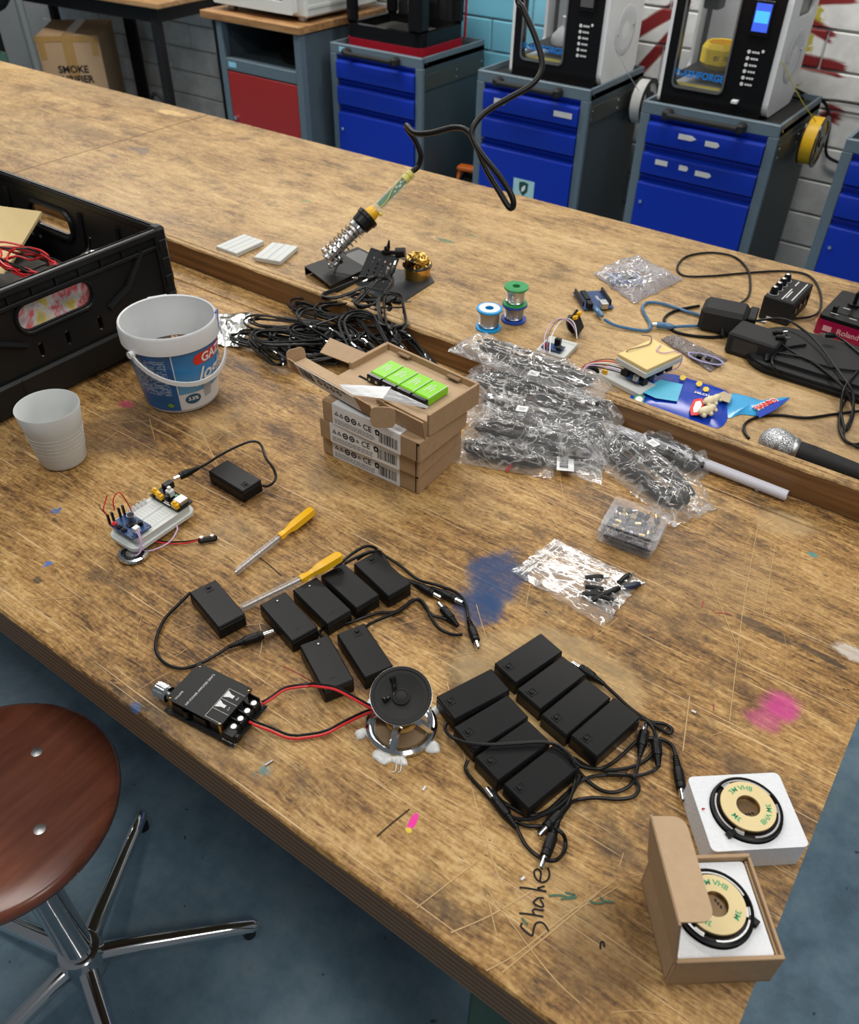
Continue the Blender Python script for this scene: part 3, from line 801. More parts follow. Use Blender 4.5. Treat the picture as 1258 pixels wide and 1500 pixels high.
# ------------------------------------------------------------------ enclosed printers
WPR = M_('printer_white', (.72, .73, .74), .4, var=.02)
GLS = clear('printer_window', (.97, .975, .98), .0, .03)
def ff_printer(x0, y0, label, lit):
    t = thing('3d_printer', label, '3D printer', (x0, y0, .752), 0, None)
    Wd_, D, H = .385, .34, .405
    fr = MB(); fr.X = frame((0, 0, 0), (1, 0, 0), (0, -1, 0))
    fr.plate(rrect(.012, .0, .385, H, .012), [rrect(.05, .062, .235, .37, .02)], -.03, 0); part('front_panel', fr, BLKG, t, False)
    b = MB(); b.box((.1925, D - .01, H / 2), (.37, .02, H)); b.box((.1925, D / 2, .03), (.37, D - .06, .06)); b.box((.1925, D / 2, H - .012), (.37, D - .04, .024)); b.box((.325, D / 2 + .015, H / 2), (.12, D - .07, H - .02))
    part('body', b, BLK2, t, False)
    ch = MB(); ch.box((.145, D - .025, .21), (.22, .006, .29)); ch.box((.262, .16, .21), (.004, .25, .29)); ch.box((.145, .165, .062), (.22, .27, .003))
    part('chamber_lining', ch, M_('chamber_grey', (.5, .52, .54), .5), t, False)
    wn = MB().box((.1425, .012, .216), (.205, .003, .33)); part('window', wn, GLS, t, False)
    fr2 = MB(); fr2.X = frame((0, -.001, 0), (1, 0, 0), (0, -1, 0)); fr2.plate(rrect(.046, .058, .239, .374, .022), [rrect(.052, .064, .233, .368, .018)], 0, .003); part('window_trim', fr2, STL, t, False)
    le = MB(); le.X = frame((.004, 0, 0), (0, 1, 0), (-1, 0, 0)); le.X = Matrix.Translation((.012, 0, 0)) @ Matrix(((0, 0, -1, 0), (1, 0, 0, 0), (0, 1, 0, 0), (0, 0, 0, 1)))
    le.plate(rrect(.0, .0, D, H, .02), [rrect(.05, .07, D - .08, H - .06, .03)], 0, .012); part('left_cover', le, WPR, t, False)
    sc = MB(); sc.X = Matrix.Translation((.385, 0, 0)) @ Matrix(((0, 0, 1, 0), (1, 0, 0, 0), (0, 1, 0, 0), (0, 0, 0, 1)))
    sc.plate(rrect(.004, .004, D - .03, H - .004, .045, 6), [rrect(.1, .30, .26, .37, .02)], 0, .02); side = part('side_cover', sc, WPR, t, False)
    dk = MB().box((.39, .18, .335), (.01, .155, .066)); part('intake', dk, BLKG, side, False)
    rc_ = MB(); rc_.X = sc.X; rc_.lathe((0.17, .18, .0195), [(.0, .0), (.06, .001), (.082, .004), (.088, .0015)], 28, False); part('spool_recess', rc_, M_('recess_grey', (.6, .62, .65), .5), side)
    part('recess_screw', MB().cyl((.404, .235, .19), (.41, .235, .19), .005).cyl((.404, .1, .17), (.41, .1, .17), .004), STL, side)
    sr = MB().box((.316, -.003, .305), (.068, .006, .105), .002); bz = part('screen_bezel', sr, BLKG, t, False)
    s2 = MB().box((.316, -.0065, .308), (.052, .002, .082))
    sc_ = part('screen', s2, emit('lit_screen', (.06, .14, .9), 1.0) if lit else M_('dark_screen', (.1, .1, .1), .15), bz, False)
    if lit: part('screen_button', MB().box((.316, -.008, .31), (.046, .0012, .034)), emit('lit_button', (.08, .5, 1), 1.2), sc_, False)
    ic = MB()
    for k in range(6):
        z = .205 - k * .02
        ic.X = frame((.298, -.0008, z), (1, 0, 0), (0, -1, 0)); ic.plate(circle(0, 0, .0062, 10), (), 0, .0005)
        for q in range(3): ic.plate([(.011 + q * .009, -.003), (.018 + q * .009, -.003), (.018 + q * .009, .003), (.011 + q * .009, .003)], (), 0, .0005)
    ic.X = frame((.345, -.0008, .211), (1, 0, 0), (0, -1, 0)); ic.plate(circle(0, 0, .005, 10), (), 0, .0005)
    part('icon_print', ic, SILK, t, False)
    if lit: part('usb_stick', MB().box((.292, -.008, .048), (.022, .022, .01), .001), WHT, t, False)
    tx = text_mb('FLASHFORGE', .031, frame((.14, .0085, .105), (1, 0, 0), (0, -1, 0)), weight=.0008)
    part('lettering', tx, M_('blue_print', (.0, .22, .75), .5), t, False)
    pl = part('build_plate', MB().box((.145, .15, .1), (.19, .2, .01), .002), BLK2, t, False)
    part('print_head', MB().box((.09, .16, .325), (.06, .06, .07), .006).cyl((.03, .16, .34), (.26, .16, .34), .005), BLK2, t, False)
    part('tray_edge', MB().box((.14, .035, .066), (.19, .006, .006)), M_('tray_yellow', (.6, .5, .03), .5), t, False)
    ll = bpy.data.lights.new('chamber_lamp', 'AREA'); ll.size = .12; ll.energy = .35; ll.color = (1, .98, .95)
    lo_ = bpy.data.objects.new('chamber_lamp', ll); COL.objects.link(lo_); lo_.parent = t; lo_.location = (.145, .15, .378)
    for x in (.05, .34):
        for y in (.05, .3): part('foot', MB().cyl((x, y, -.0005), (x, y, .004), .014), BLK2, t)
    return t
f3 = ff_printer(-1.905, 3.225, 'white sided 3D printer holding a white print, blue cabinet with shield sticker below', False)
f4 = ff_printer(-1.257, 3.212, 'white sided 3D printer with lit blue screen and yellow print inside', True)
lat = MB().lathe((0, 0, 0), [(.0, .001), (.058, 0), (.062, .012), (.056, .03), (.036, .052), (.02, .064), (.018, .085), (.022, .095), (.016, .096), (.0, .094)], 28)
solo('funnel_print', lat, M_('white_filament', (.8, .8, .8), .6), 'white funnel-shaped print inside the left enclosed printer', 'printed part', (-1.905 + .17, 3.225 + .14, .8585))
yp = MB().lathe((0, 0, 0), [(.001, 0), (.044, 0), (.07, .022), (.07, .07), (.06, .088), (.054, .086), (.062, .066), (.06, .026), (.001, .012)], 8)
yo = thing('pot_print', 'yellow eight-sided printed pot inside the printer with lit screen', 'printed part', (-1.257 + .155, 3.212 + .15, .8585), R(22))
part('shell', yp, M_('yellow_filament', (.85, .6, .005), .45), yo, False)
mb = MB()
for k in range(4): mb.X = frame((-.022 + k * .0145, -.0655, .046), (1, 0, 0), (0, -1, 0)); mb.plate([(-.005, -.007), (.005, -.007), (.005, .007), (-.005, .007)], [[(-.002, -.003), (.002, -.003), (.002, .003), (-.002, .003)]], 0, .001)
part('relief_lettering', mb, M_('dark_yellow', (.3, .2, .01), .6), yo, False)

def spool(x, y, z, r, fil, label, hub):
    t = thing('filament_spool', label, 'filament spool', (x, y, z))
    v = MB(); v.rev((.016, 0, 0), (1, 0, 0), [(0, r * .5), (0, r * .97), (.045, r * .97), (.045, r * .5)], 36, False); part('filament_winding', v, fil, t)
    for xx in (.011, .061):
        fl_ = MB(); fl_.X = Matrix.Translation((xx, 0, 0)) @ Matrix(((0, 0, 1, 0), (1, 0, 0, 0), (0, 1, 0, 0), (0, 0, 0, 1)))
        holes = []
        for k in range(3):
            a0 = k * 120
            holes.append(arc(0, 0, r * .88, a0 + 12, a0 + 108, 8) + arc(0, 0, r * .5, a0 + 100, a0 + 20, 6))
        fl_.plate(circle(0, 0, r * 1.06, 36), holes + [circle(0, 0, r * .24, 14)], 0, .004); part('flange', fl_, hub, t, False)
    part('hub', MB().rev((-.002, 0, 0), (1, 0, 0), [(0, r * .2), (.07, r * .2)], 16), hub, t)
    return t
spool(-1.473, 3.53, .66, .085, M_('white_filament_wound', (.76, .76, .74), .5), 'spool of white filament hung on cabinet side', BLKG)
spool(-.753, 3.42, .665, .083, M_('yellow_filament_wound', (.8, .47, .01), .45), 'spool of yellow filament hung on cabinet side', BLKG)
strand = lambda a, b, m, lab: solo('filament_strand', MB().tube(spline([a, (a + b) / 2 + Vector((.01, 0, -.02)), b], 8), .0016, 5), m, lab, 'filament', a * 0, world=False)
strand(Wxp(895, 55, -1.49), Vector((-1.435, 3.47, .71)), M_('white_strand', (.7, .7, .68), .4), 'thin white filament strand running into printer side')
strand(Wxp(1145, 90, -.845), Vector((-.715, 3.39, .735)), M_('yellow_strand', (.6, .5, .03), .4), 'thin yellow filament strand running into printer side')
# mains lead behind the right printer
solo('mains_lead', MB().tube(spline([Vector((-.86, 3.5, .78)), Wyp(1180, 145, 3.62), Wyp(1207, 150, 3.69), Wyp(1215, 180, 3.69), Wyp(1210, 225, 3.69), Wyp(1235, 243, 3.69), Vector((-.5, 3.68, .45))], 8), .006, 8), RUB, 'black mains lead curling down beside the yellow spool', 'cable')
solo('mains_lead', MB().tube(spline([Vector((-.86, 3.56, .79)), Wyp(1195, 144, 3.66), Wyp(1230, 148, 3.69), Wyp(1275, 155, 3.69)], 8), .005, 8), RUB, 'black mains lead running right along the wall to picture edge', 'cable')
# cable reel on the floor
ORG = M_('orange_plastic', (.8, .16, .01), .4)
rl = thing('cable_reel', 'orange and black extension cable reel on the floor between cabinets', 'cable reel', (-2.125, 3.36, 0), R(10))
part('reel_drum', MB().rev((-.06, 0, .15), (.06, 0, .15), [(0, .12), (.002, .13), (.01, .13), (.01, .1), (.11, .1), (.11, .13), (.118, .13), (.12, .12)], 28), BLK2, rl)
part('stand', MB().tube([(-.08, -.13, .012), (-.08, 0, .29), (-.08, .13, .012)], .01, 8).tube([(.08, -.13, .012), (.08, 0, .29), (.08, .13, .012)], .01, 8), ORG, rl)
part('handle', MB().box((0, 0, .29), (.18, .05, .022), .006), ORG, rl)
wnd = MB()
for k in range(6): wnd.torus((-.04 + k * .016, 0, .15), .108, .008, 28, 6, (0, 1, 0), (0, 0, 1))
part('wound_cable', wnd, RUB, rl)

# ------------------------------------------------------------------ far left: bench, box, bag
PINE = wood_simple('pine_top', (.3, .15, .06), (.47, .27, .12), (.58, .37, .19), (4, 60, 40))
BLKS = M_('black_steel', (.014, .014, .015), .5)
sb = thing('side_table', 'black steel framed table with pale wooden top at the far left', 'table', (-4.75, 3.4, 0), R(4))
part('top', MB().box((0, -.02, .775), (1.56, .56, .026), .004), PINE, sb, False)
part('rail', MB().box((0, -.25, .725), (1.45, .03, .07)).box((.7, 0, .725), (.03, .46, .07)).box((-.7, 0, .725), (.03, .46, .07)), BLKS, sb, False)
for x in (-.7, .7):
    for y in (-.25, .2): part('leg', MB().box((x, y, .38), (.045, .045, .76), .003), BLKS, sb, False)
part('back_board', MB().box((-.02, .2, .36), (.09, .02, .7)), BLKS, sb, False)
tr = thing('wooden_tray', 'wooden tray box on the pale table at far left', 'tray', (-4.5, 3.33, .788), R(4))
part('base', MB().box((0, 0, .006), (.8, .36, .012)), PINE, tr, False)
part('side', MB().box((0, -.173, .06), (.8, .018, .096)), OAK, tr, False); part('side', MB().box((0, .173, .06), (.8, .018, .096)), OAK, tr, False)
part('end', MB().box((.391, 0, .06), (.018, .326, .096)), OAK, tr, False); part('end', MB().box((-.391, 0, .06), (.018, .326, .096)), OAK, tr, False)
# smoke box, turned 41 degrees
z = .55; A, B_, C_ = W(49, 54, z - .87), W(143, 53, z - .87), W(168, 28, z - .87)
sa = math.atan2(B_.y - A.y, B_.x - A.x); sw = (B_ - A).length; sd = (C_ - B_).length
sx = thing('cardboard_box', 'large taped cardboard box printed with SMOKE lettering', 'box', (A.x, A.y, 0), sa)
part('carton', MB().box((sw / 2, sd / 2, z / 2), (sw, sd, z), .003), CARD, sx, False)
TAPEB = M_('brown_tape', (.36, .21, .07), .25)
tp = MB(); tp.box((sw / 2, sd / 2, z + .0006), (.06, sd, .001)); tp.box((sw / 2, -.0006, z - .11), (.06, .001, .22)); part('tape', tp, TAPEB, sx, False)
part('tape', MB().box((sw / 2, -.0012, z - .012), (sw, .001, .03)), TAPEB, sx, False)
part('tape', MB().box((.03, -.0009, z - .06), (.035, .001, .11)).box((sw - .03, -.0009, z - .05), (.035, .001, .09)), TAPEB, sx, False)
part('lettering', text_mb('SMOKE\nPURIFIER', .052, frame((sw * .5, -.0016, z - .195), (1, 0, 0), (0, -1, 0)), weight=.0016), INK, sx, False)
# small box with arrows
ab = thing('cardboard_box', 'small cardboard box with black arrow marks beside red-door cabinet', 'box', (-3.6, 3.33, 0), R(6))
part('carton', MB().box((.09, .13, .21), (.22, .26, .42), .003), CARD, ab, False)
am = MB(); am.X = frame((.15, -.0006, .31), (1, 0, 0), (0, -1, 0)); am.plate([(0, -.03), (.03, 0), (0, .03)], (), 0, .0006); am.X = frame((.15, -.0006, .22), (1, 0, 0), (0, -1, 0)); am.plate([(0, -.03), (.03, 0), (0, .03)], (), 0, .0006)
part('arrow_mark', am, INK, ab, False)
# bag under the table
bgx = MB(); bgx.sphere((0, 0, .1), .1, 20, 12, (2.2, 1.3, 1.0))
bg = thing('holdall_bag', 'black soft bag with looped handle on the floor under pale table', 'bag', (-4.25, 3.36, .0))
part('bag_body', bgx, BLK2, bg); part('strap', MB().tube(spline([(-.08, -.05, .18), (-.06, -.07, .26), (.0, -.08, .3), (.06, -.07, .26), (.08, -.05, .18)], 6), .011, 6), BLK2, bg)
# things at the picture's left edge
pol = thing('pole_stand', 'grey metal pole with white clamp and black hose at left picture edge', 'stand', (Wyp(45, 60, 2.95).x, 2.95, 0))
part('pole', MB().cyl((0, 0, .01), (-.02, 0, .86), .022), M_('grey_pole', (.16, .18, .18), .5), pol)
part('base', MB().cyl((0, 0, 0), (0, 0, .02), .16, None, 24), BLKS, pol)
part('clamp', MB().cyl((-.075, -.02, .80), (-.0, -.02, .86), .033, .028), WHT, pol)
part('hose', MB().tube(spline([(-.05, -.02, .8), (-.13, -.04, .72), (-.22, -.03, .69), (-.4, 0, .6)], 6), .035, 10), BLKS, pol)
gt = MB().plate(rrect(-.2, -.15, .2, .15, .02), [rrect(-.18, -.13, .18, .13, .01)], .02, .14).plate(rrect(-.2, -.15, .2, .15, .02), (), 0, .02)
cr = thing('storage_crate', 'green storage crate on a low stool at left picture edge', 'crate', (-5.15, 2.72, .34))
part('crate_shell', gt, M_('green_crate', (.06, .13, .1), .5), cr, False)
for x in (-.15, .15):
    for y in (-.1, .1): part('leg', MB().box((x, y, -.17), (.04, .04, .34)), BLKS, cr, False)
part('red_case', MB().box((-.02, 0, .11), (.3, .22, .18), .02), M_('dark_red_case', (.06, .015, .012), .5), cr, False)
# ------------------------------------------------------------------ battery holders
HL, HW, HH = .070, .034, .020
SLOT = M_('switch_black', (.006, .006, .007), .5, var=0)
SEAM = M_('seam_dark', (.004, .004, .004), .8, var=0)
def holder_meshes():
    c = MB().box((0, 0, .0079), (HL, HW, .0158), .0012)
    l = MB().box((0, 0, .0181), (HL, HW, .0040), .0013)
    pl = MB(); pl.plate(rrect(-.0303, -.0005, -.0205, .0085, .0006, 1), [rrect(-.0290, .0012, -.0218, .0068, .0004, 1)], .0200, .0206)
    sl = MB().box((-.0268, .004, .0206), (.0030, .0044, .0022), .0004)
    sh = MB(); sh.cyl((-.027, .002, .02), (-.027, .002, .0204), .0022, None, 12)
    s2 = MB().cyl((-.027, .002, .0204), (-.027, .002, .0206), .0011, None, 8)
    mk = MB(); mk.X = TR(.024, -.002, .0201, R(-90)); mk.plate([(-.004, 0), (0, -.004), (.004, 0), (0, -.001)], (), 0, .0002)
    return [mesh_of('case', c, CASE, 0, None), mesh_of('lid', l, CASE, 0, None), mesh_of('switch', pl, CASE, 0, None), mesh_of('slider', sl, SLOT, 0, None), mesh_of('screw_hole', sh, SLOT, 0, None), mesh_of('screw', s2, STL, 0, None), mesh_of('open_mark', mk, SLOT, 0, None)]
HM = holder_meshes()
def child(name, me, par):
    o = bpy.data.objects.new(name, me); COL.objects.link(o); o.parent = par; WM[o.name] = WM[par.name]; return o
def plug(par, base, tip, tl=None):
    """barrel plug: base = where cable enters, tip = metal end"""
    base = Vector(base); tip = Vector(tip); a = (tip - base).normalized(); L = (tip - base).length
    g = MB(); s = L / .048
    pr = [(0, .0022)]
    for k in range(5):
        x = .0015 + k * .0026
        pr += [(x, .0026 + k * .0003), (x + .0012, .0029 + k * .0003), (x + .0013, .0023 + k * .0003), (x + .0025, .0024 + k * .0003)]
    pr += [(.015, .0046), (.017, .0052), (.030, .0054), (.0305, .0049), (.0312, .0049), (.0317, .0052), (.036, .0050), (.0365, .004)]
    g.rev(base, tip, [(t * s, r) for t, r in pr], 12)
    p = part('plug', g, RUB, par, True, True)
    b = MB().rev(base + a * .036 * s, tip, [(0, .0029), (.0115 * s, .0029), (.012 * s, .0024), (.012 * s, .0013), (.008 * s, .0012)], 12, False)
    part('barrel', b, CHR, p, True, True)
    return p
def lead(par, pts, r=.0019, twin=True):
    P = spline(pts, 7)
    mb = MB()
    if twin:
        n = len(P); A = []; B = []
        for i in range(n):
            t = (P[min(i + 1, n - 1)] - P[max(i - 1, 0)]); t.z = 0
            t = t.normalized() if t.length > 1e-6 else Vector((1, 0, 0))
            s = Vector((-t.y, t.x, 0)) * r * .62
            A.append(P[i] + s); B.append(P[i] - s)
        # figure-eight section, one closed surface
        u = 8
        mb.tube(P, r * .98, u)
    else: mb.tube(P, r, 8)
    return part('cable', mb, RUB, par, True, True)
def holder(x, y, deg, label, screw=False, group='black battery holders', z=0):
    t = thing('battery_holder', label, 'battery holder', (x, y, TZ + z + .0006), R(deg), group)
    child('case', HM[0], t); lid = child('lid', HM[1], t)
    if screw: child('screw', HM[5], child('screw_hole', HM[4], t)); child('open_mark', HM[6], lid)
    else: child('slider', HM[3], child('switch', HM[2], t))
    return t
def G(pts, z=.004): return path(pts, 3.494, 360, 780, z)
def K(pts, z=.004): return path(pts, 3.145, 620, 900, z)
def gp(x, y, z=.006): return G([(x, y, z)])[0]
def kp(x, y, z=.006): return K([(x, y, z)])[0]
B0 = holder(-.571, .396, -15, 'black battery holder lying alone left, its lead curling around to the amplifier')
lead(B0, path([(279, 868, .010), (262, 885, .005), (242, 906), (230, 932), (229, 955), (243, 972), (265, 979), (288, 974), (312, 962), (336, 947, .005)]))
plug(B0, W(336, 947, .0065), W(401, 924, .0065))
BU = holder(-.726, .575, 176.6, 'black battery holder wired to the breadboard gadget near the white cup')
BUL = [(384, 711, .010), (392, 712, .008), (401, 706, .008), (404, 697, .012), (399, 684, .018), (389, 670, .02), (384, 655, .02), (378, 648, .02), (366, 647, .022), (345, 655, .024), (322, 667, .026), (303, 679, .028), (290, 686, .029)]
lead(BU, path(BUL)); plug(BU, W(291, 685.5, .029), W(254, 702, .029))
B1 = holder(-.492, .430, -15.5, 'black battery holder with screw hole, first of the row of four beside screwdriver', True)
B2 = holder(-.478, .4705, -13.7, 'black battery holder with screw hole, second in the row of four, partly under screwdriver', True)
B3 = holder(-.4675, .508, -13.0, 'black battery holder with switch, third in the row of four')
B4 = holder(-.449, .5455, -15.2, 'black battery holder with switch, fourth and farthest of the row of four')
B5 = holder(-.414, .405, -26.4, 'black battery holder with screw hole, crossed by the red speaker wire', True)
B6 = holder(-.392, .4425, -24.5, 'black battery holder with switch touching the loudspeaker cone')
lead(B3, G([(455, 185, .018), (500, 145, .019), (550, 105, .02), (610, 72, .018), (655, 76, .012), (690, 105, .006), (790, 170, .005), (880, 240, .005), (980, 270, .01), (1080, 310, .008), (1125, 370), (1138, 440, .006)])); plug(B3, gp(1139, 445), gp(1190, 592))
lead(B4, G([(570, 140, .018), (620, 108, .02), (690, 100, .012), (735, 180, .004), (800, 230), (845, 250, .006)])); plug(B4, gp(845, 250), gp(1000, 336))
lead(B2, G([(505, 160, .019), (570, 125, .022), (640, 100, .022), (700, 125, .009), (760, 200, .007), (860, 262, .007), (950, 283, .008)])); plug(B2, gp(950, 283, .0065), gp(1110, 362))
lead(B5, G([(395, 540, .018), (378, 520, .01), (392, 495, .006), (440, 478), (530, 462), (610, 432), (680, 412), (760, 408), (810, 380), (850, 348), (890, 350), (925, 395), (960, 425), (1030, 445), (1085, 478, .006)])); plug(B5, gp(1085, 478), gp(984, 362))
lead(B6, G([(612, 485, .014), (650, 460, .006), (720, 430, .007), (790, 398, .008), (835, 362, .009), (885, 342, .009), (920, 375, .009), (950, 440, .006), (995, 495), (1060, 522), (1108, 522)]))
D = [holder(*a) for a in ((-.265, .464, 68, 'black battery holder nearest the loudspeaker, rear corner of the eight-holder block'), (-.231, .445, 71.1, 'black battery holder, second of the near row, a lead across its end'),
     (-.197, .431, 74, 'black battery holder, third of the near row, under the looping lead'), (-.160, .423, 75.5, 'black battery holder at the near end of the near row, above the Shake writing'),
     (-.243, .539, 74.2, 'black battery holder at the far corner of the eight-holder block'), (-.207, .525, 76.2, 'black battery holder, second of the far row, next to a bare plug'),
     (-.1715, .513, 77.5, 'black battery holder, third of the far row'), (-.136, .509, 77.8, 'black battery holder at right end of far row, beside tangled leads'))]
lead(D[4], K([(640, 175, .006), (700, 232), (800, 300), (835, 325)][:0] + [(590, 300, .002), (640, 240, .002)][:0] + [(1000, 480, .012), (1030, 490, .01), (1060, 530, .008), (1072, 590, .007), (1045, 655), (970, 700), (860, 718), (770, 705), (700, 665, .004)]))
lead(D[5], K([(833, 322, .006), (880, 365), (950, 430), (1005, 470), (1050, 495), (1110, 505), (1145, 530), (1130, 548), (1080, 520), (1045, 498)])); plug(D[5], kp(833, 322), kp(684, 222))
lead(D[7], K([(1160, 645, .006), (1145, 605), (1105, 578), (1045, 572), (985, 585), (925, 640), (870, 685), (810, 712, .006), (730, 700), (690, 660)])); plug(D[7], kp(1160, 645), kp(1197, 858))
lead(D[6], K([(996, 655, .006), (985, 710), (960, 780), (890, 818), (820, 810), (750, 760), (715, 720)])); plug(D[6], kp(996, 655), kp(1024, 505))
lead(D[3], K([(1082, 700, .007), (1055, 722), (990, 742), (890, 740), (790, 745), (725, 770), (650, 835), (570, 905), (490, 925), (410, 890), (350, 850), (320, 800, .008)])); plug(D[3], kp(1082, 702), kp(1068, 545))
lead(D[0], K([(108, 500, .010), (100, 530, .012), (130, 565, .021), (200, 592, .024), (300, 600, .0245), (420, 594, .0245), (530, 588, .0245), (610, 600, .0245), (665, 640, .0245), (695, 690, .022), (700, 760, .012), (675, 850, .008), (640, 920, .007), (620, 960, .008)])); plug(D[0], kp(620, 955, .0075), kp(541, 1168))
lead(D[1], K([(205, 670, .008), (195, 715), (230, 765), (290, 830), (335, 880), (400, 930, .007), (480, 945, .007), (560, 920, .007), (630, 880, .007), (690, 815, .007), (720, 745, .006)]))
lead(D[2], K([(672, 872, .008), (710, 855), (790, 845), (900, 852), (970, 838), (992, 800), (975, 762), (930, 738, .010), (850, 735, .010)])); plug(D[2], kp(672, 872, .0065), kp(530, 1018))
lead(D[1], K([(432, 985, .006), (470, 1060), (530, 1115), (600, 1135, .012), (645, 1100), (655, 1045), (630, 1000, .012), (560, 978), (480, 975), (430, 955)])); plug(D[1], kp(432, 985), kp(290, 800))

# ------------------------------------------------------------------ screwdrivers
CLR2 = clear('screwdriver_sleeve', (.95, .94, .93), .06, .1)
def screwdriver(tip, neck, end, label):
    t = thing('screwdriver', label, 'screwdriver', tip, 0, 'yellow handled screwdrivers')
    a = (end - neck).normalized(); L = (end - neck).length; S_ = (neck - tip).length
    h = MB(); h.rev(neck, end, [(0, .0052), (.003, .0062), (.006, .0058), (.010, .0044), (.018, .0052), (.024, .0074), (L * .6, .0078), (L * .93, .0078), (L - .002, .0062), (L, .004)], 6)
    part('handle', h, YEL, t, 30, True)
    b = (tip - neck).normalized()
    part('shaft', MB().cyl(neck, tip + b * -.004, .0021, None, 10).cyl(tip - b * .004, tip, .0021, .0009, 6), STL, t, True, True)
    part('tip_sleeve', MB().rev(neck, tip, [(0, .0048), (S_ - .002, .0048), (S_ - .002, .0040), (.002, .0040)], 14, False), CLR2, t, True, True)
    return t
n1 = W(409, 787, .0085); e1 = W(458, 747, .0085); t1 = W(344, 839, .0055)
screwdriver(t1, n1, e1, 'yellow handled screwdriver lying free on the bench above the holders')
screwdriver(W(352, 892, .0055), W(440, 849, .022), W(500, 813, .034), 'yellow handled screwdriver resting across the holder row')

# ------------------------------------------------------------------ amplifier board
am = thing('amplifier_board', 'black stereo amplifier board with silver volume knob near the bench edge', 'amplifier', (-.480, .302, TZ), R(7.2))
bp_ = MB(); bp_.plate([(-.039, -.030), (.050, -.030), (.050, .026), (-.039, .026)], [circle(.046, -.026, .0014, 8), circle(-.035, -.026, .0014, 8)], .004, .0056)
base = part('circuit_board', bp_, PCBK, am, False)
lam = MB().plate(rrect(-.036, -.026, .034, .026, .001, 1), [circle(-.033, -.023, .0015, 10), circle(-.033, .023, .0015, 10), circle(.031, .023, .0015, 10), circle(.031, -.023, .0015, 10)], .0225, .0238)
top = part('top_plate', lam, PCBK, am, False)
cmp_ = MB(); cmp_.box((-.018, -.022, .012), (.02, .01, .012)).box((.006, -.020, .012), (.016, .012, .012)).box((.025, -.02, .013), (.012, .01, .014)); part('component', cmp_, BLK, base, False)
for (x, y) in ((-.03, -.02), (-.012, -.024), (-.004, .02), (.016, .02)): part('capacitor', MB().cyl((x, y, .0056), (x, y, .018), .0042), BLKG, base)
for (x, y) in ((-.033, -.023), (-.033, .023), (.031, .023), (.031, -.023)): part('standoff', MB().cyl((x, y, .0056), (x, y, .0225), .0024), BRASS, base)
for (x, y) in ((-.036, -.027), (.047, -.027), (.047, .023), (-.036, .023)): part('foot', MB().cyl((x, y, 0), (x, y, .004), .003), CLEAR, base)
kn = MB(); kn.rev((-.036, .008 - .024, .0135), (-1, .008 - .024, .0135), [(0, .003), (.006, .003)], 10); pot = part('volume_pot', kn, STL, am)
kk = MB(); kk.X = Matrix.Translation((-.044, -.016, .0135)) @ Matrix.Rotation(R(-90), 4, 'Y')
pts = []
for k in range(48): a = 2 * PI * k / 48; r_ = .0078 if k % 4 < 2 else .0070; pts.append((r_ * math.cos(a), r_ * math.sin(a)))
kk.plate(pts, (), .0, .015); kk.lathe((0, 0, 0), [(.0086, -.002), (.0086, .001), (.0078, .002)], 24); part('volume_knob', kk, CHR, pot, False)
for k in range(4):
    y = .0165 - k * .0108
    tb = part('screw_terminal', MB().box((.0405, y, .0105), (.011, .0100, .0098), .0006), BLK, am, False)
    part('terminal_screw', MB().cyl((.0415, y, .0154), (.0415, y, .0164), .0031, None, 10), STL, tb)
    part('terminal_divider', MB().box((.0385, y + .0053, .013), (.013, .001, .0145)), BLK, tb, False)
part('power_jack', MB().box((.042, -.0225, .0105), (.014, .0095, .0102), .0008).cyl((.049, -.0225, .0115), (.053, -.0225, .0115), .0042), BLK, am, False)
def ptxt(s, size, x, y, par, z=.0241, deg=0, sx=1, mat=SILK):
    return part('lettering', text_mb(s, size, TR(x, y, z, R(deg)), sx=sx), mat, par, False)
ptxt('HIFI POWER AMPLIFIER 50W*2', .0036, -.012, -.001, top, deg=90, sx=.92); ptxt('VOLUME', .003, -.026, -.017, top, deg=90); ptxt('-R+', .0034, .0285, .008, top, deg=90); ptxt('-L+', .0034, .0285, -.006, top, deg=90)
ptxt('DC5-27V', .0042, .043, -.027, base, z=.0058)
ln = MB()
for (x0, y0, x1, y1) in ((.013, -.0235, .033, -.0235), (.013, -.012, .033, -.012), (.013, .001, .033, .001), (.013, .0145, .033, .0145)): ln.box(((x0 + x1) / 2, y0, .02395), (x1 - x0, .0003, .0002))
ln.box((.013, -.0045, .02395), (.0003, .038, .0002)); part('printed_line', ln, SILK, top, False)
for y in (-.0055, .0078):
    hn = MB().plate([(.014, y - .0045), (.020, y - .0018), (.024, y - .0018), (.024, y + .0018), (.020, y + .0018), (.014, y + .0045)], (), .0238, .0241); part('speaker_symbol', hn, SILK, top, False)
gl = M_('hot_glue', (.72, .72, .7), .3, var=.03)
# wires amp -> loudspeaker
spk_c = Vector((-.3085, .3985, TZ))
wr = [(('red_wire', RED), [(718, 1225, .011), (760, 1215, .012), (840, 1165, .010), (920, 1140, .009)]), ]
def wire(name, mat, pts, label, r=.0015, n=6, cat='wire', group=None): return solo(name, MB().tube(spline(pts, 7), r, n), mat, label, cat, group=group)
A = lambda l: path(l, 3.947, 200, 720, .008)
up = [(722, 1232, .010), (770, 1205, .012), (850, 1150, .010), (930, 1132, .0095), (1010, 1125, .012)]
upr = A(up) + path([(458, 1005, .024), (490, 1010, .026), (518, 1024, .028), (540, 1036, .030), (556, 1042, .032)])
wire('speaker_wire', RED, upr, 'upper red wire from amplifier across a holder to the loudspeaker', .0014)
wire('speaker_wire', BLK, [p + Vector((-.0016, .0022, .0004)) for p in upr], 'upper black wire from amplifier across a holder to the loudspeaker', .0014)
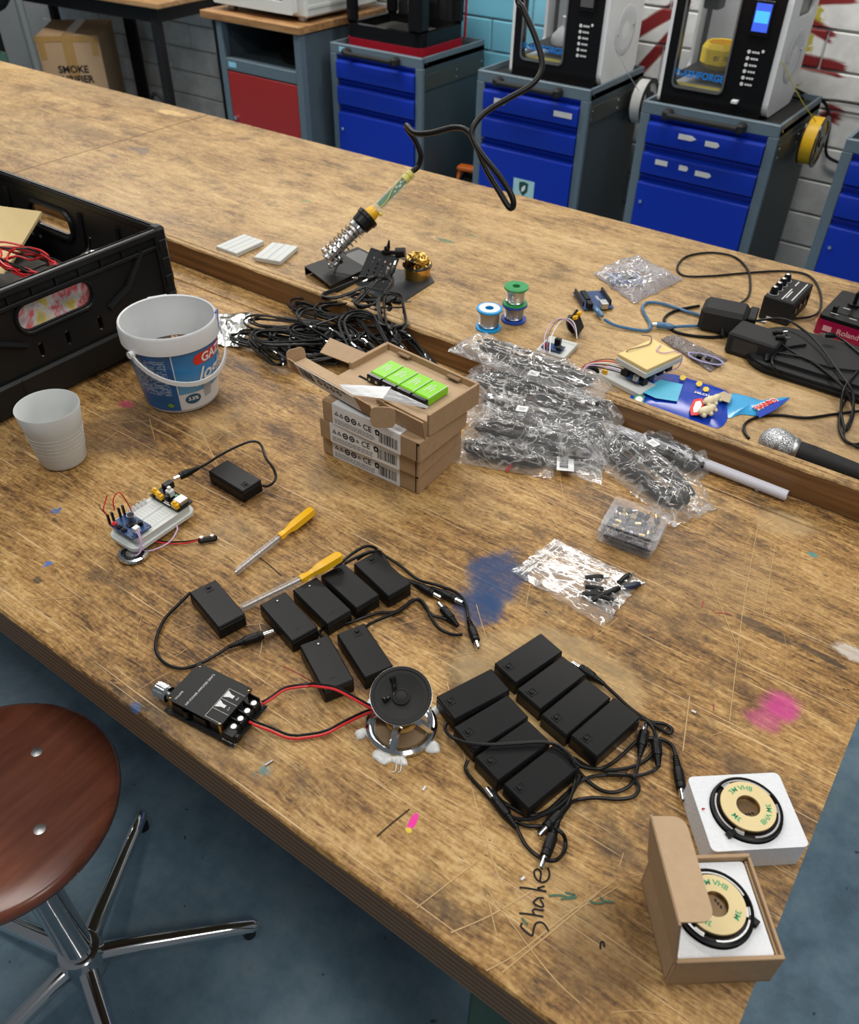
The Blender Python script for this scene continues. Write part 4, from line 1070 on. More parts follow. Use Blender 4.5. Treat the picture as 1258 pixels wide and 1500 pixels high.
lo_ = A([(655, 1322, .010), (700, 1345, .011), (780, 1375, .008), (860, 1410, .005), (910, 1418, .005)]) + path([(440, 1079, .004), (475, 1073, .005), (505, 1058, .008), (530, 1046, .016), (552, 1038, .028)])
wire('speaker_wire', RED, [p + Vector((.0012, -.0018, 0)) for p in lo_], 'lower red wire looping on the bench from amplifier to loudspeaker', .0014)
wire('speaker_wire', BLK, [p + Vector((-.0006, .0014, .0004)) for p in lo_], 'lower black wire looping on the bench from amplifier to loudspeaker', .0014)

# ------------------------------------------------------------------ loudspeaker pair
tilt = Matrix.Rotation(R(15), 4, Vector((.819, .573, 0)))
sp = thing('loudspeaker', 'two small round loudspeakers glued back to back, black cone uppermost', 'loudspeaker', spk_c)
lo = MB().lathe((0, 0, 0), [(.0285, .0008), (.036, .0008), (.0374, .003), (.0366, .0055), (.0335, .0075), (.031, .007), (.0262, .0035), (.0258, .002), (.0285, .0008)], 40, False); part('rim', lo, CHR, sp)
ba_ = MB()
for k in range(4):
    a = R(20 + 90 * k); ca, sa_ = math.cos(a), math.sin(a)
    ba_.tube(spline([(.032 * ca, .032 * sa_, .006), (.027 * ca, .027 * sa_, .010), (.019 * ca, .019 * sa_, .016), (.013 * ca, .013 * sa_, .019)], 4), [.0045] * 12 + [.005], 6)
part('basket', ba_, CHR, sp)
part('cone', MB().lathe((0, 0, 0), [(.030, .003), (.024, .005), (.012, .012), (.008, .012)], 32, False), M_('brown_cone', (.2, .12, .05), .6), sp)
part('spider', MB().lathe((0, 0, 0), [(.0165, .0135), (.0155, .0150), (.0145, .0138), (.0135, .0152), (.0125, .0140), (.0115, .0155), (.009, .0142)], 32, False), M_('spider_tan', (.5, .28, .07), .7), sp)
part('magnet', MB().lathe((0, 0, 0), [(.011, .012), (.0125, .014), (.0125, .026), (.0105, .0275), (.0105, .033), (.0125, .034), (.0125, .044)], 28), CHR, sp)
Tm = Matrix.Translation((.0, .0, .047)) @ tilt
u_ = MB(); u_.X = Tm; u_.lathe((0, 0, 0), [(.012, -.005), (.0145, -.003), (.026, .006), (.0303, .0075), (.0306, .0095), (.0290, .0098), (.0290, .0088)], 40, False); part('upper_basket', u_, M_('upper_basket_steel', (.3, .3, .3), .3, 1), sp)
PAPER = M_('black_paper_cone', (.022, .022, .022), .75, bump=.3, bscale=300)
u2 = MB(); u2.X = Tm; u2.lathe((0, 0, 0), [(.0303, .0098), (.0298, .0105), (.0270, .0102), (.0262, .0092), (.0242, .0094), (.0225, .0086), (.013, .0052), (.0085, .0042)], 40, False); cone = part('upper_cone', u2, PAPER, sp)
u3 = MB(); u3.X = Tm; u3.lathe((0, 0, 0), [(.0085, .0036), (.0084, .0066), (.0072, .0072), (.0064, .0064), (.0056, .0072), (.0020, .0082), (.0001, .0083)], 28, False); part('dust_cap', u3, PAPER, cone)
for px_, py_ in (((-.018, .010), (-.004, -.002)), ((-.011, -.014), (-.006, -.004))):
    g_ = MB(); g_.X = Tm; g_.tube(spline([(px_[0], px_[1], .0085), ((px_[0] + py_[0]) / 2, (px_[1] + py_[1]) / 2, .0072), (py_[0] * 1.6, py_[1] * 1.6, .0062)], 5), [.0032] * 3 + [.0022] * 4 + [.001] * 4, 8); part('lead_patch', g_, BLKG, cone)
part('terminal_tab', MB().box((-.020, -.004, .012), (.014, .006, .0014), .0005).cyl((-.026, -.006, .010), (-.026, -.006, .013), .0045), BLK, sp)
def blob_mesh(c, rx, ry, rz, seed, n=14):
    mb = MB(); V = []; Fc = []; m = 7
    for j in range(m + 1):
        ph = PI / 2 * j / m
        for k in range(n):
            th = 2 * PI * k / n; w = 1 + .38 * noise.noise((math.cos(th) * 1.3 + seed, math.sin(th) * 1.3, seed * 2.1))
            V.append((c[0] + rx * w * math.cos(ph) * math.cos(th), c[1] + ry * w * math.cos(ph) * math.sin(th), c[2] + rz * math.sin(ph)))
    for j in range(m):
        for k in range(n): Fc.append((j * n + k, j * n + (k + 1) % n, (j + 1) * n + (k + 1) % n, (j + 1) * n + k))
    Fc.append(list(range(n))[::-1])
    return mb.add(V, Fc)
for (qx, qy, rx, ry, sd) in ((530, 1075, .006, .008, 1), (560, 1108, .011, .008, 2), (582, 1112, .011, .006, 3), (630, 1092, .010, .008, 4), (637, 1043, .005, .010, 5), (543, 1032, .006, .007, 6)):
    p = W(qx, qy) - spk_c
    part('glue_blob', blob_mesh((p.x, p.y, 0.0002), rx, ry, .0035, sd), gl, sp)
part('glue_string', MB().tube(spline([(.02, -.034, .004), (.026, -.044, .002), (.024, -.047, .0008)], 4), .0006, 5).tube(spline([(.024, -.032, .004), (.03, -.041, .002), (.029, -.044, .0008)], 4), .0006, 5), gl, sp)
p = W(560, 1040, .03) - spk_c; part('glue_blob', blob_mesh((p.x, p.y, .026), .008, .006, .005, 8), gl, sp)

# ------------------------------------------------------------------ breadboard gadget
BBW = M_('breadboard_white', (.58, .6, .58), .45, var=.03)
ga = W(160, 773, .02); gb_ = W(223, 725, .02)
GX = TR(-.750, .452, TZ + .0005, R(90))
gd = thing('breadboard_gadget', 'white breadboard gadget with blue sound module and black power board', 'electronics kit', M=GX)
bb = MB().plate(rrect(-.041, -.0275, .041, .0275, .003, 3), (), .014, .0225); bbp = part('breadboard', bb, BBW, gd, 30)
grv = MB(); grv.box((0, 0, .0226), (.08, .003, .0003)).box((0, .0205, .0226), (.08, .0006, .0003)).box((0, -.0205, .0226), (.08, .0006, .0003)); part('groove', grv, M_('groove_grey', (.42, .44, .44), .5), bbp, False)
ho = MB()
for i in range(17):
    for j in list(range(-5, -1)) + list(range(2, 6)):
        ho.add([(-.036 + i * .0045 - .0006, j * .0031 - .0006, .02265), (-.036 + i * .0045 + .0006, j * .0031 - .0006, .02265), (-.036 + i * .0045 + .0006, j * .0031 + .0006, .02265), (-.036 + i * .0045 - .0006, j * .0031 + .0006, .02265)], [(0, 1, 2, 3)])
tagit(part('contact_holes', ho, M_('hole_grey', (.3, .31, .31), .6), bbp, False), None, None, None, 'stuff')
part('support_board', MB().plate(rrect(-.052, -.031, .048, .024, .012, 5), (), .009, .0138), M_('pale_acrylic', (.62, .66, .64), .2), gd, False)
# speaker disc underneath (near end)
sd_ = MB(); sd_.lathe((-.049, -.021, 0), [(.0185, .001), (.0195, .003), (.0185, .0055), (.015, .006), (.014, .004), (.008, .006), (.0001, .006)], 32, False); dsk = part('small_speaker', sd_, CHR, gd)
part('speaker_ring_slot', MB().lathe((-.049, -.021, .0062), [(.0095, 0), (.0135, -.0005)], 24, False), BLK, dsk)
# blue sound module near end
mo = part('sound_module', MB().plate(rrect(-.047, -.024, -.017, .021, .001, 1), [circle(-.044, -.021, .0016, 8), circle(-.020, -.021, .0016, 8)], .026, .0276), PCBB, gd, False)
part('microphone_capsule', MB().cyl((-.024, .005, .0276), (-.024, .005, .036), .0052, None, 16), STL, mo); part('capsule_cap', MB().cyl((-.024, .005, .036), (-.024, .005, .0364), .0045), BLK2, mo)
for k in range(3): part('push_button', MB().box((-.043, .015 - k * .0095, .0292), (.006, .006, .0032), .0005).cyl((-.043, .015 - k * .0095, .0308), (-.043, .015 - k * .0095, .0318), .0016, None, 8), (BLK if k else RED), mo, False)
part('chip', MB().box((-.031, -.002, .0286), (.010, .007, .002)), BLK, mo, False)
for (x, y) in ((-.024, -.012), (-.031, -.013)): part('capacitor', MB().cyl((x, y, .0276), (x, y, .034), .003), BLK, mo)
part('wire_socket', MB().box((-.035, -.018, .0315), (.008, .007, .008), .0006), WHT, mo, False)
for k in range(4): part('pin_housing', MB().box((-.045 + k * .0062 + (.004 if k > 1 else 0), .021, .034), (.0026, .0026, .016)), BLK, mo, False)
# black power board far end
pw = part('power_board', MB().plate(rrect(.022, -.0275, .047, .0275, .001, 1), (), .025, .0266), PCBK, gd, False)
part('dc_jack', MB().box((.046, .0175, .0315), (.014, .009, .010), .0006), BLK, pw, False); part('usb_port', MB().box((.036, -.018, .0302), (.0145, .0135, .0072), .0005), STL, pw, False)
part('switch_cap', MB().box((.037, .003, .0325), (.0085, .0085, .010), .0008).box((.037, .003, .0395), (.004, .004, .005)), WHT, pw, False)
part('led', MB().cyl((.039, -.006, .0266), (.039, -.006, .031), .0022), M_('green_led', (.05, .3, .08), .3), pw)
part('capacitor', MB().cyl((.030, .0, .0266), (.030, .0, .034), .0034), BLK, pw)
for (x, y) in ((.028, .021), (.025, -.020), (.0255, .010)): part('yellow_jumper', MB().box((x, y, .0305), (.006, .0105, .0075), .0007).box((x, y, .0355), (.003, .005, .003)), YEL, pw, False)
part('board_print', MB().box((.0235, -.005, .0267), (.0014, .012, .0002)).box((.026, -.002, .0267), (.001, .008, .0002)), SILK, pw, False)
for k in range(5): part('clear_led', MB().cyl((-.013 + k * .006, .0235, .0226), (-.013 + k * .006, .0235, .0275), .0022).sphere((-.013 + k * .006, .0235, .0275), .0022, 8, 6), clear('clear_led_%d' % k, (.95, .95, .95), .3), bbp)
def gw(name, mat, pts, r=.0008): return part(name, MB().tube(spline(pts, 6), r, 6), mat, gd)
gw('jumper_wire', RED, [(-.045, .021, .041), (-.046, .024, .05), (-.038, .027, .058), (-.034, .028, .0625)])
gw('jumper_wire', RED, [(-.034, .021, .042), (-.03, .024, .055), (-.022, .022, .062), (-.018, .018, .052), (-.014, .016, .0235)])
gw('jumper_wire', BRN, [(-.045, .0225, .041), (-.047, .028, .05), (-.045, .032, .054)])
gw('lilac_wire', PURP, [(-.035, -.020, .034), (-.038, -.028, .028), (-.045, -.034, .014), (-.052, -.03, .006), (-.05, -.024, .004)], .0009)
gw('lilac_wire', PURP, [(-.037, -.018, .034), (-.040, -.029, .026), (-.047, -.033, .012), (-.052, -.028, .005)], .0009)
gw('lilac_wire', PURP, [(-.044, -.022, .006), (-.034, -.036, .005), (-.012, -.044, .007), (.006, -.040, .012), (.012, -.031, .011), (.008, -.028, .010)], .0009)
gw('red_lead', RED, [(-.028, -.02, .012), (-.016, -.034, .004), (-.004, -.052, .003), (.008, -.065, .005), (.014, -.070, .006)], .001)
gw('black_lead', BLK, [(-.024, -.02, .012), (-.012, -.034, .003), (.0, -.051, .003), (.010, -.064, .005), (.016, -.069, .006)], .001)
snap = MB(); snap.X = TR(.022, -.077, .0052, R(-38)); snap.box((0, 0, 0), (.024, .008, .0075), .0022); cs = part('battery_snap', snap, BLK, gd)
sn2 = MB(); sn2.X = snap.X; sn2.cyl((-.007, 0, .0035), (-.007, 0, .006), .0026).cyl((.006, 0, .0035), (.006, 0, .0058), .0023); part('snap_stud', sn2, STL, cs)
# ------------------------------------------------------------------ white cup
cu = MB().lathe((0, 0, 0), [(.0001, .0015), (.0285, .0005), (.0305, .002), (.0318, .006), (.0345, .03), (.0385, .06), (.0425, .0895), (.0420, .0902), (.0412, .0895), (.0372, .06), (.033, .03), (.0305, .008), (.028, .005), (.0001, .0045)], 48, False)
for k in range(6): cu.torus((0, 0, .022 + k * .0065), .0337 + k * .0009 - .0003, .00034, 48, 4)
solo('cup', cu, CUPW, 'plain white tapered cup standing left of the breadboard gadget', 'cup', (-.967, .474, TZ + .0004), smooth=50)

# ------------------------------------------------------------------ yoghurt tub
TBX = Vector((-.963, .690, TZ + .0004))
tub = thing('yoghurt_tub', 'white yoghurt tub with blue label and bail handle, filled with small parts', 'tub', TBX)
def rr_(z): return .0555 + (.0690 - .0555) * z / .11
part('tub_wall', MB().lathe((0, 0, 0), [(.0001, .003), (.05, .003), (.053, .0), (rr_(0), .002), (rr_(.11), .11), (.0705, .1105), (.0705, .108), (.0725, .108), (.0725, .128), (.0715, .131), (.0715, .1345), (.0700, .136), (.0682, .1345), (.0682, .13), (.0665, .11), (.053, .006), (.0001, .005)], 64, False), WHT, tub, 50)
def label_mat():
    t = NT('blue_label_print'); P = t.obj(); X, Y, Z = t.sep(P)
    an = t.math('ARCTAN2', Y, X); nz = t.noise(P, 30, 3)
    col = t.ramp(t.math('DIVIDE', Z, .105), [(.1, (.12, .36, .62)), (.45, (.10, .33, .62)), (.7, (.03, .25, .60)), (.9, (.03, .2, .5))])
    wave = t.math('ADD', .031, t.math('MULTIPLY', t.math('SINE', t.math('MULTIPLY', an, 4)), .004))
    col = t.mix(t.smooth(Z, .036, .034), col, (.72, .74, .76))
    pan = t.math('MULTIPLY', t.smooth(an, R(-41), R(-42)), t.smooth(an, R(-118), R(-117)))
    col = t.mix(pan, col, (.018, .12, .34))
    rows = t.smooth(t.math('FRACT', t.math('MULTIPLY', Z, 330)), .45, .6)
    words = t.smooth(t.noise(t.map(P, scale=(220, 220, 330)), 1, 1), .42, .5)
    zone = t.math('MULTIPLY', t.math('MULTIPLY', t.smooth(an, R(-50), R(-51)), t.smooth(an, R(-108), R(-107))), t.math('MULTIPLY', t.smooth(Z, .034, .035), t.smooth(Z, .098, .097)))
    col = t.mix(t.math('MULTIPLY', t.math('MULTIPLY', rows, words), t.math('MULTIPLY', zone, .75)), col, (.6, .7, .8))
    line = t.math('MULTIPLY', t.smooth(an, R(-42.6), R(-42.2)), t.smooth(an, R(-40.8), R(-41.2)))
    col = t.mix(line, col, (.7, .75, .8))
    t.set(col, .3)
    return t.mat
lab = part('label_wrap', MB().lathe((0, 0, 0), [(rr_(.006) + .0004, .006), (rr_(.107) + .0004, .107)], 64, False), label_mat(), tub, 60)
def on_tub(az0, z0, off=.0012):
    def f(p):
        z = z0 + p.y; r = rr_(z) + off + p.z; a = az0 + p.x / r
        return Vector((r * math.cos(a), r * math.sin(a), z))
    return f
def grid_poly(pts, az0, z0, off, seg=10):
    mb = MB(); xs = [p[0] for p in pts]; x0, x1 = min(xs), max(xs); n = seg
    def yr(x):
        ys = []
        for i in range(len(pts)):
            a, b = pts[i], pts[(i + 1) % len(pts)]
            if (a[0] - x) * (b[0] - x) <= 0 and abs(a[0] - b[0]) > 1e-9: ys.append(a[1] + (b[1] - a[1]) * (x - a[0]) / (b[0] - a[0]))
        return (min(ys), max(ys)) if ys else (0, 0)
    V = []; f = on_tub(az0, z0, off)
    for i in range(n + 1):
        x = x0 + (x1 - x0) * (i / n) * .998 + .0001 * (x1 - x0); lo, hi = yr(x)
        V += [f(Vector((x, lo, 0))), f(Vector((x, hi, 0)))]
    return mb.add(V, [(2 * i, 2 * i + 2, 2 * i + 3, 2 * i + 1) for i in range(n)])
REDL = M_('label_red', (.72, .03, .02), .3, var=0); WHL = M_('label_white', (.85, .85, .86), .4, var=0)
pill = rrect(-.036, -.0095, .036, .0095, .0094, 6)
pb_ = part('brand_panel', grid_poly(pill, R(15), .0905, .0009, 24), REDL, lab, 40)
part('lettering', text_mb('GAZI', .0205, bend=on_tub(R(16), .0900, .0018), weight=.0006, sx=1.02), WHL, pb_, False)
part('lettering', text_mb('Joghurt', .032, bend=on_tub(R(31), .0625, .0016), shear=.25, weight=.0006), WHL, lab, False)
bdg = part('fat_badge', grid_poly([(.0125 * math.cos(a * PI / 12), .0088 * math.sin(a * PI / 12)) for a in range(24)], R(-22), .0245, .001, 16), M_('label_navy', (.008, .09, .2), .3), lab, 40)
part('lettering', text_mb('3.5%', .0085, bend=on_tub(R(-22), .0255, .0018), weight=.0002), WHL, bdg, False)
part('green_mark', grid_poly([(-.006, 0), (0, -.005), (.006, 0), (0, .005)], R(-56), .0165, .001, 8), M_('label_green', (.2, .36, .05), .4), lab, 40)
part('milk_jug_print', grid_poly([(-.006, -.012), (.007, -.012), (.009, .002), (.006, .012), (-.003, .014), (-.007, .004)], R(2), .033, .0009, 10), M_('label_grey', (.4, .42, .47), .5), lab, 40)
part('bowl_print', grid_poly([(-.012, .002), (-.010, -.010), (.0, -.016), (.012, -.014), (.02, .004), (.010, .016), (-.004, .016)], R(58), .043, .0009, 12), WHL, lab, 40)
# bail handle hanging in front; pivots at azimuth -95 and +60
pv0, pv1 = R(-88), R(68)
hp = []
for i in range(25):
    t_ = i / 24; a = pv0 + (pv1 - pv0) * t_; drop = math.sin(PI * t_) ** .8 * .046
    r = .0755 + .004 * math.sin(PI * t_); hp.append(Vector((r * math.cos(a), r * math.sin(a), .106 - drop)))
hm = MB()
V = []; Fc = []
for i, p in enumerate(hp):
    rad = Vector((p.x, p.y, 0)).normalized(); t = (hp[min(i + 1, 24)] - hp[max(i - 1, 0)]).normalized(); n_ = rad.cross(t).normalized()
    for s1, s2 in ((-1, -1), (1, -1), (1, 1), (-1, 1)): V.append(p + n_ * .0034 * s1 + rad * .0012 * s2)
for i in range(24):
    for k in range(4): Fc.append((i * 4 + k, i * 4 + (k + 1) % 4, i * 4 + 4 + (k + 1) % 4, i * 4 + 4 + k))
Fc += [(0, 1, 2, 3), (96, 97, 98, 99)]
hm.add(V, Fc)
hd = part('bail_handle', hm, WHT, tub, 40)
for a in (pv0, pv1): part('pivot', MB().cyl((.071 * math.cos(a), .071 * math.sin(a), .106), (.079 * math.cos(a), .079 * math.sin(a), .106), .0055), WHT, hd)
tb = MB(); ta = R(150); tb.X = TR(.073 * math.cos(ta), .073 * math.sin(ta), .128, ta); tb.box((.006, 0, 0), (.014, .03, .003), .001); part('pull_tab', tb, WHT, tub, False)
# contents
fillm = MB(); rnd = random.Random(3)
bed = MB().lathe((0, 0, 0), [(.0001, .075), (.03, .077), (.0615, .072)], 32, False)
solo('loose_components', bed, M_('component_bed', (.045, .036, .03), .7, var=.9, nscale=260, bump=1, bscale=250), 'bed of tiny loose components heaped in the yoghurt tub', 'components', TBX, kind='stuff')
cp = thing('clothes_peg', 'pale wooden clothes peg lying in the yoghurt tub', 'clothes peg', TBX + Vector((.006, .010, .085)), R(-20))
part('jaw', MB().box((0, .003, 0), (.052, .004, .009), .0008), PINE, cp, False); part('jaw', MB().box((0, -.003, .001), (.052, .004, .009), .0008), PINE, cp, False); part('spring', MB().torus((.004, 0, .005), .0035, .0008, 14, 5), STL, cp)
for k, (x, y, s_) in enumerate(((.036, .02, .011), (.03, -.008, .009), (-.02, -.02, .010), (-.005, -.03, .008), (.045, -.005, .008), (-.035, -.03, .009))):
    solo('black_module', MB().box((0, 0, 0), (s_ * 2.2, s_, .006), .001).box((s_ * .7, 0, .004), (s_ * .4, s_ * .6, .004)), BLK, ['small black module beside the clothes peg in tub', 'black connector at tub centre', 'black chip near the tub left side', 'black chip at the tub front wall', 'black connector at tub right wall', 'black strip at the tub front left wall'][k], 'component', TBX + Vector((x, y, .0805)), rnd.uniform(0, 3), 'parts inside the yoghurt tub')
zg = [Vector((-.05 + .006 * k, -.026 - .004 * math.sin(k), .0815 + (.0022 if k % 2 else 0))) for k in range(8)]
solo('resistor_strip', MB().tube(zg, .0016, 6), M_('tan_strip', (.3, .24, .16), .6), 'tan toothed strip of resistors near the tub front', 'component', TBX)
for k, m_ in enumerate((PURP, M_('blue_wire', (.05, .2, .55), .4, var=0))):
    solo('jumper_wire', MB().tube(spline([(.036 + k * .004, .036, .08), (.045 + k * .003, .0455, .125), (.052 + k * .002, .0505, .1405), (.055 + k * .001, .049, .1395), (.056, .044, .115 - k * .01)], 6), .0009, 6), m_, ['lilac', 'blue'][k] + ' jumper wire bent over the rim of yoghurt tub', 'wire', TBX)

# ------------------------------------------------------------------ silver foil bag behind the tub
def sheet(poly, z, seed, amp, nu=26, nv=20, th=.0):
    """crumpled sheet over a quad of world points (p00,p10,p11,p01)"""
    mb = MB(); V = []; Fc = []
    for j in range(nv + 1):
        for i in range(nu + 1):
            u, v = i / nu, j / nv
            p = poly[0] * (1 - u) * (1 - v) + poly[1] * u * (1 - v) + poly[2] * u * v + poly[3] * (1 - u) * v
            e = min(u, 1 - u, v, 1 - v) * 4; e = min(1, e)
            n = noise.noise((u * 6 + seed, v * 5, seed)) + .5 * noise.noise((u * 15 + seed, v * 12, 3)) + .25 * noise.noise((u * 31, v * 25 + seed, 1))
            V.append(p + Vector((0, 0, z + amp * (.35 + .65 * e) * (n + .9))))
    w = nu + 1
    for j in range(nv):
        for i in range(nu): Fc.append((j * w + i, j * w + i + 1, (j + 1) * w + i + 1, (j + 1) * w + i))
    return mb.add(V, Fc)
FOIL = M_('silver_foil', (.75, .77, .74), .22, 1, var=.1, nscale=60, bump=.8, bscale=140)
solo('foil_bag', sheet([W(300, 505), W(352, 512), W(370, 459), W(300, 465)], .002, 4, .006), FOIL, 'crinkled silver foil bag lying behind the yoghurt tub', 'bag', smooth=70)

# ------------------------------------------------------------------ cardboard box stack
KB, KD, KH = .168, .107, .0328
def barcode(mb, x, z, w, h, seed, y=-.0004):
    rnd = random.Random(seed); q = x
    while q < x + w:
        t_ = rnd.choice((.0006, .0006, .0011, .0016)); mb.add([(q, y, z), (q + t_, y, z), (q + t_, y, z + h), (q, y, z + h)], [(0, 1, 2, 3)]); q += t_ + rnd.choice((.0006, .0009, .0014))
def ring_icon(mb, x, z, r, y=-.0004):
    mb.X = frame((x, y, z), (1, 0, 0), (0, -1, 0)); mb.plate(circle(0, 0, r, 14), [circle(0, 0, r * .62, 12)], 0, .0002); mb.plate([(-r * .4, -r * .2), (r * .4, -r * .2), (r * .4, r * .2), (-r * .4, r * .2)], (), 0, .0002); mb.X = Matrix()
def tri_icon(mb, x, z, r, y=-.0004):
    mb.X = frame((x, y, z), (1, 0, 0), (0, -1, 0))
    P3 = [(r * math.cos(R(a)), r * math.sin(R(a))) for a in (90, 210, 330)]; mb.plate(P3, [[(p[0] * .55, p[1] * .55) for p in P3]], 0, .0002); mb.X = Matrix()
def label_front(par, w, h, seed, top_w):
    lb = part('printed_label', MB().box((0, -.0002, .0), (w, .0005, h)).box((0, top_w / 2, h / 2 + .0002), (w, top_w, .0005)), PAP, par, False)
    ik = MB(); x0 = -w / 2
    tri_icon(ik, x0 + .008, .004, .0042); tri_icon(ik, x0 + .0165, .004, .0042); ring_icon(ik, x0 + .027, .004, .0048); ring_icon(ik, x0 + .0385, .004, .0048); tri_icon(ik, x0 + .048, .004, .0034)
    part('recycling_marks', ik, INK, lb, False)
    t2 = text_mb('CE', .0125, frame((x0 + .062, -.0005, .0035), (1, 0, 0), (0, -1, 0)), weight=.0001); part('lettering', t2, INK, lb, False)
    bn = MB(); bn.X = frame((x0 + .0795, -.0005, .004), (1, 0, 0), (0, -1, 0)); bn.plate([(-.003, -.004), (.003, -.004), (.004, .003), (.0, .005), (-.004, .003)], [[(-.0015, -.002), (.0015, -.002), (.0015, .002), (-.0015, .002)]], 0, .0002); part('bin_mark', bn, INK, lb, False)
    bc = MB(); barcode(bc, w / 2 - .038, -.0095, .031, .017, seed, -.0006); part('barcode', bc, INK, lb, False)
    tl = MB(); rnd = random.Random(seed)
    for k in range(3):
        q = x0 + .004
        while q < x0 + .07:
            l = rnd.uniform(.003, .008); tl.add([(q, -.0006, -.0055 - k * .0028), (q + l, -.0006, -.0055 - k * .0028), (q + l, -.0006, -.0043 - k * .0028), (q, -.0006, -.0043 - k * .0028)], [(0, 1, 2, 3)]); q += l + .0012
    part('small_print', tl, M_('grey_ink', (.25, .25, .26), .7, var=0), lb, False)
def kbox(x, y, z, deg, label, seed):
    t = thing('cardboard_box', label, 'box', (x, y, z), R(deg), 'battery charger boxes in the stack')
    part('carton', MB().box((0, 0, KH / 2), (KB, KD, KH - .0006), .0012), CARD, t, False)
    part('tuck_slot', MB().box((KB / 2 - .0045, -KD / 2 - .0001, KH / 2), (.0012, .0008, KH - .006)).box((KB / 2 - .003, -KD / 2 - .0001, KH - .004), (.004, .0008, .003)), SEAM, t, False)
    hl = bpy.data.objects.new('label_band', None); 
    ho_ = MB().box((0, 0, 0), (.001, .001, .001))
    # label sits on the front face
    lb = MB()
    base = MB().box((-.006, -KD / 2 - .0003, KH / 2), (.118, .0006, KH - .001)).box((-.006, -KD / 2 + .03, KH + .0001), (.118, .06, .0004))
    L_ = part('printed_label', base, PAP, t, False)
    off = Matrix.Translation((-.006, -KD / 2 - .0003, KH / 2))
    def sub(name, mb, mat):
        mb.v = [off @ p for p in mb.v]; return part(name, mb, mat, L_, False)
    w = .118; x0 = -w / 2
    ik = MB(); tri_icon(ik, x0 + .008, .003, .0042); tri_icon(ik, x0 + .0165, .003, .0042); ring_icon(ik, x0 + .027, .003, .0048); ring_icon(ik, x0 + .0385, .003, .0048); tri_icon(ik, x0 + .048, .003, .0034); sub('recycling_marks', ik, INK)
    sub('lettering', text_mb('CE', .0125, frame((x0 + .062, -.0006, .0025), (1, 0, 0), (0, -1, 0)), weight=.0001), INK)
    bn = MB(); bn.X = frame((x0 + .0795, -.0006, .003), (1, 0, 0), (0, -1, 0)); bn.plate([(-.003, -.004), (.003, -.004), (.004, .003), (.0, .005), (-.004, .003)], [[(-.0015, -.002), (.0015, -.002), (.0015, .002), (-.0015, .002)]], 0, .0002); sub('bin_mark', bn, INK)
    bc = MB(); barcode(bc, w / 2 - .036, -.0105, .031, .016, seed, -.0006); sub('barcode', bc, INK)
    tl = MB(); rnd = random.Random(seed)
    for k in range(3):
        q = x0 + .004
        while q < x0 + .07:
            l = rnd.uniform(.003, .008); zz = -.0065 - k * .0028; tl.add([(q, -.0006, zz), (q + l, -.0006, zz), (q + l, -.0006, zz + .0012), (q, -.0006, zz + .0012)], [(0, 1, 2, 3)]); q += l + .0012
    sub('small_print', tl, M_('grey_ink', (.25, .25, .26), .7, var=0))
    return t
kbox(-.601, .762, TZ + .0005, 1.2, 'cardboard charger box with barcode label, bottom of the stack', 1)
kbox(-.598, .756, TZ + .0005 + KH, 2.0, 'cardboard charger box with barcode label, second from the bottom of the stack', 2)
kbox(-.588, .752, TZ + .0005 + 2 * KH, -1.0, 'cardboard charger box with barcode label, directly under the open box', 3)
ob = thing('open_cardboard_box', 'opened cardboard box on top of the stack, holding green batteries', 'box', (-.583, .772, TZ + .0005 + 3 * KH), R(-5))
w2, d2 = KB / 2, KD / 2
part('tray_insert', MB().box((0, 0, .012), (KB - .006, KD - .004, .023)), CARD2, ob, False)
part('back_wall', MB().box((0, d2 - .002, KH / 2), (KB, .004, KH), .0006), CARD, ob, False)
part('side_wall', MB().box((w2 - .002, 0, KH / 2), (.004, KD - .008, KH), .0006), CARD, ob, False)
part('side_wall', MB().box((-w2 + .003, .012, KH / 2 + .0005), (.006, KD - .034, KH), .0006), CARD, ob, False)
fwl = MB(); fwl.X = Matrix.Translation((.024, -d2 - .002, 0)) @ Matrix.Rotation(R(12), 4, 'X'); fwl.box((.02, 0, KH / 2 - .002), (.08, .002, KH - .004)); part('front_wall', fwl, CARD, ob, False)
lidm = MB(); lidm.X = Matrix.Translation((-.04, -d2 - .022, .022)) @ Matrix.Rotation(R(-3), 4, 'Z') @ Matrix.Rotation(R(24), 4, 'X'); lidm.box((-.03, 0, -.002), (.165, .002, .031), .0004)
lf = part('lid_front', lidm, CARD, ob, False)
lb2 = MB(); lb2.X = lidm.X; lb2.box((-.036, -.0013, -.002), (.12, .0006, .031)); l2 = part('printed_label', lb2, PAP, lf, False)
bc = MB(); bc.X = lidm.X
barcode(bc, -.09, -.010, .026, .018, 5, -.0018); 
for k in range(4): bc.X = lidm.X @ frame((-.05 + k * .013, -.0018, -.001), (1, 0, 0), (0, -1, 0)); bc.plate(circle(0, 0, .0046, 12), [circle(0, 0, .0028, 10)], 0, .0002)
bc.X = lidm.X
for k in range(3):
    for q in range(5): bc.add([(-.055 + q * .013, -.0018, .0095 - k * .0026 + .002), (-.045 + q * .013, -.0018, .0095 - k * .0026 + .002), (-.045 + q * .013, -.0018, .0105 - k * .0026 + .002), (-.055 + q * .013, -.0018, .0105 - k * .0026 + .002)], [(0, 1, 2, 3)])
tagit(part('label_print', bc, INK, l2, False), None, None, None, 'stuff')
lp = MB(); lp.X = Matrix.Translation((-.04, -d2 - .010, .0225)) @ Matrix.Rotation(R(-3), 4, 'Z'); lp.box((-.03, .0, .0), (.160, .026, .0016)); part('lid_panel', lp, CARD2, ob, False)
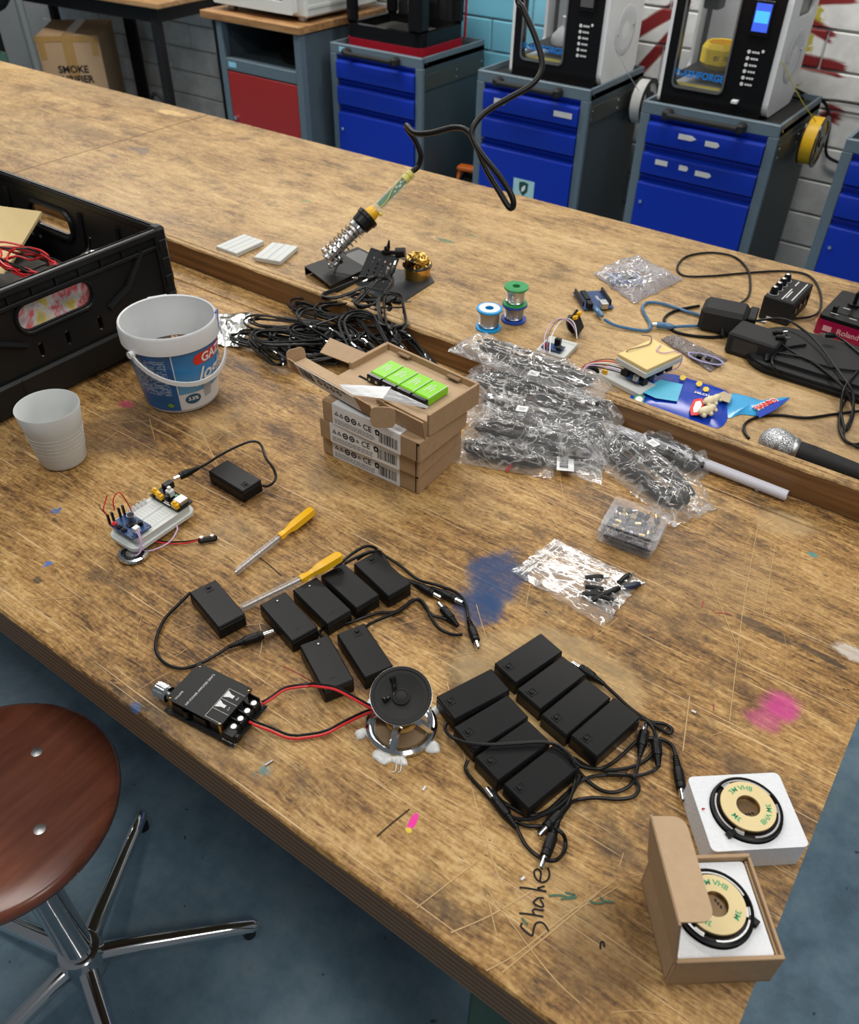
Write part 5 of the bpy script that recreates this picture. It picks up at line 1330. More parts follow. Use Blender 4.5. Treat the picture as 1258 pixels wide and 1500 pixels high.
df = MB(); df.X = Matrix.Translation((-w2 - .034, .0, .0235)) @ Matrix.Rotation(R(10), 4, 'Z') @ Matrix.Rotation(R(24), 4, 'X'); df.plate([(-.034, -.012), (.034, -.015), (.036, .004), (.033, .010), (-.034, .016)], (), 0, .0018); part('dust_flap', df, CARD2, ob, False)
cf = MB(); cf.X = Matrix.Translation((-w2 - .07, -d2 - .008, .010)) @ Matrix.Rotation(R(72), 4, 'Z') @ Matrix.Rotation(R(80), 4, 'X'); cf.plate(rrect(-.010, 0, .018, .03, .007, 4), (), 0, .0018); part('corner_flap', cf, CARD, ob, False)
cf = MB(); cf.X = Matrix.Translation((.028, -d2 - .028, .010)) @ Matrix.Rotation(R(38), 4, 'Z') @ Matrix.Rotation(R(84), 4, 'X'); cf.plate(rrect(-.012, -.004, .02, .026, .009, 4), (), 0, .0018); part('corner_flap', cf, CARD, ob, False)
part('tab_slot', MB().box((-.047, -.030, .0238), (.024, .004, .0008), .0003), SEAM, ob, False)
for x in (-.045, .045): part('locking_tab', MB().box((x, d2 - .007, KH - .004), (.022, .008, .003), .0008), M_('tab_card', (.24, .15, .08), .8), ob, False)
GRN = M_('battery_green', (.22, .62, .005), .35, var=.03)
zt = TZ + .0005 + 3 * KH + .0236
Tb = TR(-.574, .7635, zt, R(-4.5))
for k in range(4):
    t = thing('battery', ['left end', 'second', 'third', 'right end'][k] + ' green battery of the four lying in the open box', 'battery', M=Tb @ Matrix.Translation((-.039 + k * .026, 0, 0)), group='green batteries in the open box')
    part('wrapper', MB().box((0, .003, .0065), (.0255, .042, .0125), .002), GRN, t)
    part('terminal_end', MB().box((0, -.0215, .006), (.0255, .008, .0115), .0015), BLKG, t, False)
    part('contact', MB().cyl((-.006, -.0255, .006), (-.006, -.0268, .006), .0022, None, 10), STL, t)
    part('contact', MB().cyl((.006, -.0255, .006), (.006, -.0264, .006), .0024, None, 10), STL, t)
    tl = MB()
    for q in range(3): tl.box((-.005 + q * .004, .002 + (q % 2) * .004, .01295), (.0012, .018 - q * .003, .0003))
    tl.box((.0118, .003, .01295), (.0009, .042, .0003)); part('wrapper_print', tl, SILK, t, False)
lp0 = [W(496, 563, .140), W(600, 600, .133), W(583, 572, .146), W(562, 566, .146)]
def leaf(a, b, c, d, seed, amp, label): solo('leaflet', sheet([a, b, c, d], 0, seed, amp, 14, 10), PAP, label, 'leaflet', smooth=60)
leaf(W(508, 578, .129), W(561, 584, .135), W(573, 567, .1385), W(497, 563, .137), 2, .0012, 'folded white instruction leaflet lying flat on the open box edge')
leaf(W(560, 585, .1335), W(625, 599, .1335), W(628, 596, .1365), W(572, 570, .147), 5, .002, 'second white leaflet, standing creased beside the batteries')

# ------------------------------------------------------------------ exciters in foam
FOAM = M_('white_foam', (.74, .76, .79), .85, var=.05, nscale=400, bump=.9, bscale=500)
TAPEY = M_('cream_backing', (.72, .58, .3), .55, var=.03)
GRT = M_('green_print', (.03, .36, .15), .5, var=0)
def exciter(M, label):
    t = thing('audio_exciter', label, 'exciter', M=M)
    part('housing', MB().lathe((0, 0, 0), [(.0001, -.006), (.029, -.006), (.0312, -.003), (.0312, .0035), (.0295, .0045), (.0285, .0035), (.0275, .001), (.0001, .001)], 48, False), BLK, t, 40)
    sp_ = MB()
    for k in range(3):
        a0 = 120 * k
        sp_.plate(arc(0, 0, .0286, a0 + 4, a0 + 104, 10) + arc(0, 0, .0270, a0 + 104, a0 + 4, 10), (), .0022, .0034)
        sp_.plate(arc(0, 0, .0275, a0 + 86, a0 + 104, 4) + arc(0, 0, .0245, a0 + 104, a0 + 86, 4), (), .0022, .0034)
    part('spring_arm', sp_, STL, t, False)
    part('coil_ring', MB().lathe((0, 0, 0), [(.024, .001), (.0246, .003), (.0244, .0055), (.0105, .0055), (.0105, .001)], 40, False), M_('brass_ring', (.3, .2, .1), .4, 1), t, 40)
    pad = MB(); pad.plate(circle(0, 0, .0242, 48), [circle(0, 0, .0105, 32)], .0055, .0072); pd = part('adhesive_ring', pad, TAPEY, t, False)
    part('core', MB().lathe((0, 0, 0), [(.0001, .0016), (.0104, .0016)], 24, False), M_('amber_core', (.22, .14, .07), .25, .6), t)
    core_m = MB(); 
    for k in range(3): core_m.X = TR(-.004 + k * .003, -.004 - k * .0008, .0018, R(-60)); core_m.plate([(-.0012, -.0008), (.0012, -.0008), (.0012, .0008), (-.0012, .0008)], (), 0, .0002)
    part('core_print', core_m, BLK, t, False)
    for s_, a in (('3M VHB', 75), ('3M', 195), ('3M VHB', 305)):
        rad = .0176
        def bend(p, a=a, rad=rad):
            r = rad + p.y; th = R(a) - p.x / rad
            return Vector((r * math.cos(th), r * math.sin(th), .0074))
        part('lettering', text_mb(s_, .0066, bend=bend, weight=.0001), GRT, pd, False)
    part('terminal_block', MB().box((-.028, -.013, .001), (.009, .006, .005), .0006), BLK, t, False)
    return t
fa = R(39.4)
fb = thing('foam_block', 'white foam block holding an exciter, at the bench right edge', 'foam block', (.009, .494, TZ + .0005), fa)
fm = MB()
hole = circle(.0, .0, .0322, 40)
fm.plate([(-.040, -.0365), (.046, -.0365), (.041, .0365), (-.0415, .0365)][:0] or rrect(-.0430, -.0365, .0440, .0365, .005, 4), [hole], .0, .031)
part('foam_body', fm, FOAM, fb, 35); part('foam_floor', MB().lathe((0, 0, 0), [(.0001, .018), (.0325, .018)], 32, False), FOAM, fb)
exciter(TR(.009, .494, TZ + .0325, R(60)), 'round exciter with cream adhesive ring in the loose foam block')
solo('exciter_lead', MB().tube(spline([(-.030, .0, .026), (-.036, .004, .03), (-.0395, .003, .0325)], 4), .0008, 5), RED, 'short red lead at the exciter in loose foam block', 'wire', (.009, .494, TZ + .0005), fa)
ba2 = R(38.1); bx = thing('cardboard_box', 'small open cardboard box with raised lid holding foam and exciter', 'box', (.0101, .3286, TZ + .0005), ba2)
S2, H2 = .0855, .043
part('base', MB().box((S2 / 2, S2 / 2, .001), (S2, S2, .002)), CARD2, bx, False)
part('front_wall', MB().box((S2 / 2, .0018, H2 / 2), (S2, .0036, H2), .0006), CARD, bx, False)
part('back_wall', MB().box((S2 / 2, S2 - .0018, H2 / 2), (S2, .0036, H2), .0006), CARD, bx, False)
rw = MB().box((S2 - .0011, S2 / 2, H2 / 2), (.0022, S2 - .0074, H2 - .001)).box((S2 - .0036, S2 / 2, H2 / 2 - .002), (.0016, S2 - .010, H2 - .005)); part('side_wall', rw, CARD, bx, False)
part('side_wall', MB().box((.001, S2 / 2, H2 / 2), (.002, S2 - .0074, H2)), CARD, bx, False)
ld = MB(); ld.X = Matrix.Translation((0, 0, H2)) @ Matrix.Rotation(R(-9), 4, 'Y'); ld.box((-.001, S2 / 2, .034), (.002, S2, .070)); lid = part('lid', ld, CARD, bx, False)
fl2 = MB(); fl2.X = Matrix.Translation((-.012, S2 / 2, H2 + .0680)) @ Matrix.Rotation(R(4), 4, 'Y')
fl2.plate([(0, -.041), (.016, -.041)] + arc(.017, -.031, .010, -80, 0, 4) + arc(.017, .031, .010, 0, 80, 4) + [(.016, .041), (0, .041)], (), -.0008, .0008); part('tuck_flap', fl2, CARD2, lid, False)
fo2 = MB(); fo2.X = Matrix.Translation((S2 / 2, S2 / 2, 0)); fo2.plate(rrect(-.0392, -.0385, .0375, .0385, .003, 3), [circle(0, 0, .0322, 40)], .0025, .037)
fbo = thing('foam_insert', 'white foam insert inside the small open cardboard box', 'foam block', (.0101, .3286, TZ + .0005), ba2); part('foam_body', fo2, FOAM, fbo, 35); part('foam_floor', MB().lathe((S2 / 2, S2 / 2, 0), [(.0001, .022), (.0325, .022)], 32, False), FOAM, fbo)
cc = TR(.0101, .3286, TZ + .0005, ba2) @ Vector((S2 / 2, S2 / 2, .0385)); exciter(TR(cc.x, cc.y, cc.z, R(170)), 'round exciter with cream adhesive ring inside the small open box')

# ------------------------------------------------------------------ connector boxes
CLB = clear('box_plastic', (.985, .985, .995), .025, .1)
NAVY = M_('navy_connector', (.015, .022, .05), .4)
def cbox(z, deg, dx, label, seed):
    loc = Vector((-.246 + dx, .805 - dx, TZ + z)); t = thing('organiser_box', label, 'organiser box', loc, R(deg), 'stacked clear organiser boxes')
    o_ = rrect(-.036, -.030, .036, .030, .005, 4); i_ = rrect(-.0348, -.0288, .0348, .0288, .004, 4)
    part('tray', MB().plate(o_, (), 0, .001).plate(o_, [i_], .001, .0105), CLB, t, False)
    lidp = part('lid', MB().plate(rrect(-.0365, -.0305, .0365, .0305, .005, 4), [i_], .011, .0165).plate(rrect(-.0365, -.0305, .0365, .0305, .005, 4), (), .0165, .0175), CLB, t, False)
    part('clasp', MB().box((0, -.0317, .0095), (.022, .0022, .009), .0006), CLB, t, False)
    rnd = random.Random(seed)
    k = 0; spots = [(-.024 + .0118 * a + rnd.uniform(-.002, .002), -.019 + .0125 * b + rnd.uniform(-.002, .002)) for a in range(5) for b in range(4)]
    for x, y in spots:
        a = rnd.uniform(0, PI); mt = GOLD if rnd.random() < .5 else STL; ca, sa_ = math.cos(a), math.sin(a); h = rnd.uniform(.0055, .0115)
        c = TR(loc.x, loc.y, loc.z, R(deg)) @ Vector((x, y, h)); 
        cn = thing('connector_plug', ('gold' if mt is GOLD else 'silver') + ' tipped small connector inside the ' + ('upper' if z > .01 else 'lower') + ' organiser box', 'connector', c, a + R(deg), 'connectors in the ' + ('upper' if z > .01 else 'lower') + ' organiser box')
        part('grip', MB().cyl((-.006, 0, 0), (.001, 0, 0), .0037, None, 8), NAVY, cn); part('pin', MB().cyl((.001, 0, 0), (.0085, 0, 0), .0024, None, 8), mt, cn)
    return t
cbox(.0006, 5, 0, 'clear organiser box of connectors, underneath in the pair', 4)
cbox(.0185, 7.5, .003, 'clear organiser box of connectors, stacked on top of its twin', 9)

# ------------------------------------------------------------------ bags
def pillow(P, z, th, seed, nu=34, nv=22, cr=.0028, edge=.15, drape=0):
    """closed crumpled bag over a world quad P; returns mesh"""
    mb = MB(); V = []; Fc = []; w = nu + 1
    for side in (1, 0):
        for j in range(nv + 1):
            for i in range(nu + 1):
                u, v = i / nu, j / nv
                p = P[0] * (1 - u) * (1 - v) + P[1] * u * (1 - v) + P[2] * u * v + P[3] * (1 - u) * v
                a = min(1, min(u, 1 - u) / edge); b = min(1, min(v, 1 - v) / (edge * 1.4)); a = math.sin(a * PI / 2); b = math.sin(b * PI / 2)
                n = noise.noise((u * 5 + seed, v * 9, seed)) + .7 * noise.noise((u * 12 + seed, v * 20, 3)) + .4 * noise.noise((u * 27, v * 40 + seed, 1))
                s_ = noise.noise((u * 9, v * 7, seed + 7)) * .06
                q = p + (P[3] - P[0]) * s_ * (1 - abs(2 * u - 1)) * .7 + (P[1] - P[0]) * noise.noise((v * 8, u * 6, seed + 3)) * .035
                V.append(q + Vector((0, 0, z - drape * max(0, q.y - 1.035) + (th * a * b * (1 + .35 * n) + cr * (abs(n) + .2) if side else 0))))
    n0 = (nu + 1) * (nv + 1)
    for j in range(nv):
        for i in range(nu):
            Fc.append((j * w + i, j * w + i + 1, (j + 1) * w + i + 1, (j + 1) * w + i)); Fc.append((n0 + j * w + i, n0 + (j + 1) * w + i, n0 + (j + 1) * w + i + 1, n0 + j * w + i + 1))
    def side(a, b): Fc.append((a, n0 + a, n0 + b, b))
    for i in range(nu): side(i, i + 1); side(nv * w + i + 1, nv * w + i)
    for j in range(nv): side((j + 1) * w, j * w); side(j * w + nu, (j + 1) * w + nu)
    return mb.add(V, Fc)
def coil_pts(c, ux, uy, L, w, n, seed, dz=.003):
    rnd = random.Random(seed); P = []
    for k in range(n):
        l = L * rnd.uniform(.82, 1.02); ww = w * rnd.uniform(.55, 1.05); ox, oy = rnd.uniform(-.006, .006), rnd.uniform(-.004, .004); z = dz * k * .6
        for i in range(12):
            a = 2 * PI * i / 12 + .2
            x = math.copysign(abs(math.cos(a)) ** .6, math.cos(a)) * l / 2; y = math.sin(a) * ww / 2 * (1 - .55 * math.exp(-(x / (L * .16)) ** 2))
            P.append(c + ux * (x + ox) + uy * (y + oy) + Vector((0, 0, z + .002 * math.sin(a * 2 + k) + dz * .4 * rnd.random())))
    return P
def coil_cable(c, a, L, w, n, seed, label, r=.0019, plugs=True, group=None, tie=True):
    ux = Vector((math.cos(a), math.sin(a), 0)); uy = Vector((-ux.y, ux.x, 0)); rnd = random.Random(seed * 7)
    t = thing('audio_cable', label, 'cable', c, 0, group)
    P = coil_pts(c + Vector((0, 0, .002)), ux, uy, L, w, n, seed)
    part('cord', MB().tube(spline(P, 3), r, 6), RUB, t, True, True)
    if tie: part('tie', MB().tube([c + uy * -w * .3 + Vector((0, 0, .001)), c + uy * -w * .3 + Vector((0, 0, .012)), c + uy * w * .3 + Vector((0, 0, .012)), c + uy * w * .3 + Vector((0, 0, .001))], .0016, 5), BLK, t, True, True)
    if plugs:
        for s_ in (0, -1):
            p = P[s_] + Vector((0, 0, .003)); d = (ux * rnd.choice((-1, 1)) + uy * rnd.uniform(-.6, .6) + Vector((0, 0, rnd.uniform(0, .3)))).normalized()
            g = part('plug', MB().rev(p, p + d * .024, [(0, .0022), (.004, .0032), (.007, .0042), (.022, .0044), (.024, .0035)], 10), BLK, t, True, True)
            part('tip', MB().rev(p + d * .024, p + d * .039, [(0, .0018), (.009, .0018), (.0095, .0013), (.0115, .0018), (.014, .0008)], 8), CHR, g, True, True)
    return t
def V3(x, y, z): return Vector((x, y, TZ + z))
def long_bag(a, b, w, z, th, label, seed, cable_label, n=7, tag=None, mat=FILM, coil=True, zoff=.004, sq=.62):
    d = (b - a).normalized(); s_ = Vector((-d.y, d.x, 0))
    P = [a - s_ * w / 2, b - s_ * w * .46, b + s_ * w * .46, a + s_ * w / 2]
    if coil: coil_cable((a * .5 + b * .5) + Vector((0, 0, z + zoff)), math.atan2(d.y, d.x), (b - a).length * .8, w * sq, n, seed, cable_label, .0024, False, 'cables inside clear bags', False)
    t = thing('plastic_bag', label, 'plastic bag', (a + b) / 2, 0, 'clear bags of cables')
    part('film', pillow(P, z, th, seed, drape=.75 if z > .05 else 0), mat, t, 60, True)
    if tag:
        c = a + (b - a) * tag[0] + s_ * w * tag[1] + Vector((0, 0, z + th * 1.45 + .004)); m_ = MB(); m_.X = frame(c, d + Vector((0, 0, .1)), (.1, -.15, 1)); m_.plate([(-.0085, -.006), (.0085, -.006), (.0085, .006), (-.0085, .006)], (), 0, .0004)
        tg = part('size_sticker', m_, PAP, t, False, True); m2 = MB(); m2.X = m_.X; m2.box((0, .001, .0006), (.01, .0008, .0003)).box((0, -.002, .0006), (.008, .0008, .0003)); part('sticker_print', m2, M_('grey_ink', (.25, .25, .26), .7, var=0), tg, False, True)
    return t
long_bag(V3(-.655, 1.030, 0), V3(-.395, 1.028, 0), .10, .051, .016, 'clear bag of black cable draped over the bench rail, farthest back', 1, 'black cable inside the farthest clear bag', 5, None, FILM, True, -.004, .4)
long_bag(V3(-.615, .975, 0), V3(-.355, 1.0, 0), .085, .022, .022, 'clear bag of black cable against the rail, second from the back', 2, 'black cable inside the second clear bag from the back', 8, (.42, .1))
long_bag(V3(-.575, .928, 0), V3(-.34, .958, 0), .088, .006, .028, 'clear bag of black cable in the pile middle, beside the box stack', 3, 'black cable inside the middle clear bag', 9)
long_bag(V3(-.548, .875, 0), V3(-.345, .925, 0), .08, .003, .032, 'clear bag with white sticker, nearest of the cable bags by the boxes', 4, 'black cable inside the nearest clear bag by the boxes', 9, (.38, .15))
long_bag(V3(-.535, .825, 0), V3(-.395, .875, 0), .06, .001, .022, 'small crumpled clear bag at the front of the pile', 5, 'black cable inside the small crumpled bag', 5)
long_bag(V3(-.375, .975, 0), V3(-.192, .890, 0), .085, .001, .026, 'clear bag of black cable stretching right towards the organiser boxes', 6, 'black cable inside the clear bag stretching right', 9, (.42, .22))
long_bag(V3(-.330, 1.005, 0), V3(-.215, .985, 0), .05, .002, .020, 'clear bag leaning on the rail under the white tube', 7, 'black cable coil under the white tube', 6, None)
# zip bag with barcode paper
zq = [W(752, 668, .0), W(880, 712, .0), W(888, 668, .0), W(800, 640, 0)]
zb = thing('zip_bag', 'small zip bag with barcode card and springs, in front of the pile', 'plastic bag', W(815, 680)); part('film', pillow(zq, .0015, .010, 11, 24, 18, .002), FILM2, zb, 60, True)
part('zip_strip', MB().box((0, 0, 0), (.001, .001, .001)) if False else MB().ribbon(spline([W(742, 690, .004), W(757, 668, .006)], 4), .004), M_('red_zip', (.5, .03, .03), .4), zb, False, True)
bcard = MB(); bcard.X = frame(W(828, 676, .012), W(842, 690, .012) - W(842, 660, .012), (0, 0, 1)); bcard.plate([(-.022, -.012), (.022, -.012), (.022, .012), (-.022, .012)], (), 0, .0004)
bk = thing('barcode_card', 'white barcode card inside the small zip bag', 'card', bcard.X.translation); part('card', bcard, PAP, bk, False, True)
b3 = MB(); b3.X = bcard.X @ Matrix.Rotation(PI, 4, 'X') @ Matrix.Translation((0, 0, 0)); b3.X = bcard.X
q = -.018
rnd = random.Random(8)
while q < .017:
    t_ = rnd.choice((.0007, .0012, .0018)); b3.add([(q, -.008, .0006), (q + t_, -.008, .0006), (q + t_, .004, .0006), (q, .004, .0006)], [(0, 1, 2, 3)]); q += t_ + rnd.choice((.0008, .0012))
tagit(part('barcode', b3, INK, bk, False, True), None, None, None, 'stuff')
for k in range(6):
    p = W(845 + k * 6, 672 + k * 2, .005)
    solo('spring', MB().tube([p + Vector((.0022 * math.cos(i * 1.2), -.012 + i * .00055, .0022 * math.sin(i * 1.2))) for i in range(44)], .0006, 5), STL, 'thin metal spring in the barcode zip bag', 'spring', group='springs in the zip bag')
# zip bag with black parts
zq = [W(748, 838), W(884, 921), W(940, 852), W(812, 790)]
zb2 = thing('zip_bag', 'flat clear zip bag with black plugs, beside the blue paint stain', 'plastic bag', W(845, 855))
part('film', pillow(zq, .0012, .0055, 21, 40, 26, .0016, .1), FILM2, zb2, 60, True)
part('zip_strip', MB().tube([W(757, 838, .0045), W(818, 795, .0045)], .0012, 6).tube([W(763, 842, .0045), W(824, 798, .0045)], .001, 6), M_('zip_clear', (.8, .82, .84), .25, var=0), zb2, True, True)
rnd = random.Random(12)
for k in range(9):
    p = W(868 + rnd.uniform(-6, 52), 868 + rnd.uniform(-22, 14) , .006); a = rnd.uniform(.2, 1.6)
    if k == 8: p = W(925, 858, .005)
    pk = thing('barrel_plug', 'navy barrel plug at the right corner of the flat zip bag' if k == 8 else 'small black barrel plug inside the flat zip bag', 'connector', p, a, 'black plugs in the flat zip bag')
    part('grip', MB().rev((-.011, 0, 0), (.011, 0, 0), [(0, .0035), (.012, .0044), (.016, .0044), (.022, .003)], 10), NAVY if k == 8 else BLK, pk); part('pin', MB().cyl((.011, 0, 0), (.017, 0, 0), .002, None, 8), STL, pk)
# white tube
tt = thing('plastic_tube', 'frosted white plastic tube lying along the bench rail', 'tube', W(1060, 690, .01))
a, b = W(905, 628, .0115), W(1155, 722, .0085); a.y = min(a.y, 1.0); b.y = 1.0
part('tube_body', MB().rev(a, b, [(0, .0078), ((b - a).length, .0078), ((b - a).length, .006), ((b - a).length - .01, .006)], 20, False), M_('frosted_white', (.72, .72, .8), .35, var=.02, Transmission_Weight=.15), tt, True, True)
rv = thing('clear_lead_bead', 'tiny clear LED lying beside the white tube', 'component', W(1108, 719, .002)); part('dome', MB().sphere((0, 0, .0015), .003, 10, 8), CLEAR, rv); part('pin', MB().cyl((0, .002, .001), (.001, .009, .001), .0005, None, 5), STL, rv)
# offcuts
for k, (x1, y1, x2, y2, m_) in enumerate(((388, 1121, 399, 1114, STL), (619, 1158, 623, 1152, PAP), (763, 1289, 768, 1285, PAP), (1013, 1041, 1019, 1044, PAP))):
    solo('offcut', MB().tube([W(x1, y1, .0014), W(x2, y2, .0014)], .0012, 6), m_, ['bent metal wire offcut below the amplifier', 'white plastic offcut near the bench front', 'tiny white offcut beside the Shake writing', 'tiny white paper offcut near the pink stain'][k], 'offcut')

# ------------------------------------------------------------------ stool
sx_, sy_ = -.812, .146
MAHO = wood_simple('mahogany_seat', (.14, .042, .024), (.19, .06, .033), (.24, .082, .046), (60, 6, 20), .24)
stl = thing('stool', 'round dark red wooden stool with chromed five-star base', 'stool', (sx_, sy_, 0))
part('seat', MB().lathe((0, 0, 0), [(.0001, .535), (.12, .535), (.155, .537), (.166, .544), (.168, .552), (.165, .560), (.158, .5625), (.12, .5615), (.0001, .5595)], 72, False), MAHO, stl, 50)
for a in (12, 102, 192, 282): part('seat_screw', MB().lathe((.088 * math.cos(R(a)), .088 * math.sin(R(a)), 0), [(.0085, .5595), (.008, .562), (.004, .5628), (.0001, .563)], 16, False), STL, stl)
part('piston', MB().cyl((0, 0, .36), (0, 0, .535), .0165, None, 24), CHR, stl)
part('column', MB().lathe((0, 0, 0), [(.026, .07), (.026, .42), (.0275, .425), (.0275, .435), (.024, .438), (.018, .438)], 32, False), CHR, stl, 40); part('collar', MB().lathe((0, 0, 0), [(.0275, .425), (.0285, .43), (.0275, .439), (.019, .441)], 32, False), BLK, stl)
part('hub', MB().lathe((0, 0, 0), [(.03, .03), (.036, .036), (.038, .05), (.038, .085), (.034, .1), (.027, .104)], 32), CHR, stl)
for k in range(5):
    a = R(50 + 72 * k); ca, sa_ = math.cos(a), math.sin(a)
    lg = MB().tube([Vector((ca * r, sa_ * r, z)) for r, z in ((.03, .068), (.06, .066), (.15, .052), (.24, .038), (.285, .030), (.294, .028))], [.017, .0165, .015, .013, .0125, .006], 12)
    lp_ = part('leg', lg, CHR, stl); part('foot_glide', MB().cyl((ca * .275, sa_ * .275, 0), (ca * .275, sa_ * .275, .026), .012), BLK, lp_)
U = 0.0
# ------------------------------------------------------------------ black folding crate
CRX1, CRX0, CRY1, CRY0, CRH = -1.118, -1.718, .822, .422, .190
CRM = M_('black_crate_plastic', (.013, .013, .0135), .36, var=.15, nscale=30)
cr_ = thing('folding_crate', 'black folding plastic crate with handle slots at the left picture edge', 'crate', ((CRX0 + CRX1) / 2, (CRY0 + CRY1) / 2, TZ + .0005))
Lx, Ly = CRX1 - CRX0, CRY1 - CRY0
part('floor_panel', MB().box((0, 0, .004), (Lx - .012, Ly - .012, .007)), CRM, cr_, False)
cc_ = Vector(((CRX0 + CRX1) / 2, (CRY0 + CRY1) / 2, TZ + .0005))
def slotp(pts): return pts
def end_wall(sgn):
    """short wall in the yz plane with handle slot"""
    mb = MB(); mb.X = Matrix.Translation((sgn * (Lx / 2 - .004), 0, 0)) @ Matrix(((0, 0, 1, 0), (1, 0, 0, 0), (0, 1, 0, 0), (0, 0, 0, 1)))
    hs = rrect(-.072, .116, .052, .154, .017, 5)
    holes = [hs]
    for y in (-.052, -.005, .055): holes.append(rrect(y - .004, .068, y + .004, .092, .0035, 2))
    mb.plate(rrect(-Ly / 2, .002, Ly / 2, CRH, .004, 2), holes, -.0025, .0025)
    w = part('end_wall', mb, CRM, cr_, False)
    s = sgn * (Lx / 2)
    part('wall_bulge', MB().box((s - sgn * .0015 + sgn * .004, 0, .030), (.010, Ly - .07, .05), .004), CRM, w)
    bl = MB(); bl.X = Matrix.Translation((s, 0, 0))
    rim = MB().box((s - sgn * .001, 0, CRH - .006), (.014, Ly - .02, .012), .002).box((s + sgn * .0015, 0, CRH - .028), (.007, Ly - .03, .006), .001); part('rim', rim, CRM, w, False)
    rib = MB()
    for k in range(7): rib.box((s - sgn * .0005, -.12 + k * .04, CRH - .019), (.006, .003, .018))
    for y in (-.15, -.1, .1, .15): rib.box((s + sgn * .001, y, .03), (.016, .004, .045), .001)
    for a in (-1, 1): rib.tube([(s + sgn * .002, a * .075, .098), (s + sgn * .003, a * .115, .118), (s + sgn * .002, a * .155, .165)], .005, 6)
    rib.tube([(s + sgn * .001, y, z) for y, z in rrect(-.076, .112, .056, .158, .02, 5)], .003, 6, True)
    tagit(part('ribs', rib, CRM, w, False), None, None, None, 'stuff')
end_wall(1); end_wall(-1)
def long_wall(sgn):
    mb = MB(); mb.X = Matrix.Translation((0, sgn * (Ly / 2 - .004), 0)) @ Matrix(((1, 0, 0, 0), (0, 0, 1, 0), (0, 1, 0, 0), (0, 0, 0, 1)))
    holes = [rrect(-.055, .115, .055, .152, .017, 5)]
    for x in (-.2, -.16, .1, .135, .17, .215, .245):
        for z in (.052, .068): holes.append(rrect(x - .0055, z, x + .0055, z + .008, .002, 1))
    for x in (-.085, -.06, .075): holes.append(rrect(x, .085, x + .010, .093, .003, 1))
    mb.plate(rrect(-Lx / 2 + .008, .002, Lx / 2 - .008, CRH, .004, 2), holes, -.0025, .0025); w = part('long_wall', mb, CRM, cr_, False)
    s = sgn * Ly / 2
    part('rim', MB().box((0, s - sgn * .001, CRH - .006), (Lx - .02, .014, .012), .002).box((0, s + sgn * .001, CRH - .026), (Lx - .03, .006, .005)), CRM, w, False)
    rib = MB()
    for x in (-.25, -.13, .085, .185, .27): rib.tube([(x, s - sgn * .008, .01), (x, s - sgn * .010, .09), (x + .008, s - sgn * .007, .165)], .006, 6)
    for k in range(12): rib.box((-.25 + k * .045, s - sgn * .001, CRH - .018), (.003, .008, .02))
    rib.tube([(x, s - sgn * .008, z) for x, z in rrect(-.062, .108, .062, .158, .022, 5)], .005, 6, True)
    tagit(part('ribs', rib, CRM, w, True), None, None, None, 'stuff')
long_wall(1); long_wall(-1)
for a in (-1, 1):
    for b in (-1, 1):
        c = MB().box((a * (Lx / 2 - .004), b * (Ly / 2 - .004), CRH / 2 + .001), (.022, .022, CRH + .004), .005)
        for k in range(5): c.box((a * (Lx / 2 + .0075), b * (Ly / 2 - .006), .045 + k * .03), (.004, .014, .016), .001); c.box((a * (Lx / 2 - .006), b * (Ly / 2 + .0075), .045 + k * .03), (.014, .004, .016), .001)
        part('corner_post', c, CRM, cr_, False)
# contents of the crate
ENV = M_('manila_paper', (.72, .56, .28), .75, var=.03)
def tiltcard(c, w, h, t_, rz, rx, mat, name, label, cat): 
    M = Matrix.Translation(c) @ Matrix.Rotation(rz, 4, 'Z') @ Matrix.Rotation(rx, 4, 'X'); solo(name, MB().box((0, 0, 0), (w, h, t_), .0006), mat, label, cat, M=M, smooth=False)
tiltcard(Vector((-1.50, .71, TZ + .115)), .2, .15, .006, R(20), R(24), ENV, 'envelope', 'manila envelope tilted at the back of the crate', 'envelope')
tiltcard(Vector((-1.395, .59, TZ + .122)), .15, .11, .006, R(8), R(14), ENV, 'envelope', 'manila envelope lying in front inside the crate', 'envelope')
fillc = MB().box((0, 0, .045), (.52, .33, .07), .02)
solo('cardboard_parcel', fillc, M_('dark_parcel', (.05, .045, .04), .8), 'dark wrapped parcel at the bottom of the crate', 'parcel', (cc_.x, cc_.y, TZ + .008))
rnd = random.Random(31)
for k in range(9):
    P = [Vector((-1.33 + .07 * math.cos(i * .55 + k) + rnd.uniform(-.008, .008) + .06 * (i / 12), .685 + .03 * math.sin(i * .55 + k) + rnd.uniform(-.006, .006), TZ + .118 + .004 * (k % 4) + rnd.uniform(0, .012))) for i in range(12)]
    if k == 0: P += [Vector((-1.235, .755, TZ + .14)), Vector((-1.225, .762, TZ + .165))]
    solo('twin_wire', MB().tube(spline(P, 4), .0018, 6), RED if k % 3 else BLK, ('red' if k % 3 else 'black') + ' hook-up wire tangled in the crate', 'wire', group='tangled hook-up wires in the crate')
wb_ = [Vector((-1.235, .70, TZ + .128)), Vector((-1.16, .725, TZ + .125)), Vector((-1.165, .755, TZ + .165)), Vector((-1.215, .745, TZ + .15))]
solo('foil_packet', sheet(wb_, 0, 3, .006, 14, 12), FOIL, 'small silver packet sticking up inside the crate', 'packet', smooth=70)
def paint_mat():
    t = NT('colour_splash_print'); P = t.pos(); n = t.noise(P, 16, 4, .6, .6)
    t.set(t.ramp(n, [(.3, (.3, .33, .6)), (.42, (.6, .58, .62)), (.5, (.66, .1, .1)), (.56, (.62, .6, .6)), (.64, (.62, .45, .05)), (.74, (.3, .42, .5))], 'LINEAR'), .3); return t.mat
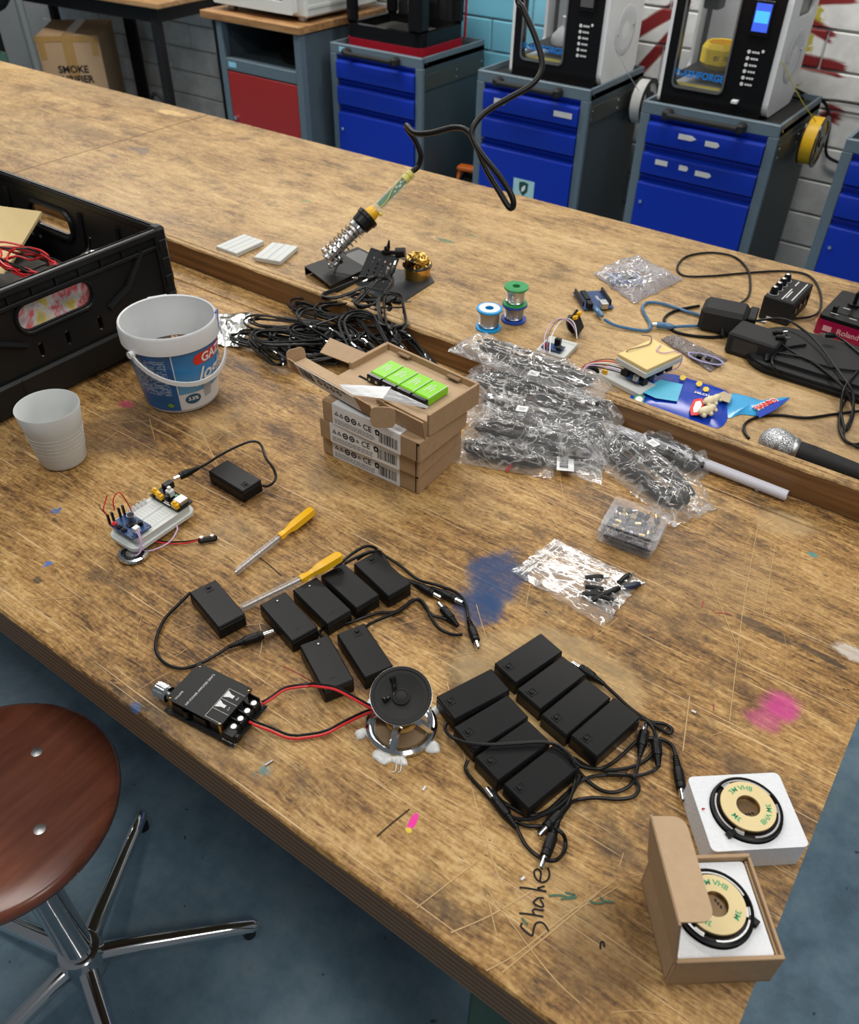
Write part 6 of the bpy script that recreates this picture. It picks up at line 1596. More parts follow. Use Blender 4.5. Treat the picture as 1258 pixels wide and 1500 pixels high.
pq = [Vector((-1.142, .52, TZ + .085)), Vector((-1.142, .735, TZ + .085)), Vector((-1.16, .735, TZ + .155)), Vector((-1.16, .52, TZ + .155))]
mb = MB(); V = []; 
for j in range(11):
    for i in range(21):
        u, v = i / 20, j / 10; p = pq[0] * (1 - u) * (1 - v) + pq[1] * u * (1 - v) + pq[2] * u * v + pq[3] * (1 - u) * v
        V.append(p + Vector((.005 * noise.noise((u * 6, v * 4, 2)), 0, 0)))
mb.add(V, [(j * 21 + i, j * 21 + i + 1, (j + 1) * 21 + i + 1, (j + 1) * 21 + i) for j in range(10) for i in range(20)])
solo('printed_bag', mb, paint_mat(), 'colour splashed plastic bag showing through the crate handle slot', 'bag', smooth=60)

UPS[0] = 1.07
# ------------------------------------------------------------------ mini breadboards
for c, a, lb in (((-1.2985, 1.146), 90, 'white mini breadboard on the raised bench, left of the pair'), ((-1.2107, 1.162), 106, 'white mini breadboard on the raised bench, right of the pair')):
    t = thing('mini_breadboard', lb, 'breadboard', (c[0], c[1], UZ + .0006), R(a), 'mini breadboards')
    part('body', MB().box((0, 0, .0045), (.076, .056, .009), .001), BBW, t, False)
    part('groove', MB().box((0, 0, .0091), (.074, .003, .0003)).box((0, .015, .0091), (.074, .0008, .0003)).box((0, -.015, .0091), (.074, .0008, .0003)), M_('groove_grey', (.42, .44, .44), .5), t, False)

# ------------------------------------------------------------------ soldering stand and iron
DKS = M_('grey_coated_steel', (.035, .038, .042), .4)
L0 = W(478, 380, U + .045); right = Vector((.819, .573, 0))
Ed = Wd(604, 252, (W(478, 380, U + .045) - CAM).dot(_fw) - .01)
ax = (Ed - L0); AL = ax.length; ax.normalize()
ss = thing('soldering_stand', 'black soldering iron stand with spring holder and perforated plate', 'soldering stand', (-.985, 1.18, UZ + .0005))
B0_ = [W(446, 390, U + .02), W(524, 362, U + .02), W(562, 381, U + .02), W(484, 419, U + .02)]
bx_ = MB(); n_ = len(B0_)
top_ = [(p.x, p.y) for p in B0_]
bx_.plate(top_, (), UZ + .0185, UZ + .0205)
for i in (0, 2): 
    p, q = B0_[i], B0_[(i + 1) % 4]
    bx_.add([(p.x, p.y, UZ + .0185), (q.x, q.y, UZ + .0185), (q.x, q.y, UZ + .0006), (p.x, p.y, UZ + .0006)], [(0, 1, 2, 3)])
bs = part('raised_base', bx_, BLK, ss, False, True)
m_ = (B0_[0] * .08 + B0_[1] * .42 + B0_[2] * .42 + B0_[3] * .08); 
ic = [B0_[k] * .72 + m_ * .28 for k in range(4)]; part('sponge_recess', MB().plate([(ic[1].x, ic[1].y), (ic[2].x, ic[2].y), (ic[3].x * .4 + ic[2].x * .6, ic[3].y * .4 + ic[2].y * .6), (ic[0].x * .4 + ic[1].x * .6, ic[0].y * .4 + ic[1].y * .6)], (), UZ + .0206, UZ + .0209), M_('scuffed_steel', (.16, .16, .16), .3, .6), bs, False, True)
bp2 = [W(520, 425, U), W(585, 447, U), W(636, 414, U), W(628, 400, U), W(575, 395, U)]
part('base_plate', MB().plate([(p.x, p.y) for p in bp2], (), UZ + .0006, UZ + .0025), DKS, ss, False, True)
# perforated plate (leaning) and back plate
a0, a1 = W(521, 416, U + .002), W(562, 433, U + .002); t0, t1 = W(546, 364, U + .062), W(584, 377, U + .062)
xd = (a1 - a0); pw_ = xd.length; yd = ((t0 + t1) / 2 - (a0 + a1) / 2); ph = yd.length
Mp = frame((a0 + a1) / 2, xd, xd.cross(yd)); pp = MB(); pp.X = Mp
pp.plate(rrect(-pw_ / 2, 0, pw_ / 2, ph, .003, 2), [circle((i - 1.5) * pw_ / 5.2 + (.001), ph * .32 + j * ph / 8.5, .0024, 8) for i in range(4) for j in range(5)], -.0015, 0); part('perforated_plate', pp, DKS, ss, False, True)
tin = W(611, 398, U + .012); tin.z = UZ
b0, b1 = tin + Vector((-.026, -.02, .026)), tin + Vector((.02, -.028, .026))
bk = MB(); bk.add([t0, t1, tin + Vector((.03, .0, .027)), tin + Vector((-.022, .018, .027))], [(0, 1, 2, 3)]); bk.add([p - Vector((0, 0, .0015)) for p in (t0, t1, tin + Vector((.03, .0, .027)), tin + Vector((-.022, .018, .027)))], [(3, 2, 1, 0)]); part('back_plate', bk, DKS, ss, False, True)
part('tin_ring', MB().torus(tin + Vector((0, 0, .027)), .0275, .0022, 32, 6), DKS, ss, True, True)
part('tin', MB().lathe(tin, [(.0255, .0026), (.026, .004), (.026, .026), (.0245, .0265), (.0245, .020), (.0001, .02)], 32, False), M_('brass_tin', (.7, .42, .1), .25, .9), ss, True, True)
kn_ = W(576, 369, U + .068)
part('clamp_knob', MB().cyl(kn_ + Vector((.006, 0, 0)), kn_ + Vector((.022, .008, .002)), .0095, .009, 12).cyl(kn_ + Vector((-.022, -.006, -.004)), kn_ + Vector((.01, .002, 0)), .004, None, 8).box(kn_ + Vector((-.014, -.002, .0)), (.012, .008, .016), .003).cyl(kn_ + Vector((-.012, 0, .004)), kn_ + Vector((-.010, 0, .02)), .004, .0015, 8), BLK, ss, True, True)
wl_ = MB(); rnd = random.Random(77)
for k in range(44):
    P = []
    th, ph_ = rnd.uniform(0, 6.28), rnd.uniform(.1, 1.3)
    for i in range(9):
        th += rnd.uniform(-.9, .9); ph_ = min(1.5, max(.05, ph_ + rnd.uniform(-.45, .45))); r_ = .027 * rnd.uniform(.85, 1.05)
        P.append(tin + Vector((r_ * math.cos(th) * math.cos(ph_ * .9), r_ * math.sin(th) * math.cos(ph_ * .9), .022 + .028 * math.sin(ph_))))
    wl_.tube(spline(P, 3), .0011, 4)
tagit(part('brass_wool', wl_, BRASS, ss, True, True), None, None, None, 'stuff')
SL = AL * .40
uu = ax.orthogonal().normalized(); ww = ax.cross(uu)
spr = [L0 + ax * (SL * i / 90) + (uu * math.cos(i * 2 * PI / 10) + ww * math.sin(i * 2 * PI / 10)) * (.0215 - .0045 * i / 90) for i in range(78)] + [L0 + ax * (SL * (78 / 90 + .0018 * i)) + (uu * math.cos(i * 2 * PI / 10) + ww * math.sin(i * 2 * PI / 10)) * .0165 for i in range(40)]
part('holder_spring', MB().tube(spr, .0017, 6), CHR, ss, True, True)
part('inner_sleeve', MB().rev(L0, L0 + ax, [(0, .0105), (.001, .0122), (SL * .9, .0122)], 20), STL, ss, True, True)
slv = MB()
for i in range(4):
    for k in range(6):
        a = k * PI / 3 + i * .5; c = L0 + ax * (SL * (.18 + .19 * i)) + (uu * math.cos(a) + ww * math.sin(a)) * .0121; slv.rev(c, c + (uu * math.cos(a) + ww * math.sin(a)), [(0, .0022), (.0004, .0022)], 8)
part('sleeve_holes', slv, BLK, ss, False, True)
part('collar', MB().rev(L0 + ax * SL * .96, Ed, [(0, .0165), (.002, .0195), (.016, .0205), (.018, .0225), (.026, .0225), (.027, .015), (.027, .013)], 28), BLK, ss, 40, True)
part('support_rod', MB().tube(spline([L0 + ax * .006, L0 + Vector((.012, -.004, -.012)), W(498, 381, U + .022)], 5), .002, 8).sphere(W(498, 379, U + .025), .006, 10, 8), CHR, ss, True, True)
si = thing('soldering_iron', 'soldering iron with clear handle showing green circuit board, hung from its cable', 'soldering iron', L0)
hs_ = SL * .96 + .024
part('yellow_grip', MB().rev(L0 + ax * hs_, Ed, [(0, .0125), (.004, .014), (.012, .013), (.020, .011)], 20), YEL, si, True, True)
CLH = clear('clear_handle', (.93, .95, .94), .1, .08)
HL_ = AL - hs_ - .02
part('clear_handle', MB().rev(L0 + ax * (hs_ + .016), Ed, [(0, .0118), (.012, .0098), (HL_ * .8, .0098), (HL_ + .002, .0105), (HL_ + .003, .006)], 24, False), CLH, si, True, True)
fx = frame(L0 + ax * (hs_ + .03), ax, -_fw); pb = MB(); pb.X = fx; pb.box((HL_ * .40, 0, 0), (HL_ * .8, .0125, .0014)); brd = part('circuit_board', pb, PCBG, si, False, True)
cm = MB(); cm.X = fx
for (x, y, s_) in ((.6, .001, .003), (.68, -.002, .0035), (.76, .002, .003), (.5, -.003, .0025), (.84, 0, .003)): cm.box((HL_ * x * .8, y, .0014), (s_ * 1.6, s_, .0018))
part('component', cm, SILK, brd, False, True)
yw = MB(); yw.X = fx; yw.tube(spline([(0, -.005, .002), (HL_ * .2, -.004, .003), (HL_ * .42, .004, .003), (HL_ * .7, .006, .003), (HL_ * .8, .004, .003)], 6), .0012, 6); part('inner_wire', yw, M_('yellow_wire', (.8, .62, .08), .4, var=0), si, True, True)
part('cord_clamp', MB().rev(L0 + ax * (AL - .022), Ed, [(0, .0085), (.009, .0085), (.009, .006), (.012, .006), (.012, .0085), (.019, .0085)], 16), M_('lemon_plastic', (.8, .7, .05), .4), si, True, True)
part('switch', MB().sphere(L0 + ax * (hs_ + .026) + Vector((.010, -.004, -.010)), .0035, 8, 6), M_('lemon_plastic', (.8, .7, .05), .4), si, True, True)
d0 = (Ed - CAM).dot(_fw)
CP = [(604, 251, 0), (613, 243, 0), (616, 226, -.01), (608, 206, -.02), (597, 190, -.03), (596, 184, -.04), (607, 195, -.06), (630, 195, -.08), (664, 187, -.1), (685, 192, -.12), (697, 213, -.13), (712, 248, -.14), (732, 282, -.15), (746, 304, -.155), (752, 300, -.16), (748, 284, -.165), (730, 256, -.165), (705, 225, -.16), (692, 200, -.15), (694, 184, -.15), (712, 164, -.15), (745, 144, -.15), (775, 127, -.15), (791, 108, -.15), (793, 85, -.15), (783, 52, -.15), (766, 12, -.15), (758, -20, -.15)]
cpw = [Wd(x, y, d0 + k) for x, y, k in CP]; e_ = cpw[-1]
cpw += [e_ + Vector((-.004, 0, .2)), Vector((e_.x, e_.y, 2.7))]
part('power_cord', MB().tube(spline(cpw, 6), .0052, 10), RUB, si, True, True)

# ------------------------------------------------------------------ heap of audio cables
rnd = random.Random(17)
HEAP = [(398, 503, .008, 20, .15, .055, 4), (425, 480, .018, 25, .16, .055, 4), (455, 503, .016, 12, .16, .06, 4), (500, 490, .028, 35, .17, .065, 4), (470, 462, .016, 5, .14, .055, 4), (545, 472, .036, -32, .2, .06, 4), (520, 455, .042, 50, .13, .075, 3),
        (560, 492, .036, -30, .21, .055, 4), (592, 508, .03, -30, .19, .05, 4), (512, 425, .050, 80, .13, .05, 3), (548, 432, .052, 105, .13, .055, 3), (495, 515, .010, 8, .17, .06, 4), (440, 518, .007, 15, .14, .06, 4), (602, 522, .026, -28, .16, .05, 3),
        (395, 512, .014, -20, .12, .06, 3), (430, 495, .03, 40, .14, .07, 3), (480, 480, .042, -15, .15, .07, 3), (535, 495, .05, -40, .16, .075, 3), (575, 460, .052, -50, .15, .06, 3), (465, 512, .026, 60, .1, .08, 3), (525, 505, .03, 10, .15, .08, 3)]
WHERE = ['at the left tip of the heap', 'upper left of the heap', 'along the heap front left', 'in the heap centre', 'leaning towards the rail on the left', 'sweeping right over the rail', 'looped high at the heap middle', 'trailing right behind the boxes', 'half hidden behind the boxes', 'climbing to the stand, left of two', 'climbing to the stand, right of two', 'pressed against the open box flap', 'low at the heap front', 'farthest right along the rail', 'curled at the leftmost end', 'arched over the left half', 'arched over the heap top', 'rounded loop above the box flap', 'rounded loop beside the perforated plate', 'small upright loop at the front', 'wide loop just behind the open box']
for k, (x, y, z, a, L, w, n) in enumerate(HEAP):
    c = W(x, y, z)
    coil_cable(c, R(a) , L, w, n, 40 + k, 'black audio cable coil ' + WHERE[k], .0021, True, 'black audio cables in the heap', k % 2 == 0)

# ------------------------------------------------------------------ solder reels
def reel(p, r, h, flange, wind, label, core=None):
    t = thing('solder_reel', label, 'solder reel', (p.x, p.y, p.z), 0, 'solder reels')
    f = MB().lathe((0, 0, 0), [(r * .3, 0), (r, 0), (r, .003), (r * .55, .0032), (r * .5, .004), (r * .5, h - .004), (r * .55, h - .0032), (r, h - .003), (r, h), (r * .85, h + .0003), (r * .3, h), (r * .28, h - .006)], 32, False)
    part('bobbin', f, flange, t, 40)
    wv = MB()
    pts = [Vector((r * .74 * math.cos(i * 2 * PI / 16), r * .74 * math.sin(i * 2 * PI / 16), .0045 + (h - .009) * i / (16 * 9))) for i in range(16 * 9)]
    wv.tube(pts, (h - .009) / 16, 5); wv.lathe((0, 0, 0), [(r * .7, .0035), (r * .7, h - .0035)], 24, False); part('solder_winding', wv, wind, t)
    part('reel_label', MB().lathe((0, 0, 0), [(r * .34, h + .0004), (r * .82, h + .0006)], 28, False), core or PAP, t)
    return t
SKY = M_('sky_blue_plastic', (.01, .34, .75), .35); DBL = M_('royal_blue_plastic', (.02, .07, .4), .35); GRP = M_('green_reel_plastic', (.03, .3, .09), .35)
reel(W(715, 480, U + .0006), .0215, .036, SKY, TIN, 'sky blue reel of solder wire standing alone')
pq_ = W(752, 468, U + .0006); reel(pq_, .0215, .030, DBL, TIN, 'dark blue reel of solder wire under the green one', DBL)
reel(Vector((pq_.x, pq_.y, pq_.z + .031)), .0205, .032, GRP, M_('bright_solder', (.72, .72, .72), .25, 1), 'green reel of solder wire stacked on the dark blue one', GRP)

# ------------------------------------------------------------------ small electronics on the raised bench
def bbrd(M, L, w, label):
    t = thing('breadboard_kit', label, 'electronics kit', M=M); part('breadboard', MB().box((0, 0, .0045), (L, w, .009), .001), BBW, t, False); return t
k1 = bbrd(TR(W(815, 515, U).x, W(815, 515, U).y, UZ + .0006, R(95)), .055, .05, 'white breadboard with small blue sensor board and lilac wires')
part('sensor_board', MB().box((-.012, .002, .0125), (.02, .034, .0016)), PCBB, k1, False); part('header', MB().box((-.004, -.002, .018), (.006, .010, .014)).box((-.016, -.01, .0155), (.008, .008, .006)), BLK, k1, False); part('led', MB().sphere((-.018, .012, .016), .004, 8, 6), M_('red_part', (.4, .02, .02), .4), k1)
jm = W(842, 488, U + .002)
Mj = Matrix.Translation(jm + Vector((0, 0, .020))) @ Matrix.Rotation(R(100), 4, 'Z') @ Matrix.Rotation(R(62), 4, 'X')
js = thing('joystick_module', 'black round sensor module standing on edge, with yellow jumpers', 'sensor module', M=Mj)
part('board', MB().plate(rrect(-.019, -.017, .019, .017, .003), [circle(-.015, -.013, .0015, 8), circle(.015, .013, .0015, 8)], 0, .0016), PCBK, js, False); part('cap', MB().lathe((0, 0, 0), [(.0001, -.014), (.012, -.013), (.016, -.009), (.013, -.004), (.010, 0)], 20, False), BLK, js)
part('jumper', MB().box((.012, .010, .005), (.008, .006, .008), .001), YEL, js, False); part('jumper', MB().box((-.008, .012, .005), (.007, .006, .008), .001), YEL, js, False)
for k, (m, off) in enumerate(((PURP, 0), (BRN, .004), (WIREW, .008))):
    P = [W(797 + k * 4, 517, U + .02), W(798 + k * 5, 492, U + .03), W(808 + k * 6, 472, U + .035), W(825 + k * 4, 467, U + .04), W(838 + k * 2, 476, U + .035), W(845, 492 + k * 2, U + .02)]
    solo('jumper_wire', MB().tube(spline(P, 7), .0009, 6), m, ['lilac', 'brown', 'white'][k] + ' jumper wire arching from breadboard to sensor module', 'wire')
# microcontroller board + usb cable
ua = ang((852, 414), (877, 452), U); uc = W(868, 443, U)
ar = thing('microcontroller_board', 'blue microcontroller board with headers and usb socket', 'circuit board', (uc.x, uc.y, UZ + .0006), ua)
part('board', MB().plate([(-.034, -.027), (.032, -.027), (.034, -.024), (.034, .027), (-.034, .027)], [circle(-.03, .022, .0016, 8), circle(.028, -.022, .0016, 8)], .003, .0046), PCBB, ar, False)
for y in (-.0245, .0245): part('header', MB().box((-.004, y, .0088), (.052, .0028, .0085)), BLK, ar, False)
part('usb_socket', MB().box((.030, .009, .010), (.017, .012, .0108), .0006), STL, ar, False); part('power_jack', MB().box((.028, -.016, .010), (.014, .009, .0108), .0006), BLK, ar, False); part('chip', MB().box((-.014, -.010, .0066), (.034, .009, .004)), BLK, ar, False)
part('lettering', text_mb('UNO', .007, TR(-.006, .010, .0048, R(180)), weight=.0002), SILK, ar, False)
for x, y in ((-.033, -.02), (-.033, .02), (.03, 0)): part('standoff', MB().cyl((x * .85, y, 0), (x * .85, y, .003), .002, None, 6), BLK, ar)
BLU = M_('translucent_blue_cable', (.07, .18, .34), .22, var=.15, nscale=300)
uu_ = thing('usb_cable', 'translucent blue usb cable curling from the microcontroller board', 'cable', W(900, 470, U))
part('cord', MB().tube(spline([W(x, y, U + z) for x, y, z in ((885, 468, .009), (900, 476, .006), (925, 482, .004), (948, 484, .004), (952, 475, .004), (944, 460, .004), (941, 450, .004), (950, 443, .004), (975, 446, .004), (1005, 456, .004), (1028, 463, .004), (1040, 473, .004), (1025, 477, .004), (1000, 478, .006), (988, 479, .007))], 7), .0028, 8), BLU, uu_, True, True)
pl_ = part('plug', MB().rev(W(872, 452, U + .010), W(888, 470, U + .009), [(0, .004), (.004, .0056), (.022, .0054), (.03, .003)], 10), BLU, uu_, True, True)
pl_ = part('plug', MB().rev(W(988, 479, U + .008), W(963, 476, U + .008), [(0, .003), (.008, .0058), (.03, .006), (.032, .0045)], 10), BLU, uu_, True, True)
part('usb_shell', MB().cyl(W(964, 476, U + .008), W(955, 476, U + .008), .0042, None, 8), STL, pl_, False, True)
# antistatic bag
ASF = film('antistatic_film', (.72, .72, .78), .16, .8, 16, .9, .1)
q_ = [W(868, 402, U), W(928, 446, U), W(1000, 411, U), W(930, 379, U)]
ab_ = thing('antistatic_bag', 'shiny grey antistatic bag with a module inside, behind the microcontroller board', 'plastic bag', W(930, 410, U)); part('film', pillow(q_, .0015, .016, 33, 36, 28, .004), ASF, ab_, 60, True)
mdm = thing('packed_module', 'dark circuit module inside the shiny antistatic bag', 'circuit board', (W(915, 412, U).x, W(915, 412, U).y, UZ + .006), R(40)); part('board', MB().box((0, 0, 0), (.06, .045, .0016)), PCBB, mdm, False); part('chip', MB().box((.005, .004, .003), (.02, .02, .004)), BLK, mdm, False)
# yellow-topped kit
ya = R(-22); yc = Vector((-.371 * 1.07, 1.103 * 1.07, UZ))
yk = thing('electronics_kit', 'breadboard kit with cream foam pad on top and tangled jumper wires', 'electronics kit', (yc.x, yc.y, yc.z + .0006), ya + R(95))
CRF = M_('cream_foam_pad', (.8, .62, .27), .8, var=.03)
part('foam_pad', MB().box((0, 0, .0385), (.078, .058, .006), .0008), CRF, yk, False); part('breadboard', MB().box((0, 0, .031), (.082, .060, .009), .001), BBW, yk, False)
for i in range(3): part('pin_module', MB().box((-.02 + i * .02, -.024, .022), (.012, .006, .009)), BLK, yk, False)
part('post', MB().box((.03, .02, .0133), (.01, .01, .0266)).box((-.03, -.02, .0133), (.01, .01, .0266)), BLK, yk, False)
lb_ = W(915, 562, U); k2 = bbrd(TR(lb_.x, lb_.y, UZ + .0006, R(-12)), .084, .04, 'white breadboard carrying a blue board, in front of the cream pad kit')
part('blue_board', MB().box((.012, .006, .016), (.03, .026, .0016)).box((.012, .006, .0115), (.02, .004, .008)), PCBB, k2, False); part('header', MB().box((.012, .016, .0195), (.028, .003, .006)).box((.0, -.004, .020), (.012, .008, .008)), BLK, k2, False); part('metal_can', MB().cyl((.02, -.004, .0168), (.02, -.004, .024), .005), STL, k2); part('jumper', MB().box((-.03, -.014, .012), (.009, .005, .008), .001), YEL, k2, False)
cols = [BRN, RED, WIREW, BLK, PURP, BLK]
names = ['brown', 'red', 'white', 'black', 'lilac', 'second black']
for k in range(6):
    P = [W(845 + k * 3, 545 + k * 2, U + .012), W(862, 532 + k, U + .018 + .002 * k), W(890, 526 + k * 3, U + .022), W(915, 533 + k * 3, U + .02), W(928 + k, 545 + k * 2, U + .015)]
    solo('jumper_wire', MB().tube(spline(P, 6), .001, 6), cols[k], names[k] + ' jumper wire arching left of the cream pad kit', 'wire')
for k, m in enumerate((BRN, PURP)):
    P = ([W(912, 523, U + .035), W(920, 513, U + .0475), W(938, 508, U + .047), W(952, 503, U + .047), W(953, 493, U + .047), W(940, 491, U + .0475)] if k == 0 else [W(968, 505, U + .047), W(962, 513, U + .0475), W(972, 517, U + .047), W(990, 515, U + .0475), W(999, 522, U + .04), W(993, 538, U + .02), W(975, 545, U + .012)])
    solo('jumper_wire', MB().tube(spline(P, 6), .0009, 6), m, ['brown jumper wire lying across the cream pad', 'lilac jumper wire looping off the right side of cream pad'][k], 'wire')
mt = W(868, 549, U + .004); mk_ = thing('small_buzzer', 'small black round buzzer left of the breadboards', 'buzzer', (mt.x, mt.y, UZ + .009), R(30), M=None)
part('disc', MB().rev((0, -.004, 0), (0, .004, 0), [(0, .0085), (.001, .0095), (.007, .0095), (.008, .0085)], 20), BLKG, mk_); part('pin', MB().cyl((0, -.004, .003), (0, -.012, .003), .0006, None, 5).cyl((0, -.004, -.003), (0, -.012, -.003), .0006, None, 5), STL, mk_)
# module in dark antistatic bag
q_ = [W(967, 498, U), W(1040, 546, U), W(1066, 528, U), W(985, 492, U)]
DAF = film('dark_antistatic_film', (.35, .3, .28), .4, .9, 40, .7, .1)
da = thing('antistatic_bag', 'narrow dark antistatic bag with lilac wired module at its right end', 'plastic bag', W(1010, 518, U)); part('film', pillow(q_, .0012, .006, 51, 30, 16, .0015), DAF, da, 60, True)
dm = W(1033, 527, U + .006); md = thing('packed_module', 'small black module with lilac wires inside the narrow dark bag', 'circuit board', dm, ang((1015, 520), (1055, 532), U)); part('board', MB().box((0, 0, .0), (.042, .016, .002)), PCBK, md, False); part('push_button', MB().box((-.01, 0, .003), (.008, .008, .004)).box((.004, 0, .003), (.008, .008, .004)), BLKG, md, False)
part('lilac_wire', MB().tube([(.028 * math.cos(i * PI / 10), .012 * math.sin(i * PI / 10), .002) for i in range(20)], .0014, 6, True), M_('periwinkle_wire', (.4, .38, .65), .4, var=0), md)

# ------------------------------------------------------------------ gummy sweets bag
HB = M_('gummy_bag_blue', (.005, .045, .42), .22, var=.05, bump=.3, bscale=60)
o_ = [(921, 590), (925, 578), (940, 565), (962, 549), (985, 548), (1010, 555), (1040, 564), (1066, 574), (1072, 583), (1066, 596), (1066, 612), (1052, 627), (1015, 619), (975, 607), (940, 598)]
hb = thing('sweets_bag', 'torn blue gummy sweets bag lying on the raised bench edge', 'sweets bag', W(1000, 590, U))
def flatz(pts, z, th, mat, par, name, world=True):
    m = MB(); P = [W(x, y, U + z) for x, y in pts]; m.plate([(p.x, p.y) for p in P], (), UZ + z - th, UZ + z); return part(name, m, mat, par, False, world)
def puff(pts, z0, h, seed, mat, par, name, rings=5):
    """domed polygon from a pixel outline"""
    P = [W(x, y, U + z0) for x, y in pts]; P2 = spline(P, 3, True); n = len(P2); c = sum(P2, Vector()) / n; mb = MB(); V = []; Fc = []
    for j in range(rings):
        s_ = 1 - j / rings
        for i, p in enumerate(P2):
            q = c + (p - c) * s_; V.append(Vector((q.x, q.y, UZ + z0 + h * (1 - s_ ** 2.2) + (.0012 * noise.noise((q.x * 60, q.y * 60, seed)) if j else 0))))
    V.append(c + Vector((0, 0, h)))
    for j in range(rings - 1):
        for i in range(n): Fc.append((j * n + i, j * n + (i + 1) % n, (j + 1) * n + (i + 1) % n, (j + 1) * n + i))
    for i in range(n): Fc.append(((rings - 1) * n + i, (rings - 1) * n + (i + 1) % n, rings * n))
    Fc.append(list(range(n))[::-1]); mb.add(V, Fc); return part(name, mb, mat, par, 60, True)
sh_ = puff(o_, .001, .0075, 3, HB, hb, 'bag_film')
CY = M_('gummy_cyan', (.1, .5, .72), .3, var=.1); 
def deco(pts, z, mat, name): return flatz(pts, z, .0004, mat, sh_, name)
deco([(938, 573), (967, 556), (1000, 563), (992, 588), (960, 583)], .0098, CY, 'nutrition_panel')
deco([(927, 587), (930, 578), (945, 580), (942, 591)], .0075, M_('gummy_green', (.05, .3, .12), .4), 'green_badge')
deco([(936 + 5.5 * math.cos(a), 584.5 + 4.5 * math.sin(a)) for a in [k * PI / 6 for k in range(12)]], .0082, WHL, 'badge_disc')
for (x, y) in ((1024, 562), (1034, 570), (1000, 553)): deco([(x + 5 * math.cos(a), y + 4 * math.sin(a)) for a in [k * PI / 3 for k in range(6)]], .0095, M_('gummy_yellow', (.75, .52, .03), .4), 'yellow_shape')
deco([(1010, 598), (1016, 585), (1028, 583), (1032, 592), (1025, 608), (1012, 608)], .0095, REDL, 'red_ring')
deco([(1015, 598), (1019, 588), (1026, 587), (1028, 593), (1023, 603), (1016, 604)], .0099, WHL, 'red_ring_inner')
deco([(1042, 581), (1060, 573), (1072, 578), (1068, 590), (1050, 584)], .0094, M_('clear_window', (.5, .4, .26), .2), 'window_patch')
tm = frame(W(1028, 577, U + .0098), W(1040, 580, U) - W(1028, 577, U), (0, 0, 1)); part('lettering', text_mb('MILCH', .008, tm, weight=.0002), WHL, sh_, False, True)
CRE = M_('cream_gummy', (.78, .68, .45), .35)
for k, (x, y) in enumerate(((1040, 590), (1033, 605))):
    p = W(x, y, U + .0105); g_ = thing('gummy_sweet', ['cream gummy sweet, upper one on the blue bag', 'cream gummy sweet, lower one on the blue bag'][k], 'sweet', p, ang((1020, 600), (1060, 590), U))
    part('body', MB().sphere((0, 0, .004), .009, 14, 10, (1.5, .8, .75)).sphere((.012, .002, .005), .006, 12, 8, (1.1, .9, .9)).sphere((-.008, -.007, .002), .0035, 8, 6).sphere((.004, -.007, .002), .0035, 8, 6).sphere((.015, -.003, .003), .003, 8, 6), CRE, g_)
t2 = [(1066, 585), (1074, 576), (1100, 582), (1130, 590), (1157, 582), (1140, 596), (1115, 609), (1085, 607), (1066, 612)]
tf = puff(t2, .001, .006, 8, M_('gummy_light_blue', (.05, .36, .68), .22, var=.08, nscale=50), hb, 'torn_flap')
flatz([(1157, 582), (1130, 591), (1108, 604), (1112, 612), (1136, 600)], .0085, .0004, HB, tf, 'flap_edge')
tm = frame(W(1122, 592, U + .0085), W(1146, 582, U) - W(1108, 598, U), (0, 0, 1)); part('lettering', text_mb('HARIBO', .0135, tm, weight=.0006), REDL, tf, False, True)
tm2 = frame(W(1122, 592, U + .0080), W(1146, 582, U) - W(1108, 598, U), (0, 0, 1)); part('lettering_outline', text_mb('HARIBO', .0135, tm2, weight=.0018), WHL, tf, False, True)

# ------------------------------------------------------------------ audio gear on the right
mx = thing('mini_mixer', 'small black four-knob audio mixer', 'mixer', (-.289, 1.554, UZ + .0006), R(88))
part('body', MB().box((0, 0, .021), (.098, .052, .042), .002), BLK2, mx, False)
for k in range(4):
    x = -.032 + k * .021; kb = part('knob', MB().lathe((x, .016, .042), [(.0065, 0), (.0062, .008), (.0045, .0125), (.0001, .0128)], 14, False), BLK, mx); part('knob_cap', MB().lathe((x, .016, .0545), [(.004, 0), (.0001, .0012)], 10, False), STL, kb); part('dial_ring', MB().torus((x, .016, .0423), .0082, .0004, 20, 4), SILK, mx)
    part('jack', MB().cyl((-.034 + k * .0225, -.0262, .024), (-.034 + k * .0225, -.0285, .024), .0052, None, 14), BLKG, mx)
pm = MB()
for (x, y, l) in ((-.02, -.003, .05), (.0, -.018, .08), (-.02, -.007, .03), (.03, -.003, .02)): pm.box((x, y, .0422), (l, .0018, .0003))
part('panel_print', pm, SILK, mx, False)
part('end_print', MB().box((-.0495, .006, .006), (.0006, .012, .004)), SILK, mx, False)
wa = thing('plug_adapter', 'black plug-in power adapter, behind the larger power brick', 'power adapter', (-.353, 1.423, UZ + .0006), R(11))
part('body', MB().box((-.005, 0, .021), (.074, .056, .042), .007), BLK2, wa, 60); part('pin_block', MB().box((.039, .0, .021), (.014, .048, .036), .002), BLK, wa, False); part('strain_relief', MB().cyl((.0, -.028, .01), (.004, -.04, .006), .0045, .003), BLK, wa); part('pin', MB().cyl((.046, .010, .021), (.062, .010, .021), .0024, None, 8).cyl((.046, -.010, .021), (.062, -.010, .021), .0024, None, 8), STL, wa)
A0, A1, A2 = W(1080, 492, U + .036), W(1138, 492, U + .036), W(1076, 466, U + .036)
br = thing('power_brick', 'black angular power brick in front of the plug-in adapter', 'power adapter', ((A0.x + A1.x) / 2, A0.y + .022, UZ + .0006), R(-2))
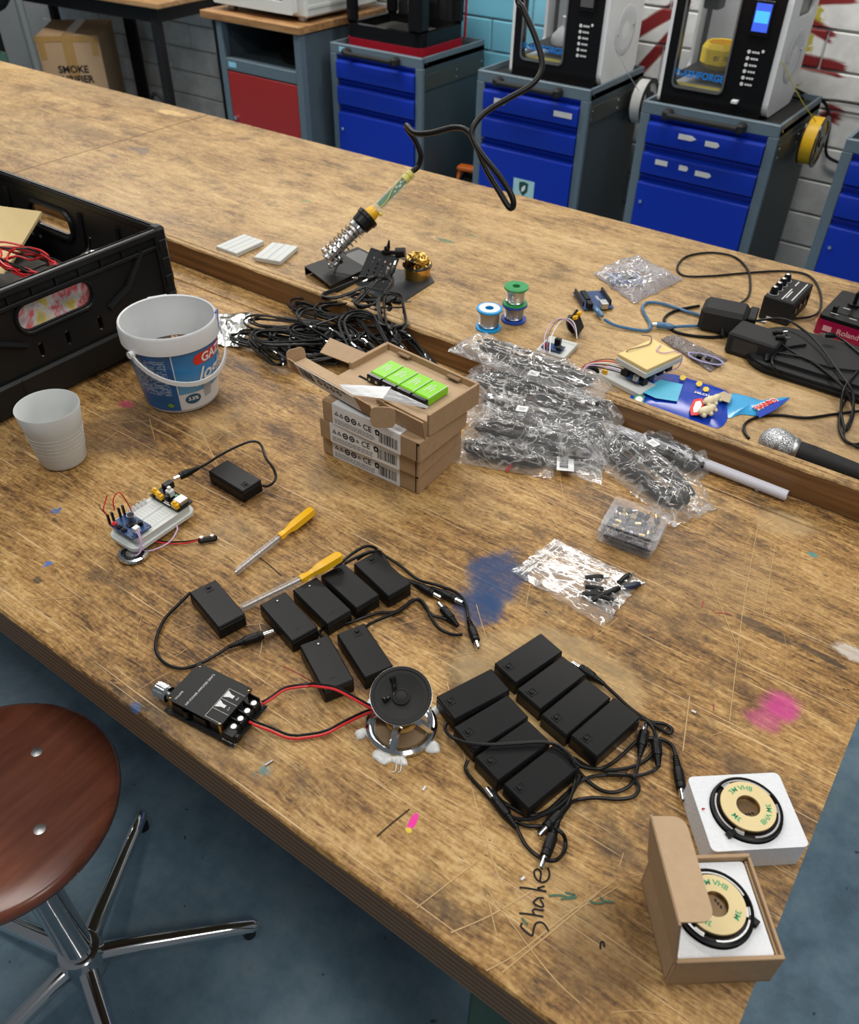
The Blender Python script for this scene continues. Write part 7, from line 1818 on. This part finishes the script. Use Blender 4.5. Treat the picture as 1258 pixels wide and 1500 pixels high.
part('body', MB().box((0, .004, .018), (.078, .056, .036), .003), BLK2, br, False); part('socket', MB().cyl((.03, -.024, .018), (.034, -.036, .014), .006, .004), BLK, br); part('rating_label', MB().box((-.008, -.0244, .018), (.04, .0006, .022)), M_('dim_print', (.03, .03, .03), .6, var=.5, nscale=600), br, False)
# soft case with magenta groovebox on it
cs_ = thing('soft_case', 'flat black soft carrying case under the cables', 'case', (-.107, 1.425, UZ + .0006))
cm = MB(); cm.plate(rrect(-.17, -.105, .17, .045, .05, 6), (), 0, .014); part('shell', cm, BLK2, cs_, 35); part('zip_band', MB().tube([(x, y, .008) for x, y in rrect(-.1715, -.1065, .1715, .0465, .05, 6)], .0022, 6, True), BLK, cs_)
part('top_cover', MB().plate(rrect(-.155, -.09, .155, .03, .04, 6), (), .014, .02), BLK2, cs_, 35)
R0 = W(1190, 486, U + .001); gb = thing('groovebox', 'black and magenta electronic sound box at the right picture edge', 'audio device', (R0.x, R0.y, UZ + .0006), R(-3))
MAG = M_('magenta_plastic', (.36, .006, .06), .3)
part('lower_body', MB().plate(rrect(0, 0, .16, .12, .006, 3), (), 0, .026), MAG, gb, 35); tp_ = part('top_panel', MB().plate(rrect(.001, .001, .159, .119, .006, 3), (), .026, .033), BLK, gb, 35)
part('lettering', text_mb('Roland', .013, frame((.054, -.0005, .013), (1, 0, 0), (0, -1, 0)), weight=.0003), M_('pink_print', (.75, .4, .45), .5, var=0), gb, False); part('logo', MB().box((.02, -.0004, .013), (.014, .0006, .009)), M_('pink_print', (.75, .4, .45), .5, var=0), gb, False)
part('lever_switch', MB().cyl((.035, .07, .033), (.035, .07, .037), .010, None, 16).box((.035, .072, .047), (.006, .010, .022), .002), BLK, tp_, False); part('fader_slot', MB().box((.035, .028, .0334), (.05, .005, .0006)).box((.017, .028, .038), (.007, .011, .010), .001), BLKG, tp_, False); part('dial', MB().torus((.095, .075, .0335), .016, .0012, 28, 6), SILK, tp_); part('button', MB().cyl((.085, .03, .033), (.085, .03, .036), .006, None, 14).cyl((.11, .03, .033), (.11, .03, .036), .006, None, 14), BLKG, tp_)
pt_ = MB()
for x, y in ((.03, .05), (.05, .018), (.07, .018), (.02, .018)): pt_.box((x, y, .0333), (.012, .0014, .0003))
part('panel_print', pt_, SILK, tp_, False)
# cables among the gear
def gcable(label, pts, r=.0022, ends=()):
    t = thing('audio_lead', label, 'cable', W(pts[0][0], pts[0][1], U)); P = [W(x, y, U + (z if z < .03 else z - .009)) for x, y, z in pts]
    part('cord', MB().tube(spline(P, 7), r, 8), RUB, t, True, True)
    for (x, y, z, x2, y2, z2) in ends:
        a_, b_ = W(x, y, U + z), W(x2, y2, U + z2); L_ = (b_ - a_).length
        g = part('plug', MB().rev(a_, b_, [(0, .0025), (L_ * .12, .0048), (L_ * .6, .005), (L_ * .62, .004)], 10), BLK, t, True, True)
        part('tip', MB().rev(a_ + (b_ - a_) * .6, b_, [(0, .0022), (L_ * .36, .0022), (L_ * .4, .001)], 8), CHR, g, True, True)
    return t
gcable('black lead looping wide behind the shiny bag to the mixer', [(1072, 447, .02), (1086, 443, .006), (1096, 434, .004), (1099, 418, .004), (1095, 395, .003), (1075, 376, .003), (1040, 370, .003), (1005, 376, .003), (992, 392, .003), (1003, 404, .003), (1045, 404, .003), (1090, 400, .003), (1150, 397, .003), (1185, 404, .003), (1200, 425, .003), (1202, 450, .003), (1190, 463, .006), (1160, 467, .006)])
gcable('black lead passing under the blue usb cable to the brick', [(1024, 448, .004), (990, 455, .003), (974, 465, .003), (976, 476, .003), (995, 488, .003), (1040, 494, .003), (1075, 490, .004)], .0028)
gcable('black lead sweeping from the plug adapter across the case to the right', [(1060, 478, .012), (1085, 474, .04), (1120, 468, .045), (1150, 468, .045), (1175, 482, .042), (1200, 505, .04), (1222, 535, .038), (1240, 560, .036), (1250, 580, .02), (1247, 610, .006), (1235, 640, .004), (1258, 655, .004), (1285, 660, .004)])
gcable('black lead with two bare jack tips resting on the brick', [(1140, 500, .042), (1155, 512, .036), (1185, 528, .034), (1225, 540, .034), (1275, 545, .034)], .002, ((1136, 494, .042, 1158, 495, .044), (1132, 487, .042, 1154, 486, .044)))
gcable('black lead from the brick socket looping over the case front', [(1126, 512, .018), (1140, 517, .034), (1180, 525, .034), (1210, 545, .034), (1235, 568, .033), (1250, 600, .006), (1240, 630, .004), (1232, 605, .006), (1236, 570, .034), (1255, 545, .034)])
gcable('black lead drooping in a loop over the front of the case', [(1180, 505, .034), (1150, 510, .034), (1132, 522, .034), (1133, 537, .024), (1148, 552, .006), (1180, 558, .005), (1220, 553, .006), (1270, 540, .034)])
gcable('black lead running left to the sweets bag and round the microphone', [(1097, 642, .003), (1090, 632, .003), (1092, 620, .003), (1110, 611, .003), (1140, 608, .003), (1180, 612, .003), (1220, 607, .003), (1260, 602, .004), (1290, 598, .004)])
gcable('black lead ending in a gold plug on the case', [(1224, 492, .036), (1240, 502, .034), (1262, 520, .034), (1280, 530, .034)], .002, ((1224, 492, .037, 1200, 489, .037),))
gcable('black lead coiled loosely beside the microphone cable', [(1278, 560, .006), (1248, 575, .004), (1232, 600, .004), (1230, 630, .004), (1245, 650, .004), (1270, 645, .006), (1285, 620, .006)])
# microphone
UPS[0] = 1.0
mh = W(1136, 650, U + .0235); me_ = W(1300, 709, U + .013); ma = (me_ - mh).normalized()
mc = thing('microphone', 'handheld microphone with silver mesh grille at the raised bench edge', 'microphone', mh)
def mesh_mat():
    t = NT('grille_mesh'); P = t.obj(); d, _c = t.voro(P, 650); t.set(t.ramp(d, [(.25, (.04, .04, .04)), (.55, (.62, .64, .66))]), .35, .7); t.bump(d, .6, .001); return t.mat
GM = mesh_mat()
part('grille', MB().rev(mh - ma * .024, me_, [(0, .004), (.003, .012), (.009, .0188), (.017, .0224), (.026, .023), (.034, .022), (.044, .019), (.048, .017)], 32), GM, mc, True, True)
part('grille_band', MB().rev(mh - ma * .0005, me_, [(0, .023), (.0005, .024), (.005, .024), (.0055, .023)], 32, False), STL, mc, True, True)
part('collar', MB().rev(mh + ma * .0225, me_, [(0, .018), (.001, .019), (.004, .019), (.008, .0165)], 28), STL, mc, True, True)
part('handle', MB().rev(mh + ma * .030, me_, [(0, .0155), (.022, .0162), (.024, .0155), (.026, .0158), (.13, .0112)], 28), BLK2, mc, True, True)
